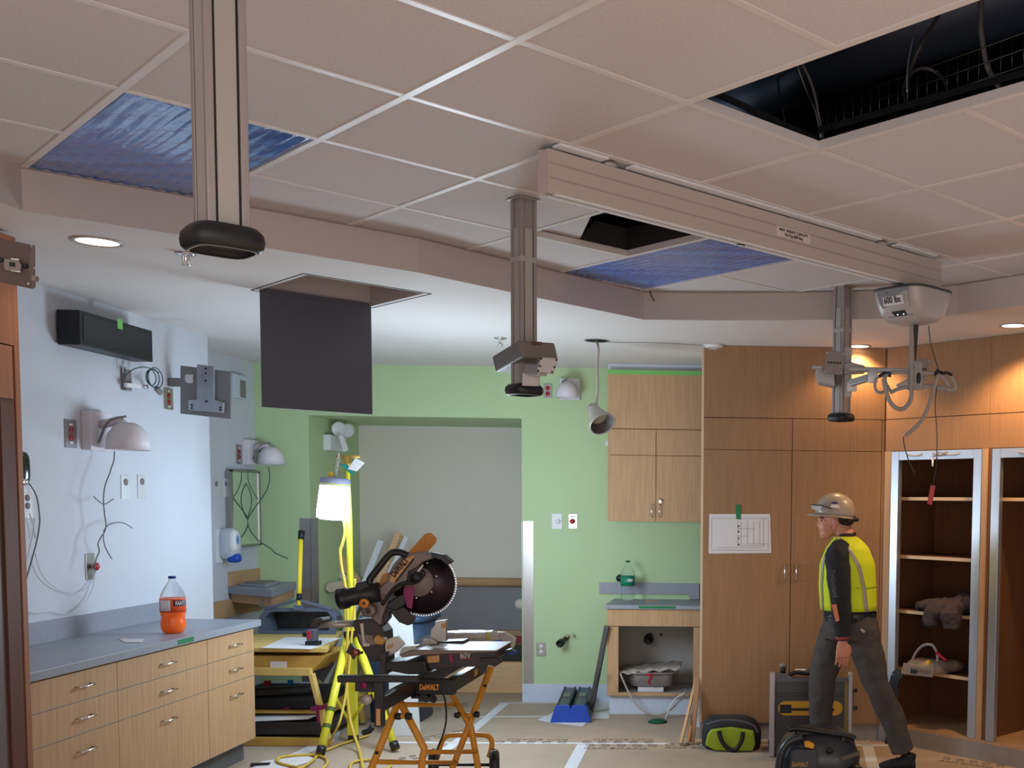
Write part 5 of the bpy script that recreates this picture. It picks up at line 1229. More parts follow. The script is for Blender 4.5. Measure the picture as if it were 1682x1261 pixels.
def leg(pts, name='leg', r=.0155):
    P3 = [aty(u, v, y) for u, v, y in pts]
    return MB().tube(P3, r, 12).build(name, M_ORY, t)
def tofloor(u0, v0, u1, v1, y):
    A = aty(u0, v0, y); B = aty(u1, v1, y); d = B - A; return [A, B, B + d * ((.016 - B.z) / d.z)]
def leg3(pp): return MB().tube(pp, .0155, 12).build('leg', M_ORY, t)
leg3(tofloor(655, 1150, 611, 1259, 4.72))
leg3([aty(655, 1148, 4.72), aty(697, 1229, 4.72), aty(693, 1250, 4.72)] + [V(aty(693, 1250, 4.72).x - .02, 4.72, .016)])
leg3(tofloor(807, 1094, 744, 1259, 5.35))
leg3([aty(741, 1138, 5.35), aty(774, 1195, 5.35), aty(785, 1259, 5.35), V(aty(785, 1259, 5.35).x + .02, 5.35, .016)])
for q in (((660, 1157, 4.72), (748, 1157, 5.35)), ((697, 1235, 4.72), (782, 1234, 5.35)), ((622, 1251, 4.72), (750, 1252, 5.35)), ((766, 1174, 5.33), (776, 1174, 5.33)), ((655, 1176, 4.7), (668, 1176, 4.7))):
    MB().tube([aty(*q[0]), aty(*q[1])], .011, 10).build('cross_bar', M_ORY, t)
MB().tube(smoothpath([aty(u, v, 5.5) for u, v in ((718, 1245), (724, 1222), (732, 1210), (748, 1207), (794, 1207), (806, 1213), (808, 1225), (803, 1243))]), .013, 10).build('pull_handle', M_ORY, t)
for q in ((654, 1176), (671, 1176), (751, 1174), (783, 1173)): MB().lathe([(0, -.012), (.014, -.012), (.016, 0), (.014, .012), (0, .012)], aty(q[0], q[1], 4.7 if q[0] < 700 else 5.33), (1, 0, 0), seg=12).build('clamp_knob', M_BLACK, t)
for u, v, y in ((619, 1236, 4.70), (757, 1234, 5.33), (797, 1126, 5.33)): MB().lathe([(0, 0), (.008, 0), (.006, .006), (0, .007)], aty(u, v, y), (0, -1, 0), seg=10).build('bolt', M_BLACK, t)
for wx in (0, -.30):
    wc = aty(812, 1256, 5.45) + V(wx, 0, 0)
    w = MB().lathe([(.02, -.02), (.062, -.024), (.075, -.016), (.078, 0), (.075, .016), (.062, .024), (.02, .02)], wc, (1, .25, 0), seg=28).build('wheel', M_BLACK, t)
    MB().lathe([(0, -.022), (.02, -.022), (.03, -.018), (.03, .018), (.02, .022), (0, .022)], wc, (1, .25, 0), seg=16).build('hub', M_ORY, w)
    b = MB(); axn = Vector((1, .25, 0)).normalized(); N1 = axn.orthogonal().normalized(); N2 = axn.cross(N1)
    for k in range(18):
        a_ = k * 2 * PI / 18; r_ = N1 * math.cos(a_) + N2 * math.sin(a_); b.obox(wc + r_ * .077, (.012, .012, .006), Matrix((axn, axn.cross(r_), r_)).transposed())
    b.build('tread', M_BLACK, w)
MB().tube([aty(812, 1256, 5.45), aty(812, 1256, 5.45) + V(-.3, 0, 0)], .008, 8).build('axle', M_BLK2, t)
b = MB(); b.bar(aty(690, 1137, 4.84), aty(704, 1148, 4.84), .02, .02); b.bar(aty(687, 1140, 4.84), aty(700, 1150, 4.9), .02, .02); b.build('release_lever', M_BLK2, t)
MB().lathe([(0, 0), (.02, 0), (.022, .008), (.01, .02), (0, .02)], aty(683, 1146, 4.83), (0, 0, 1), seg=12).build('lever_knob', M_BLACK, t)
MB().bar(aty(705, 1138, 4.85), aty(713, 1150, 4.9), .02, .025).build('folding_strut', M_BLK2, t)
cable('power_cord', [aty(726, 1137, 4.86), aty(731, 1150, 4.87), aty(733, 1180, 4.9), aty(728, 1205, 4.9), aty(717, 1232, 4.9), aty(708, 1242, 4.9)], .004, M_BLACK, 'thin black cord hanging down from the saw stand rail', 'cord')
# far work support with wrapped bundle
fs = thing('far_work_support', aty(776, 1066, 5.75), 'black flat work support with post at the far end of the saw stand', 'work support')
MB().bar(aty(738, 1052, 5.75), aty(795, 1052, 5.75), .08, .014).build('support_plate', M_BLK2, fs, bevel=.003)
p = aty(776, 1056, 5.75); MB().box(p.x - .015, p.x + .015, 5.73, 5.76, zr + .03, p.z).build('support_post', M_BLK2, fs)
MB().box(rB - .02, p.x + .02, 5.70, 5.78, zr - .02, zr + .03).build('support_foot', M_BLK2, fs)
wb = thing('wrapped_bundle', aty(780, 1046, 5.72), 'long bundle wrapped in clear plastic lying on the far saw support', 'bundle')
m_pl = mat('shiny_plastic', (188, 186, 182), .18, .1, noise=.15, nscale=16, bump=.6, bscale=22, stretch=(1, 8, 8))
pa, pb = aty(734, 1043, 5.75), aty(822, 1044, 5.75)
MB().loft([(pa, V(0, .035, 0), V(0, 0, .022)), (pa.lerp(pb, .25), V(0, .06, 0), V(0, 0, .026)), (pa.lerp(pb, .6), V(0, .06, 0), V(0, 0, .028)), (pb, V(0, .05, 0), V(0, 0, .022))], seg=20, p=.7).build('bundle_body', m_pl, wb)
MB().prism(py([(815, 1038), (828, 1038), (847, 1048), (843, 1064), (835, 1062), (822, 1050), (812, 1050)], 5.72), (0, .03, 0)).build('loose_plastic_end', m_pl, wb, bevel=.004)
MB().loft([(pa.lerp(pb, .78), V(0, .058, 0), V(0, 0, .0275)), (pa.lerp(pb, .86), V(0, .056, 0), V(0, 0, .027))], seg=20, p=.7, cap=False).build('yellow_tape_band', mat('dull_yellow', (190, 186, 110), .4), wb)
# ---- the saw
sw = thing('miter_saw', V(-1.42, 5.0, zr + .031), 'large yellow labelled cordless miter saw raised on its stand', 'miter saw')
# base
slab([(600, 900), (645, 885), (650, 1040), (608, 1040)], 4.88, .12, 'base_flange', M_SAWD, sw)
slab([(640, 955), (910, 945), (935, 1030), (820, 1045), (640, 1010)], 4.86, .34, 'base_body', M_BLK2, sw, bevel=.005)
slab([(900, 890), (1080, 880), (1410, 880), (1400, 940), (1330, 985), (1180, 990), (960, 1010), (930, 1000)], 4.90, .30, 'turntable', M_SAWD, sw, bevel=.005)
slab([(735, 905), (865, 868), (1100, 872), (1410, 874), (1410, 884), (900, 905), (760, 925)], 4.88, .32, 'table_top', M_SAWG, sw)
slab([(930, 915), (1015, 905), (1015, 955), (935, 962)], 4.895, .006, 'table_label', M_TAN, sw)
text('60V', .038, aty(*CR([(1158, 928)])[0], 4.895), (1, 0, .02), (0, 0, 1), M_LGREY, sw, 'voltage_lettering', bold=.001, sx=.78)
slab([(1160, 931), (1245, 929), (1245, 933), (1160, 935)], 4.895, .003, 'voltage_underline', M_RED, sw, bevel=0)
slab([(1075, 885), (1105, 883), (1112, 960), (1088, 962)], 4.892, .006, 'magenta_tape', M_MAG, sw)
slab([(860, 880), (900, 862), (1000, 850), (1120, 868), (1120, 880), (880, 890)], 4.94, .06, 'sawdust_plate', M_WPLAST, sw)
slab([(1290, 930), (1395, 925), (1425, 950), (1410, 962), (1370, 945), (1300, 950)], 4.88, .05, 'miter_lever', M_BLACK, sw)
slab([(1395, 885), (1500, 868), (1530, 880), (1450, 905), (1400, 905)], 5.0, .06, 'table_clamp', M_BLACK, sw)
slab([(1480, 875), (1530, 870), (1545, 890), (1520, 905), (1480, 895)], 5.06, .03, 'blue_grip', M_BLUE, sw)
# left fence
slab([(640, 850), (645, 800), (722, 775), (772, 835), (720, 880), (645, 930)], 4.92, .03, 'left_fence', M_SAWL, sw)
slab([(655, 840), (695, 825), (690, 855), (655, 870)], 4.916, .004, 'fence_label', M_TAN, sw, bevel=0)
slab([(770, 850), (860, 840), (855, 860), (740, 905), (745, 870)], 4.94, .05, 'fence_foot', M_SAWL, sw)
# right fence
slab([(950, 800), (958, 730), (985, 700), (985, 675), (1060, 663), (1062, 810), (1000, 815)], 5.10, .03, 'right_fence', M_SAWL, sw)
slab([(1028, 690), (1058, 685), (1058, 720), (1030, 724)], 5.096, .004, 'fence_label', M_TAN, sw, bevel=0)
slab([(860, 860), (905, 800), (960, 790), (1000, 815), (1000, 830), (880, 860)], 5.08, .04, 'fence_arm', M_SAWL, sw)
slab([(990, 815), (1180, 808), (1185, 825), (1140, 850), (960, 855), (960, 830)], 5.12, .10, 'rear_casting', M_SAWD, sw)
slab([(840, 815), (955, 765), (955, 775), (850, 825)], 5.12, .02, 'slide_blade', M_SAWL, sw)
# column
slab([(415, 700), (425, 662), (545, 655), (600, 700), (632, 745), (642, 880), (600, 950), (545, 955), (500, 900), (455, 820)], 4.93, .13, 'rear_column', M_SAWD, sw, bevel=.008)
slab([(465, 690), (490, 685), (500, 820), (535, 825), (535, 845), (490, 850)], 4.922, .012, 'lock_lever', M_SAWL, sw)
slab([(450, 760), (560, 770), (560, 800), (600, 830), (480, 850)], 4.926, .008, 'column_patch', M_SAWG, sw)
slab([(555, 800), (582, 765), (640, 800), (625, 838), (572, 832)], 4.90, .05, 'bevel_knob', mat('tan_knob', (190, 140, 70), .5), sw, bevel=.006)
slab([(370, 890), (400, 820), (440, 870), (440, 890), (480, 880), (480, 900), (440, 905), (420, 940), (400, 905)], 4.94, .02, 'wing_lever', M_SAWD, sw)
MB().lathe([(0, 0), (.016, 0), (.016, .03), (0, .03)], aty(*CR([(462, 887)])[0], 4.94), (-1, 0, 0), seg=12).build('copper_bolt', mat('copper', (170, 110, 80), .35, .8), sw)
# slide rail
a, c = [aty(*q, 4.98) for q in CR([(170, 700), (420, 692)])]
MB().tube([a, c], .0135, 14).build('slide_rail', M_SAWL, sw); MB().tube([a + V(0, .05, .0), c + V(0, .05, 0)], .0135, 14).build('slide_rail', M_SAWL, sw)
slab([(118, 690), (140, 660), (205, 652), (210, 680), (180, 690), (172, 720), (120, 716)], 4.95, .10, 'rail_end_cap', M_SAWD, sw, bevel=.006)
# head
bc = aty(696, 958, 4.98); br = 53.5 / F * 4.98
b = MB(); n_ = 80; vs = []
for k in range(n_):
    a0 = 2 * PI * k / n_
    for da, rr_ in ((0, br), (.35, br * .965), (.5, br * .94)):
        an = a0 + da * 2 * PI / n_; vs.append(bc + V(rr_ * math.cos(an), 0, rr_ * math.sin(an)))
b.prism(vs, (0, .003, 0)); b.build('blade', mat('blade_steel', (90, 84, 86), .25, .9), sw)
b = MB()
for k in range(n_):
    an = 2 * PI * k / n_
    if -2.35 < ((an + PI) % (2 * PI)) - PI < .75:
        p = bc + V(br * .985 * math.cos(an), -.001, br * .985 * math.sin(an)); b.obox(p, (.005, .005, .005), Matrix.Rotation(-an, 3, 'Y'))
b.build('carbide_teeth', mat('tooth_bright', (225, 230, 235), .2, .8), sw)
MB().lathe([(0, 0), (br * .93, 0), (br * .93, .004), (0, .004)], bc + V(0, -.002, 0), (0, -1, 0), seg=48).build('lower_guard', M_BLADE, sw)
MB().lathe([(0, 0), (br * .47, 0), (br * .45, .012), (0, .014)], aty(688, 955, 4.97), (0, -1, 0), seg=40).build('arbor_cover', M_SAWG, sw)
slab([(600, 440), (650, 400), (662, 345), (695, 280), (740, 232), (790, 205), (870, 195), (950, 205), (1010, 220), (985, 235), (935, 250), (900, 262), (860, 300), (800, 330), (790, 390), (730, 450), (650, 500), (600, 490)], 4.935, .05, 'upper_guard', M_SAWG, sw, bevel=.006)
slab([(960, 198), (1040, 215), (1095, 262), (1070, 285), (1020, 250), (960, 232)], 4.93, .06, 'guard_tip', M_BLACK, sw, bevel=.003)
slab([(670, 400), (685, 350), (720, 295), (790, 235), (850, 215), (800, 280), (700, 410)], 4.931, .005, 'brand_plate', M_TAN, sw)
xa, xb = [aty(*q, 4.929) for q in CR([(705, 372), (800, 262)])]
dd = (xb - xa); text('DeWALT', .040, xa, dd, V(-dd.z, 0, dd.x), M_INK, sw, 'brand_lettering', bold=.0016, sx=.62)
xa, xb = [aty(*q, 4.929) for q in CR([(715, 400), (840, 240)])]
MB().bar(xa, xb, .005, .002, up=(0, 1, 0)).build('brand_underline', M_INK, sw)
for q in ((932, 270), (995, 362), (962, 470), (857, 512), (822, 617)): MB().lathe([(0, 0), (.006, 0), (.004, .004), (0, .004)], aty(*CR([q])[0], 4.965), (0, -1, 0), seg=10).build('guard_screw', M_CHROME, sw)
slab([(770, 440), (838, 430), (838, 500), (825, 590), (790, 575), (765, 480)], 4.955, .008, 'magenta_guard_tape', M_MAG, sw)
MB().lathe([(0, 0), (.026, 0), (.024, .02), (0, .022)], aty(*CR([(858, 368)])[0], 4.935), (0, -1, 0), seg=20).build('pivot_knob', M_BLACK, sw)
MB().tube(smoothpath([aty(*q, 4.93) for q in CR([(620, 560), (700, 450), (770, 410), (850, 405), (905, 350), (900, 330), (875, 350)])]), .008, 8).build('guard_link', M_BLK2, sw)
slab([(860, 330), (900, 280), (906, 288), (870, 340)], 4.93, .005, 'link_bar', M_SAWL, sw, bevel=0)
MB().tube(smoothpath([aty(*q, 4.93) for q in CR([(795, 218), (745, 198), (690, 200), (650, 235), (600, 300), (535, 385), (545, 430)])], 4), .0155, 12).build('top_handle', M_BLACK, sw)
a, c = [aty(*q, 4.93) for q in CR([(325, 520), (600, 470)])]
MB().tube([a, a.lerp(c, .2), a.lerp(c, .22), a.lerp(c, .6), c], [.048, .047, .040, .041, .045], 24).build('motor_barrel', M_BLACK, sw)
slab([(430, 430), (440, 410), (500, 395), (530, 420), (530, 460), (450, 465)], 4.90, .06, 'switch_block', M_BLACK, sw, bevel=.004)
slab([(480, 500), (520, 470), (595, 430), (690, 460), (650, 560), (620, 640), (612, 700), (570, 715), (545, 650), (500, 590)], 4.94, .08, 'arm_casting', M_SAWG, sw, bevel=.006)
slab([(595, 420), (620, 350), (665, 335), (665, 390), (600, 435)], 4.96, .03, 'wood_tone_cover', mat('ochre', (176, 122, 66), .5), sw)
MB().lathe([(.008, 0), (.021, 0), (.021, .02), (.008, .022)], aty(*CR([(505, 547)])[0], 4.90), (0, -1, 0), seg=12).build('orange_knob', mat('orange_knob', (210, 130, 60), .45), sw)
MB().lathe([(.014, 0), (.03, 0), (.03, .02), (.014, .022)], aty(*CR([(535, 597)])[0], 4.92), (0, -1, 0), seg=16).build('pivot_ring', M_SAWG, sw)
slab([(650, 565), (700, 540), (790, 590), (832, 655), (800, 706), (735, 680), (700, 640)], 4.96, .06, 'dust_chute', M_SAWD, sw, bevel=.006)
slab([(640, 560), (720, 500), (770, 480), (780, 560), (720, 600), (660, 590)], 4.95, .07, 'gear_housing', M_BLK2, sw, bevel=.006)
slab([(590, 620), (660, 600), (665, 650), (620, 705), (600, 700)], 4.96, .05, 'lower_link', M_SAWD, sw)
# leaning orange plank behind the saw
o = MB().prism(py([(640, 940), (662, 918), (692, 886), (705, 879), (714, 882), (715, 890), (695, 912), (668, 950)], 6.2), (0, .02, 0)).build('plank_offcut', wood('orange_wood', (206, 136, 62), .15, (26, 26, 1.1)), bevel=.004)
# reach the ground: plank continues down to the floor behind the saw
bpy.data.objects.remove(o)
A1 = aty(706, 884, 5.30); D1 = (aty(655, 940, 5.30) - A1).normalized(); A2 = A1 + D1 * .27
N1 = D1.cross(V(0, 1, 0)).normalized() * .032
tag(MB().prism([A1 + N1, A1 + N1 * .6 - D1 * .02, A1 - N1 * .6 - D1 * .02, A1 - N1, A2 - N1, A2 + N1], (0, .02, 0)).build('plank_offcut', MATS['orange_wood'], bevel=.003), 'orange brown round-ended plank propped behind the saw blade guard', 'plank')
# ================================================================== WORKBENCH
yb0 = 7.28; zt = .652
m_bench = mat('bench_yellow', (206, 176, 104), .6, noise=.08, nscale=8)
m_benchd = mat('bench_ochre', (184, 146, 70), .6, noise=.08, nscale=8)
t = thing('workbench', V(-3.1, 7.75, 0), 'yellow folding site workbench at far end of the drawer cabinets', 'workbench')
bx0 = -3.58; rf = aty(537, 1076, yb0).x; rb = aty(563, 1046, 8.25).x
MB().prism([V(bx0, yb0, zt - .03), V(rf, yb0, zt - .03), V(rb, 8.25, zt - .03), V(bx0, 8.25, zt - .03)], (0, 0, .03)).build('bench_top', m_bench, t, bevel=.003)
q = py([(400, 1077), (536, 1077), (511, 1104), (400, 1106)], yb0 + .01); q[0].x = q[3].x = bx0
MB().prism(q, (0, .5, 0)).build('bench_box', m_benchd, t, bevel=.003)
MB().prism(py([(444, 1086), (471, 1086), (471, 1104), (444, 1104)], yb0 + .006), (0, .003, 0)).build('paper_label', M_PAPER, t)
f = py([(400, 1104), (512, 1103)], yb0)
MB().bar(V(bx0, yb0, f[1].z), f[1], .05, .05).build('frame_rail', m_bench, t, bevel=.004)
f0 = aty(512, 1106, yb0); f1 = V(aty(541, 1218, yb0 - .0).x, yb0, .02)
MB().bar(f0, f1, .05, .03).build('leg', m_bench, t, bevel=.004)
MB().bar(f0 + V(-.02, .7, 0), f1 + V(-.02, .7, 0), .05, .03).build('leg', m_bench, t, bevel=.004)
MB().bar(V(bx0 + .15, yb0, f0.z), V(bx0 + .03, yb0, .02), .05, .03).build('leg', m_bench, t, bevel=.004)
MB().box(bx0, aty(545, 1225, yb0).x, yb0 - .02, yb0 + .02, .002, .055).build('base_board', m_benchd, t, bevel=.003)
MB().box(bx0, rf - .02, yb0 + .08, 8.1, .20, .215).build('lower_shelf', m_benchd, t)
MB().prism(py([(511, 1104), (537, 1078), (548, 1090), (530, 1120)], yb0 + .3), (0, .02, 0)).build('side_bracket', M_DARKGREY, t)
MB().bar(f0.lerp(f1, .50) + V(-.05, -.03, .0), f0.lerp(f1, .50) + V(.06, -.03, .02), .012, .03).build('magenta_tape_band', M_MAG, t)
MB().bar(f0.lerp(f1, .50) + V(-.01, -.03, .03), f0.lerp(f1, .50) + V(.0, -.03, -.09), .03, .012).build('magenta_tape_tail', M_MAG, t)
tag(MB().box(bx0 + .02, -2.95, 7.40, 8.0, .217, .30).build('black_tool_bag', mat('black_bag', (26, 26, 32), .8, bump=.6, bscale=18), bevel=.02), 'black tool bag stuffed under the yellow workbench', 'bag')
tag(MB().bar(V(bx0 + .1, 7.42, .33), V(-2.98, 7.5, .345), .12, .05).build('black_tool_tube', M_BLACK, bevel=.015), 'black tube shaped tool on the bag under the workbench', 'tool')
tag(MB().ell(aty(475, 1160, 7.45), (.05, .05, .04)).build('magenta_rag', M_MAG), 'small magenta roll under the yellow workbench', 'roll')
tag(MB().prism([V(-3.45, 7.30, .15), V(-2.95, 7.32, .17), V(-2.9, 7.33, .19), V(-3.4, 7.31, .175)], (0, .5, 0)).build('cardboard_sheets', M_TRIM), 'white edged flat sheets stacked under the yellow workbench', 'sheets')
tag(MB().box(-3.55, -2.86, 7.35, 8.1, .06, .145).build('dark_tarp', mat('tarp', (60, 58, 60), .8)), 'dark low case filling the floor under the workbench', 'case')
tag(MB().prism(py([(433, 1118), (444, 1118), (440, 1142), (430, 1140)], 7.6), (0, .02, 0)).build('red_clamp', M_RED), 'red clamp hanging in the shade under the workbench', 'clamp')
tag(MB().prism(py([(472, 1117), (480, 1117), (479, 1138), (473, 1138)], 7.6), (0, .02, 0)).build('blue_clamp', mat('cyan_blue', (30, 120, 190), .5)), 'blue clamp hanging in the shade under the workbench', 'clamp')
# drawings on the bench
tag(MB().prism([atz(430, 1064, zt + .001), atz(512, 1066, zt + .001), atz(560, 1048, zt + .001), atz(470, 1046, zt + .001)], (0, 0, .0015)).build('drawing_sheets', M_PAPER), 'loose white drawing sheets spread on the yellow workbench', 'paper')
p = atz(512, 1060, zt + .003)
t = thing('laser_level', p, 'small black laser level with red label on the workbench', 'laser level')
MB().box(p.x - .045, p.x + .045, p.y, p.y + .06, zt + .003, zt + .03).build('base', M_BLACK, t, bevel=.003)
MB().box(p.x - .035, p.x + .025, p.y - .005, p.y + .06, zt + .031, zt + .11).build('body', M_DARKGREY, t, bevel=.008)
MB().lathe([(0, 0), (.02, 0), (.02, .03), (0, .03)], V(p.x - .035, p.y + .03, zt + .075), (-1, 0, 0), seg=14).build('lens_barrel', M_BLACK, t)
MB().box(p.x - .025, p.x + .0, p.y - .008, p.y - .0055, zt + .05, zt + .10).build('red_label', M_RED, t)
# dustpan tray
yd = 8.02
t = thing('dustpan', aty(490, 1052, yd), 'wide black open dustpan tray with tall yellow handle on the workbench', 'dustpan')
m_dp = mat('dust_grey', (84, 92, 110), .45, noise=.1, nscale=10)
out = py([(426, 1012), (440, 998), (540, 998), (553, 1008), (551, 1050), (424, 1052)], yd); inn = py([(434, 1015), (444, 1004), (538, 1004), (546, 1014), (540, 1036), (440, 1036)], yd)
b = MB(); n_ = 6; vs = out + inn + [p + V(0, .16, .0) for p in inn]
b.add(vs, [[i, (i + 1) % n_, n_ + (i + 1) % n_, n_ + i] for i in range(n_)] + [[n_ + i, n_ + (i + 1) % n_, 2 * n_ + (i + 1) % n_, 2 * n_ + i] for i in range(n_)])
b.build('tray_rim', m_dp, t, solid=.006)
MB().prism([p + V(0, .16, 0) for p in inn], (0, .01, 0)).build('tray_back', mat('tray_inside', (34, 36, 40), .3, noise=.6, nscale=12), t)
b = MB(); b.bar(aty(434, 1000, yd), aty(488, 986, yd - .02), .02, .02); b.bar(aty(546, 1000, yd), aty(494, 986, yd - .02), .02, .02); b.build('yoke_arms', m_dp, t, bevel=.003)
MB().bar(aty(483, 998, yd - .03), aty(498, 998, yd - .03), .03, .04).build('yoke_block', m_dp, t, bevel=.004)
MB().tube([aty(491, 998, yd - .03), aty(494, 884, yd + .1)], .016, 14).build('handle_pole', mat('handle_yellow', (232, 208, 50), .4), t)
MB().tube([aty(494, 886, yd + .1), aty(495.5, 872, yd + .12)], [.02, .024], 12).build('handle_cap', M_BLACK, t)
MB().tube([aty(491.2, 986, yd - .02), aty(491.6, 975, yd - .01)], .019, 12).build('handle_collar', M_BLACK, t)
# ================================================================== LAMP TRIPOD
LP = atz(580, 1217, 0); ly = LP.y
t = thing('lamp_tripod', V(LP.x, ly, 0), 'yellow fibreglass tripod mast with green bands carrying the bright work lamp', 'tripod')
top = aty(570, 752, ly)
MB().bar(V(LP.x, ly, .03), aty(575, 1000, ly), .062, .045, up=(0, 1, 0)).build('lower_mast', M_YEL, t, bevel=.004)
MB().tube([aty(576, 1030, ly), aty(574, 860, ly), top], [.022, .019, .015], 12).build('upper_mast', M_YEL, t)
for (pp, nm) in (((aty(571, 1045, ly), atz(526, 1238, .02)), 'leg'), ((aty(584, 1045, ly), atz(650, 1230, .02)), 'leg'), ((aty(578, 1045, ly), V(LP.x + .1, ly + .5, .02)), 'leg')):
    l = MB().tube([pp[0], pp[1]], .025, 12).build('leg', M_YEL, t)
    d = (pp[1] - pp[0]); m_gb = MATS.get('green_band') or mat('green_band', (66, 88, 30), .6)
    for k0 in (.62, .76): MB().tube([pp[0] + d * k0, pp[0] + d * (k0 + .035)], .0262, 12, cap=False).build('green_band', m_gb, l)
    MB().tube([pp[1] - d.normalized() * .05, pp[1]], .029, 12).build('rubber_foot', M_BLACK, l)
b = MB(); b.bar(aty(566, 1042, ly - .03), aty(586, 1040, ly - .03), .05, .04); b.build('hinge_collar', M_BLACK, t, bevel=.004)
for u, v in ((548, 1140), (610, 1135)):
    MB().tube([aty(u, v, ly - .15), aty(575, 1188, ly)], .010, 8).build('brace', M_YEL, t)
MB().bar(aty(573, 1212, ly - .02), aty(588, 1212, ly - .02), .03, .04).build('mast_shoe', M_BLACK, t)
b = MB(); b.tube([aty(553, 750, ly), aty(592, 750, ly)], .011, 10); b.build('top_crossbar', mat('brass', (190, 160, 80), .4, .6), t)
MB().lathe([(0, 0), (.03, 0), (.03, .05), (.022, .09), (0, .09)], aty(570, 770, ly), seg=16).build('mast_head', MATS['brass'], t)
MB().prism(py([(571, 770), (584, 752), (599, 760), (586, 774)], ly - .06), (0, .002, 0)).build('paper_tag', M_PAPER, t)
MB().prism(py([(558, 762), (570, 762), (582, 776), (578, 780)], ly - .055), (0, .002, 0)).build('teal_tag', mat('teal', (20, 130, 120), .5), t)
# lantern
lc = aty(550, 820, ly - .12)
t = thing('work_lantern', V(lc.x, lc.y, lc.z - .16), 'glowing white cylindrical work lantern hanging from the yellow mast', 'work lamp')
ax = (aty(547, 790, ly - .12) - aty(541.5, 850, ly - .12)); 
ax = V(.07, 0, 1).normalized()
hb = aty(547, 853, lc.y); sc = lc.y / F
M_GLOW = mat('lantern_glow', (226, 240, 255), .5); _b = M_GLOW.node_tree.nodes['Principled BSDF']
_b.inputs['Emission Color'].default_value = (.60, .78, 1, 1); _b.inputs['Emission Strength'].default_value = LANTERN
MB().lathe([(0, 0), (20 * sc, 0), (25 * sc, 3 * sc), (25.5 * sc, 10 * sc), (22.5 * sc, 54 * sc), (0, 54 * sc)], hb, ax, seg=32).build('glowing_globe', M_GLOW, t)
MB().lathe([(0, 54.5 * sc), (23.5 * sc, 54.5 * sc), (24 * sc, 60 * sc), (23 * sc, 66 * sc), (15 * sc, 68 * sc), (0, 69 * sc)], hb, ax, seg=32).build('lantern_cap', mat('cap_grey', (140, 148, 176), .5), t)
MB().lathe([(23.6 * sc, 56 * sc), (24.4 * sc, 57 * sc), (24.4 * sc, 58 * sc), (23.6 * sc, 59 * sc)], hb, ax, seg=32).build('cap_band', MATS['dull_yellow'], t)
tp = hb + ax * (69 * sc); hk = aty(557, 745, lc.y)
b = MB()
for k in range(6):
    p = tp.lerp(hk, (k + .5) / 6); dv = V(0, .008, 0) if k % 2 else V(.008, 0, 0)
    b.tube([p + dv * math.cos(x * PI / 4) + V(0, 0, .022) * math.sin(x * PI / 4) for x in range(8)], .0025, 6, closed=True)
b.build('chain', M_LGREY, t)
MB().box(tp.x - .04, tp.x - .015, lc.y - .01, lc.y + .01, tp.z - .01, tp.z + .03).build('yellow_clip', MATS['tape_yellow'], t)
# cords
M_CORD = mat('cord_yellow', (206, 176, 70), .5)
cable('extension_cord', [aty(565, 855, ly - .1), aty(567, 875, ly - .1), aty(562, 895, ly - .1), aty(559, 905, ly - .1), aty(561, 930, ly - .1), aty(566, 955, ly - .1), aty(570, 985, ly - .1), aty(571, 1040, ly - .1), aty(569, 1100, ly - .1), aty(571, 1150, ly - .14), aty(577, 1190, ly - .2), atz(590, 1232, .02), atz(596, 1262, .02), atz(600, 1300, .02)], .010, M_CORD, 'yellow cord running down the lamp mast to the floor', 'cord')
MB
cable('extension_cord', [aty(583, 950, ly - .08), aty(582, 1000, ly - .08), aty(577, 1050, ly - .1), aty(573, 1100, ly - .12), aty(566, 1150, ly - .2), aty(556, 1190, ly - .3), atz(535, 1225, .02), atz(505, 1255, .02), atz(470, 1268, .02)], .008, M_CORD, 'second yellow cord crossing the tripod legs down to the coil', 'cord')
cable('extension_cord', [atz(*q, .012) for q in ((500, 1262), (470, 1256), (455, 1250), (462, 1243), (490, 1240), (520, 1240), (536, 1246), (536, 1256), (522, 1266), (500, 1270))], .009, M_CORD, 'yellow cord coil lying on the floor left of the tripod foot', 'cord')
cable('extension_cord', [atz(*q, .012) for q in ((536, 1232), (560, 1222), (585, 1214), (606, 1207))], .008, M_CORD, 'yellow cord on the floor behind the tripod foot', 'cord')
cable('extension_cord', [atz(*q, .012) for q in ((575, 1275), (576, 1256), (586, 1250), (610, 1248), (640, 1252), (636, 1262), (610, 1270))], .009, M_CORD, 'yellow cord loop on the floor below the saw stand legs', 'cord')
sheet([(413, 1262), (470, 1262), (520, 1248), (505, 1240), (430, 1250)], 'white paper sheet on the floor by the left cabinet toe', z=.0035)
sheet([(412, 1253), (445, 1252), (442, 1256), (412, 1258)], 'narrow black strip on the floor by the left cabinet toe', z=.0055, m=M_BLACK, name='black_strip', cat='strip')
# ================================================================== PERSON
YM = 6.74
def q_(u, v, dy=0): return aty(u, v, YM + dy)
t = thing('person', V(q_(1400, 1000).x, YM, 0), 'person walking left in grey hard hat, yellow vest and dark clothes', 'person')
M_SKIN = mat('skin', (200, 138, 116), .55, noise=.05, nscale=12)
M_SHIRT = mat('shirt_black', (34, 35, 40), .85, bump=.5, bscale=9)
M_VEST = mat('vest_yellow', (208, 226, 32), .7, bump=.35, bscale=8)
M_PANT = mat('trouser_brown', (72, 66, 64), .85, noise=.08, nscale=6, bump=.6, bscale=9)
M_HAT = mat('hat_grey', (160, 148, 134), .35, coat=.3)
th = -.22      # torso turned slightly away
FB = V(math.cos(th), math.sin(th), 0) ; LRv = V(-math.sin(th), math.cos(th), 0)
secs = [(1391, 876, .050, .07), (1389, 881, .046, .095), (1391, 889, .076, .15), (1392, 900, .110, .186), (1392, 925, .148, .198), (1392, 960, .156, .183), (1394, 1000, .154, .172), (1397, 1020, .160, .178)]
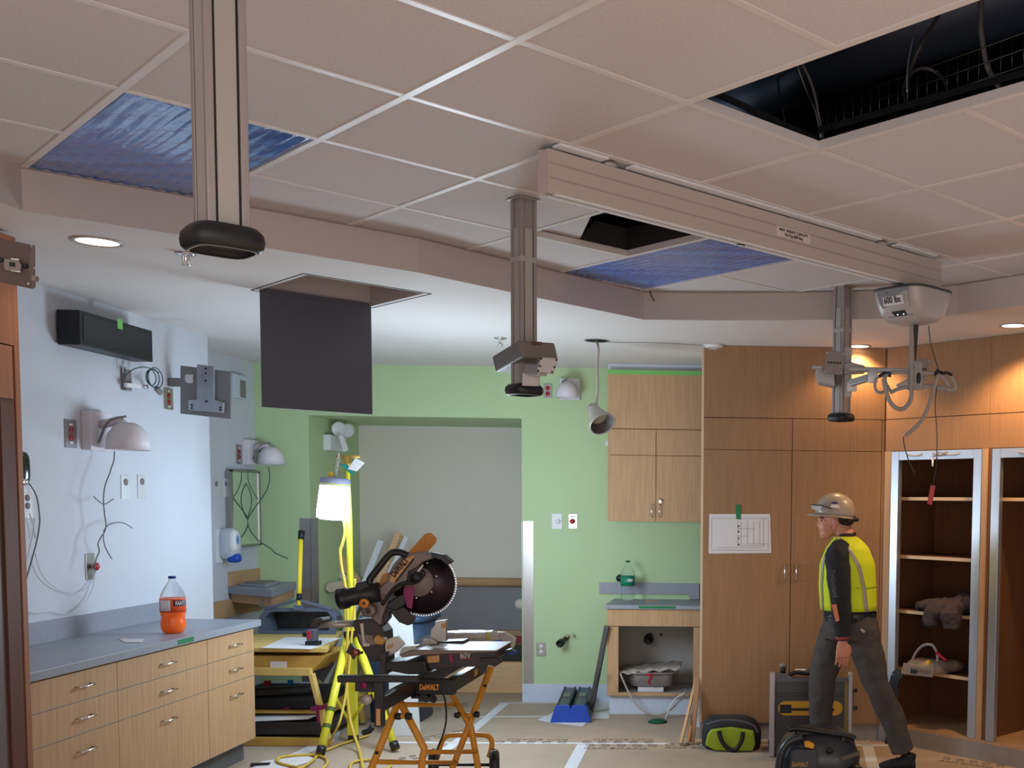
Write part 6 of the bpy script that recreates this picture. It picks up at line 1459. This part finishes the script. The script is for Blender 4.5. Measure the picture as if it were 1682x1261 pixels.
def torso(grow, i0=0, i1=99): return [(q_(u, v), FB * (a + grow), LRv * (b + grow)) for u, v, a, b in secs[i0:i1]]
# ---- body : one continuous surface (head, neck, trunk, arms, hands, legs)
b = MB()
hc = q_(1373, 846)
b.ell(hc, (.098, .076, .100)); b.ell(q_(1362, 864), (.066, .056, .058)); b.ell(q_(1357, 876), (.040, .040, .030)); b.ell(q_(1353, 880), (.022, .022, .018))
b.ell(q_(1350, 851), (.026, .05, .020)); b.tube([q_(1347.5, 852), q_(1343.8, 862), q_(1347, 865)], [.008, .0125, .008], 10); b.ell(q_(1345, 863), (.011, .014, .008))
b.ell(q_(1348.5, 870), (.012, .024, .007)); b.ell(q_(1349.5, 874), (.011, .021, .006)); b.ell(q_(1357, 866, -.035), (.03, .018, .025))
for s_ in (-1, 1):
    b.ell(q_(1372, 858, s_ * .078), (.019, .010, .030)); b.ell(q_(1370, 867, s_ * .076), (.010, .008, .012))
b.tube([q_(1377, 862), q_(1386, 876), q_(1391, 892)], [.058, .060, .075], 16)
b.loft(torso(-.03, 1), p=.85)
# near (left) arm with hand
b.tube([q_(1380, 903, -.16), q_(1379, 962, -.20), q_(1383, 1046, -.20)], [.05, .042, .030], 14)
# far arm, swung slightly forward
b.tube([q_(1392, 905, .19), q_(1386, 965, .22), q_(1372, 1035, .20)], [.05, .042, .030], 14)
def hand(W_, dirv, palm, sgn):
    d = Vector(dirv).normalized(); f = Vector(palm).normalized(); s_ = d.cross(f).normalized()
    b.loft([(W_, f * .020, s_ * .028), (W_ + d * .03, f * .022, s_ * .038), (W_ + d * .075, f * .020, s_ * .044), (W_ + d * .10, f * .016, s_ * .042)], seg=14)
    for k, L in enumerate((.070, .078, .072, .056)):
        o_ = W_ + d * .093 + s_ * (.034 - .0232 * k)
        b.tube([o_, o_ + d * L * .4 + f * .006, o_ + d * L * .75 + f * .018, o_ + d * L * .95 + f * .034], [.0090, .0086, .0080, .0066], 8)
    o_ = W_ + d * .03 + s_ * .034
    b.tube([o_, o_ + d * .035 + s_ * .018 + f * .010, o_ + d * .068 + s_ * .016 + f * .022], [.013, .0115, .008], 8)
hand(q_(1384, 1052, -.20), (.02, 0, -1), (-.25, 1, 0), 1)
hand(q_(1371, 1040, .20), (-.08, 0, -1), (-.2, -1, 0), 1)
# legs
RL = [(1416, 1035, -.07, .085), (1424, 1070, -.08, .078), (1440, 1125, -.08, .055), (1466, 1180, -.07, .052), (1482, 1232, -.06, .038)]
FL = [(1376, 1035, .08, .085), (1363, 1070, .09, .078), (1350, 1118, .10, .055), (1348, 1180, .11, .052), (1352, 1240, .12, .038)]
for LL in (RL, FL): b.tube([q_(u, v, dy) for u, v, dy, r in LL], [r for *_, r in LL], 14)
b.ell(q_(1397, 1025), (.12, .15, .10))
b.build('body', M_SKIN, t, remesh=.0045, smoothit=2)
# face details
MB().ell(q_(1351.5, 855, -.046), (.008, .007, .006)).build('eye', M_PAPER, t)
MB().ell(q_(1350.2, 855, -.0505), (.004, .003, .004)).build('iris', M_INK, t)
MB().tube([q_(1346.5, 850.5, -.040), q_(1353, 849.5, -.062)], .004, 6).build('eyebrow', mat('brow', (70, 48, 36), .9), t)
# hair below the hat
b = MB(); b.ell(q_(1383, 850), (.085, .080, .062)); b.build('hair', mat('hair_dark', (50, 38, 34), .9, bump=.5, bscale=60), t)
# shirt
b = MB()
b.loft(torso(.0), p=.85)
b.tube([q_(1384, 896, -.135), q_(1375, 912, -.185), q_(1377, 935, -.205), q_(1379, 965, -.21), q_(1382, 1005, -.21), q_(1384, 1045, -.20)], [.062, .076, .074, .067, .060, .044], 16)
b.tube([q_(1392, 898, .15), q_(1392, 925, .20), q_(1388, 965, .22), q_(1373, 1033, .20)], [.066, .074, .065, .045], 16)
folds(b.build('shirt', M_SHIRT, t, remesh=.009, smoothit=3), .016, .07)
MB().lathe([(.066, -.01), (.066, .004), (.063, .012), (.058, .012)], q_(1389, 880) , Vector((-.25, 0, 1)), seg=24).build('collar', M_BLACK, t)
MB().tube([q_(1384, 1043, -.20), q_(1384, 1050, -.20)], [.040, .039], 14).build('watch_band', mat('watch_red', (150, 60, 60), .6), t)
MB().prism([q_(1366, 993, -.275), q_(1374, 992, -.28), q_(1379, 1019, -.275), q_(1373, 1021, -.27)], (0, .012, 0)).build('orange_print', mat('orange_print', (222, 130, 96), .7), t)
a_, c_ = q_(1362, 936, -.275), q_(1369, 985, -.275); dv = (c_ - a_)
text('Timberland', .048, a_, dv, V(-dv.z, 0, dv.x) * -1 if False else V(.98, 0, -.14), mat('print_grey', (96, 98, 104), .7), t, 'sleeve_lettering', sx=.75)
# vest shell
def vest_pt(k, ang, off=.014):
    k0 = int(min(max(k, 0), len(VS) - 1.001)); f = k - k0; A, B = VS[k0], VS[k0 + 1]
    c = A[0].lerp(B[0], f); ax_ = A[1].lerp(B[1], f); ay_ = A[2].lerp(B[2], f)
    g = lambda x: math.copysign(abs(x) ** .85, x)
    return c + (ax_ + ax_.normalized() * off) * g(math.cos(ang)) + (ay_ + ay_.normalized() * off) * g(math.sin(ang))
VS = torso(.012, 1, 7)
n_ = 40
def shell(k0, k1, a0, a1, off, nk=24, na=60):
    b = MB(); vs = [vest_pt(k0 + (k1 - k0) * i / nk, a0 + (a1 - a0) * j / na, off) for i in range(nk + 1) for j in range(na + 1)]
    fs = [[i * (na + 1) + j, i * (na + 1) + j + 1, (i + 1) * (na + 1) + j + 1, (i + 1) * (na + 1) + j] for i in range(nk) for j in range(na)]
    b.add(vs, fs, True); return b
shell(.0, 5, -PI + .25, PI - .25, .004).build('vest', M_VEST, t, solid=.006)
m_sil = mat('reflective_strip', (170, 160, 156), .35, .3)
m_hem = mat('vest_hem', (170, 190, 20), .7)
def band(pts, w, off, name, m):
    b = MB(); vs = []
    for k, a in pts: vs += [vest_pt(k, a - w, off), vest_pt(k, a + w, off)]
    b.add(vs, [[2 * i, 2 * i + 1, 2 * i + 3, 2 * i + 2] for i in range(len(pts) - 1)], True); return b.build(name, m, t, solid=.002)
kk = [i * .2 for i in range(26)]
def lerpk(tab, k):
    for (k0, a0), (k1, a1) in zip(tab, tab[1:]):
        if k <= k1: return a0 + (a1 - a0) * (k - k0) / (k1 - k0)
    return tab[-1][1]
band([(k, lerpk([(0, -1.75), (1, -1.6), (2, -1.32), (3, -1.05), (4, -.88), (5, -.80)], k)) for k in kk], .075, .011, 'reflective_strip', m_sil)
band([(k, lerpk([(0, -2.0), (2, -2.35), (5, -2.45)], k)) for k in kk], .07, .011, 'reflective_strip', m_sil)
shell(4.0, 4.06, -1.2, 0.4, .009, 2, 20).build('vest_seam', m_hem, t, solid=.002)
# trousers
b = MB()
b.loft([(q_(1397, 1008), FB * .158, LRv * .172), (q_(1398, 1030), FB * .172, LRv * .185), (q_(1398, 1048), FB * .165, LRv * .18)], p=.85)
for LL, gr in ((RL, [.105, .098, .080, .076, .068]), (FL, [.112, .100, .082, .072, .064])):
    b.tube([q_(u, v + (2 if k == 4 else 0), dy) for k, (u, v, dy, r) in enumerate(LL)], gr, 18)
folds(b.build('trousers', M_PANT, t, remesh=.009, smoothit=3), .024, .08)
shell_b = MB(); shell_b.loft([(q_(1397, 1005), FB * .162, LRv * .176), (q_(1397, 1010), FB * .163, LRv * .177)], p=.85, cap=False); shell_b.build('belt', M_BLACK, t)
MB().bar(q_(1414, 1033, -.19), q_(1420, 1038, -.185), .004, .012).build('pocket_rivet', M_LGREY, t)
# shoes
def shoe(cu, dy, yy):
    c = V(q_(cu, 1250, dy).x, YM + dy, 0)
    b = MB(); b.loft([(c + V(.06, 0, .018), V(.0, .038, 0), V(0, 0, .0)), (c + V(.055, 0, .05), V(0, .042, 0), V(0, 0, .032)), (c + V(.02, 0, .062), V(0, .046, 0), V(0, 0, .040)), (c + V(-.05, 0, .052), V(0, .050, 0), V(0, 0, .032)), (c + V(-.12, 0, .042), V(0, .048, 0), V(0, 0, .024)), (c + V(-.165, 0, .034), V(0, .03, 0), V(0, 0, .012))], seg=18)
    b.tube([c + V(.01, 0, .06), c + V(.02, 0, .115)], [.046, .046], 14)
    s = b.build('shoe', mat('shoe_black', (26, 26, 30), .7) if 'shoe_black' not in MATS else MATS['shoe_black'], t, remesh=.006, smoothit=3)
    b = MB(); b.loft([(c + V(-.05, 0, .001), V(.115, 0, 0), V(0, .048, 0)), (c + V(-.05, 0, .020), V(.118, 0, 0), V(0, .052, 0))], seg=28, p=.8); b.build('sole', M_WPLAST, s)
    b = MB()
    for k in range(4): b.tube([c + V(-.03 - .02 * k, -.028, .088 - .006 * k), c + V(-.035 - .02 * k, .028, .088 - .006 * k)], .003, 6)
    b.tube(arc(c + V(-.02, -.02, .10), .012, 0, 2 * PI, 10), .0022, 6); b.build('laces', M_BLACK, s)
shoe(1488, -.06, 0); shoe(1356, .12, 0)
# hard hat
hb = q_(1372, 841)
b = MB(); tl = Matrix.Rotation(.10, 3, 'Y')
b.loft([(hb + tl @ V(0, 0, z), tl @ V(.122 * r, 0, 0), V(0, .108 * r, 0)) for z, r in ((-.022, 1.0), (0, 1.0), (.03, .97), (.06, .88), (.085, .72), (.102, .50), (.112, .25), (.115, .02))], seg=40)
b.build('hard_hat', M_HAT, t)
b = MB(); vs = []
n1 = 40
for r, z in ((1.0, -.018), (1.12, -.026), (1.12, -.031), (1.0, -.026)):
    for k in range(n1):
        a = 2 * PI * k / n1; ex = 1 + (.26 * max(0, -math.cos(a)) ** 2 if r > 1.05 else 0)
        vs.append(hb + tl @ V(.122 * r * ex * math.cos(a), .108 * r * math.sin(a), z - (.006 if ex > 1.1 else 0)))
b.add(vs, [[i * n1 + k, i * n1 + (k + 1) % n1, ((i + 1) % 4) * n1 + (k + 1) % n1, ((i + 1) % 4) * n1 + k] for i in range(4) for k in range(n1)], True)
b.build('hat_brim', M_HAT, t)
b = MB()
for s_ in (-.035, 0, .035): b.tube([hb + tl @ V(.121 * math.cos(a) * 1.0, s_, .112 * math.sin(a) * (1 - abs(s_) * 2)) for a in [PI * (.18 + .64 * k / 16) for k in range(17)]], .006, 8)
b.build('hat_ridges', M_HAT, t)
MB().ell(q_(1372, 826, -.088), (.026, .012, .010), Matrix.Rotation(.45, 3, 'X')).build('oval_sticker', mat('navy_sticker', (60, 64, 104), .5), t)
MB().prism([q_(1363, 833, -.108), q_(1380, 835, -.106), q_(1378, 829, -.102), q_(1366, 828, -.104)], (0, .004, 0)).build('white_sticker', M_PAPER, t)
b = MB(); b.tube([q_(1333, 829, .0), q_(1340, 829, -.06), q_(1352, 830, -.10), q_(1366, 835, -.112)], .0035, 6); b.build('glasses_arm', M_BLACK, t)
MB().prism([q_(1333, 830, -.02), q_(1350, 831, -.10), q_(1349, 838, -.10), q_(1334, 836, -.02)], (-.002, 0, 0)).build('glasses_lens', mat('clear_lens', (200, 205, 210), .1, alpha=.5), t)
b = MB(); b.tube(arc(q_(1380, 853), .102, -1.25, 1.25, 14, (1, 0, 0), (0, .85, 0)), .014, 10, flat=1.0); b.ell(q_(1397, 856), (.02, .03, .022)); b.build('hat_suspension', M_BLACK, t)
# ================================================================== VACUUM
yv = 6.0
t = thing('jobsite_vacuum', V(aty(1347, 1250, yv).x, yv + .18, 0), 'black jobsite vacuum with handle and yellow latch on the floor before the person', 'vacuum')
M_VAC = mat('vac_black', (38, 42, 48), .35, coat=.2)
cx = aty(1347, 1250, yv).x; k_ = yv / F
zt_ = aty(1347, 1207, yv).z
def vs_(z, hx, hy, dx=0): return (V(cx + dx, yv + .19, z), V(hx, 0, 0), V(0, hy, 0))
MB().loft([vs_(.002, .19, .15), vs_(.03, .225, .18), vs_(.22, .235, .19), vs_(zt_ - .13, .228, .185), vs_(zt_ - .06, .20, .17), vs_(zt_ - .015, .15, .14), vs_(zt_, .11, .11)], seg=36, p=.6).build('tank', M_VAC, t)
MB().prism(py([(1297, 1261), (1299, 1240), (1308, 1230), (1340, 1232), (1344, 1240), (1343, 1300), (1297, 1300)], yv - .02), (0, .05, 0)).build('front_panel', mat('vac_panel', (58, 62, 70), .4), t, bevel=.01)
MB().tube(smoothpath([aty(u, v, yv + .02) for u, v in ((1278, 1300), (1279, 1262), (1284, 1236), (1297, 1218), (1318, 1210))]), .022, 12).build('side_bumper', M_VAC, t)
MB().tube(smoothpath([aty(u, v, yv + .06) for u, v in ((1295, 1198), (1305, 1196), (1330, 1198), (1370, 1204), (1395, 1208), (1404, 1213))]), .018, 12).build('carry_handle', M_BLACK, t)
for u0, u1, v0 in ((1312, 1310, 1198), (1384, 1386, 1208)): MB().tube([aty(u0, v0, yv + .06), aty(u1, v0 + 18, yv + .08)], .02, 10).build('handle_post', M_BLACK, t)
MB().prism(py([(1321, 1219), (1327, 1218), (1338, 1223), (1336, 1230), (1322, 1227)], yv - .01), (0, .04, 0)).build('yellow_latch', mat('latch_yellow', (226, 160, 30), .4), t, bevel=.004)
o_ = aty(1301, 1258.5, yv - .022); text('DeWALT', .036, o_, (1, 0, 0), (0, 0, 1), mat('vac_gold', (176, 138, 66), .5), t, 'brand_lettering', bold=.001, sx=.62)
MB().lathe([(.03, 0), (.05, 0), (.05, .10), (.03, .10)], aty(1396, 1263, yv + .08), Vector((.5, -1, -.2)), seg=20).build('hose_port', M_BLACK, t)
MB().lathe([(0, 0), (.018, 0), (.018, .02), (0, .02)], aty(1363, 1232, yv - .01), (0, -1, 0), seg=16).build('round_knob', M_BLACK, t)
MB().prism(py([(1380, 1243), (1412, 1234), (1413, 1240), (1381, 1250)], yv + .0), (0, .02, 0)).build('tan_trim', mat('tan_trim', (90, 76, 62), .5), t)
# ================================================================== TABLE SAW (folded upright)
yt = 7.06
t = thing('folded_table_saw', V(aty(1333, 1240, yt).x, yt + .1, 0), 'folded grey table saw standing on edge with yellow blade insert', 'table saw')
M_TS = mat('saw_table_grey', (74, 74, 76), .4, .35, noise=.06, nscale=6)
q = py([(1274, 1113), (1393, 1113), (1393, 1243), (1274, 1243)], yt); z0 = .012
MB().box(q[0].x, q[1].x, yt, yt + .05, z0, q[0].z).build('saw_table', M_TS, t, bevel=.004)
for u0, u1, nm in ((1265, 1273, 'fence_rail'), (1394, 1400, 'fence_rail')):
    a, c = aty(u0, 1105, yt), aty(u1, 1105, yt); MB().box(a.x, c.x, yt - .03, yt + .06, .003, a.z).build(nm, mat('pale_rail', (178, 170, 172), .4, .3) if 'pale_rail' not in MATS else MATS['pale_rail'], t, bevel=.003)
a, c = aty(1388, 1105, yt), aty(1393.5, 1105, yt); MB().box(a.x, c.x, yt - .006, yt, .01, a.z - .02).build('scale_strip', mat('scale_yellow', (150, 124, 60), .5), t)
b = MB()
for v in (1138, 1143, 1199): b.bar(aty(1275, v, yt - .001), aty(1388, v, yt - .001), .003, .004, up=(0, 1, 0))
b.build('table_groove', M_BLACK, t)
n_ = 12; cl, cr = aty(1290, 1163, yt - .003), aty(1372, 1163, yt - .003); r_ = 12 / F * yt
pl = [cl + V(-r_ * math.sin(PI * k / n_), 0, r_ * math.cos(PI * k / n_)) for k in range(n_ + 1)] + [cr + V(r_ * math.sin(PI * k / n_), 0, -r_ * math.cos(PI * k / n_)) for k in range(n_ + 1)]
MB().prism(pl, (0, .003, 0)).build('yellow_insert', mat('insert_yellow', (214, 160, 40), .45), t)
MB().prism(py([(1281, 1157), (1300, 1157), (1300, 1163), (1370, 1163), (1370, 1167), (1300, 1167), (1300, 1171), (1281, 1171)], yt - .005), (0, .002, 0)).build('blade_slot', M_BLACK, t)
MB().box(q[0].x + .02, q[1].x - .02, yt + .052, yt + .30, .05, q[0].z - .06).build('saw_body', M_BLACK, t, bevel=.01)
MB().prism(py([(1274, 1105), (1292, 1106), (1302, 1114), (1393, 1114), (1393, 1112), (1370, 1106), (1372, 1104), (1393, 1104), (1393, 1119), (1274, 1119)][:4] + [(1393, 1119), (1274, 1119)], yt - .012), (0, .01, 0)).build('top_bracket', mat('bracket_grey', (92, 92, 96), .4, .3), t)
p = aty(1286, 1104, yt + .03); MB().tube([p + V(0, 0, -.01), p + V(0, 0, .04)], .018, 12).build('leg_tube', M_BLACK, t); MB().ell(p + V(0, 0, .045), (.026, .026, .016)).build('rubber_foot', M_GREY, t)
MB().tube(smoothpath([aty(u, v, yt + .03) for u, v in ((1296, 1108), (1310, 1104), (1325, 1106), (1345, 1104))]), .014, 10).build('folded_leg', M_BLACK, t)
MB().bar(aty(1306, 1099, yt + .05), aty(1340, 1099, yt + .05), .03, .012).build('chrome_bar', M_CHROME, t)
for v in (1134, 1163): MB().bar(aty(1402, v, yt + .02), aty(1408, v - 1, yt + .02), .02, .022).build('rail_clamp', M_BLACK, t)
MB().bar(aty(1401, 1130, yt + .03), aty(1401, 1168, yt + .03), .01, .015).build('clamp_bar', M_GREY, t)
MB().bar(aty(1264, 1215, yt + .03), aty(1266, 1241, yt + .03), .03, .02).build('side_foot', M_BLACK, t)
# ================================================================== TOOL BAG
ybg = 7.20; cx = aty(1201, 1210, ybg).x
t = thing('tool_bag', V(cx, ybg + .12, 0), 'black and lime green zip tool bag on the floor before the wardrobe', 'bag')
hz = aty(1201, 1182, ybg).z
MB().loft([(V(cx, ybg + .13, .002), V(.17, 0, 0), V(0, .12, 0)), (V(cx, ybg + .13, .03), V(.198, 0, 0), V(0, .14, 0)), (V(cx, ybg + .13, hz * .55), V(.20, 0, 0), V(0, .14, 0)), (V(cx - .01, ybg + .13, hz * .85), V(.175, 0, 0), V(0, .12, 0)), (V(cx - .02, ybg + .13, hz), V(.13, 0, 0), V(0, .06, 0))], seg=36, p=.6).build('bag_body', mat('bag_black', (34, 34, 38), .8, bump=.6, bscale=16), t)
M_LIME = mat('lime_fabric', (150, 172, 40), .75, noise=.1, nscale=14, bump=.8, bscale=14)
MB().prism(py([(1162, 1207), (1168, 1198), (1200, 1194), (1238, 1200), (1241, 1222), (1236, 1234), (1175, 1233), (1158, 1224)], ybg - .022), (0, .03, 0)).build('lime_front', M_LIME, t, bevel=.012, seg=3)
b = MB(); hp = smoothpath([aty(u, v, ybg - .035) for u, v in ((1181, 1200), (1184, 1213), (1192, 1226), (1204, 1232), (1213, 1226), (1219, 1213), (1220, 1202))], 6)
for a, c in zip(hp, hp[1:]): b.bar(a, c + (c - a) * .15, .008, .028, up=(0, 1, 0).__class__((0, 0, 1)) if False else (0, 0, 1))
MB().tube(hp, .014, 8, flat=.6).build('carry_strap', M_BLACK, t)
MB().tube(smoothpath([aty(u, v, ybg - .01) for u, v in ((1160, 1190), (1185, 1183), (1215, 1184), (1238, 1192), (1245, 1203))]), .008, 8).build('zip_piping', M_DARKGREY, t)
# ================================================================== LEANING BOARDS at the wardrobe corner
for (u0, v0, u1, v1, w, lb) in ((1118, 1224, 1148, 1096, .045, 'leaning raw wood board nearest the sink cabinet'), (1130, 1222, 1150, 1104, .03, 'leaning thin wood board beside the wardrobe corner'),):
    a = atz(u0, v0, .004); c = aty(u1, v1, 7.70)
    tag(MB().bar(a + V(0, 0, .01), c, w, .016, up=(1, 0, 0)).build('leaning_board', M_LUM), lb, 'board')
a = atz(1136, 1221, .004); c = aty(1150, 1075, 7.66)
tag(MB().bar(a + V(0, 0, .012), c, .035, .02).build('leaning_board', M_CHERRY), 'leaning brown veneer board touching the wardrobe corner', 'board')
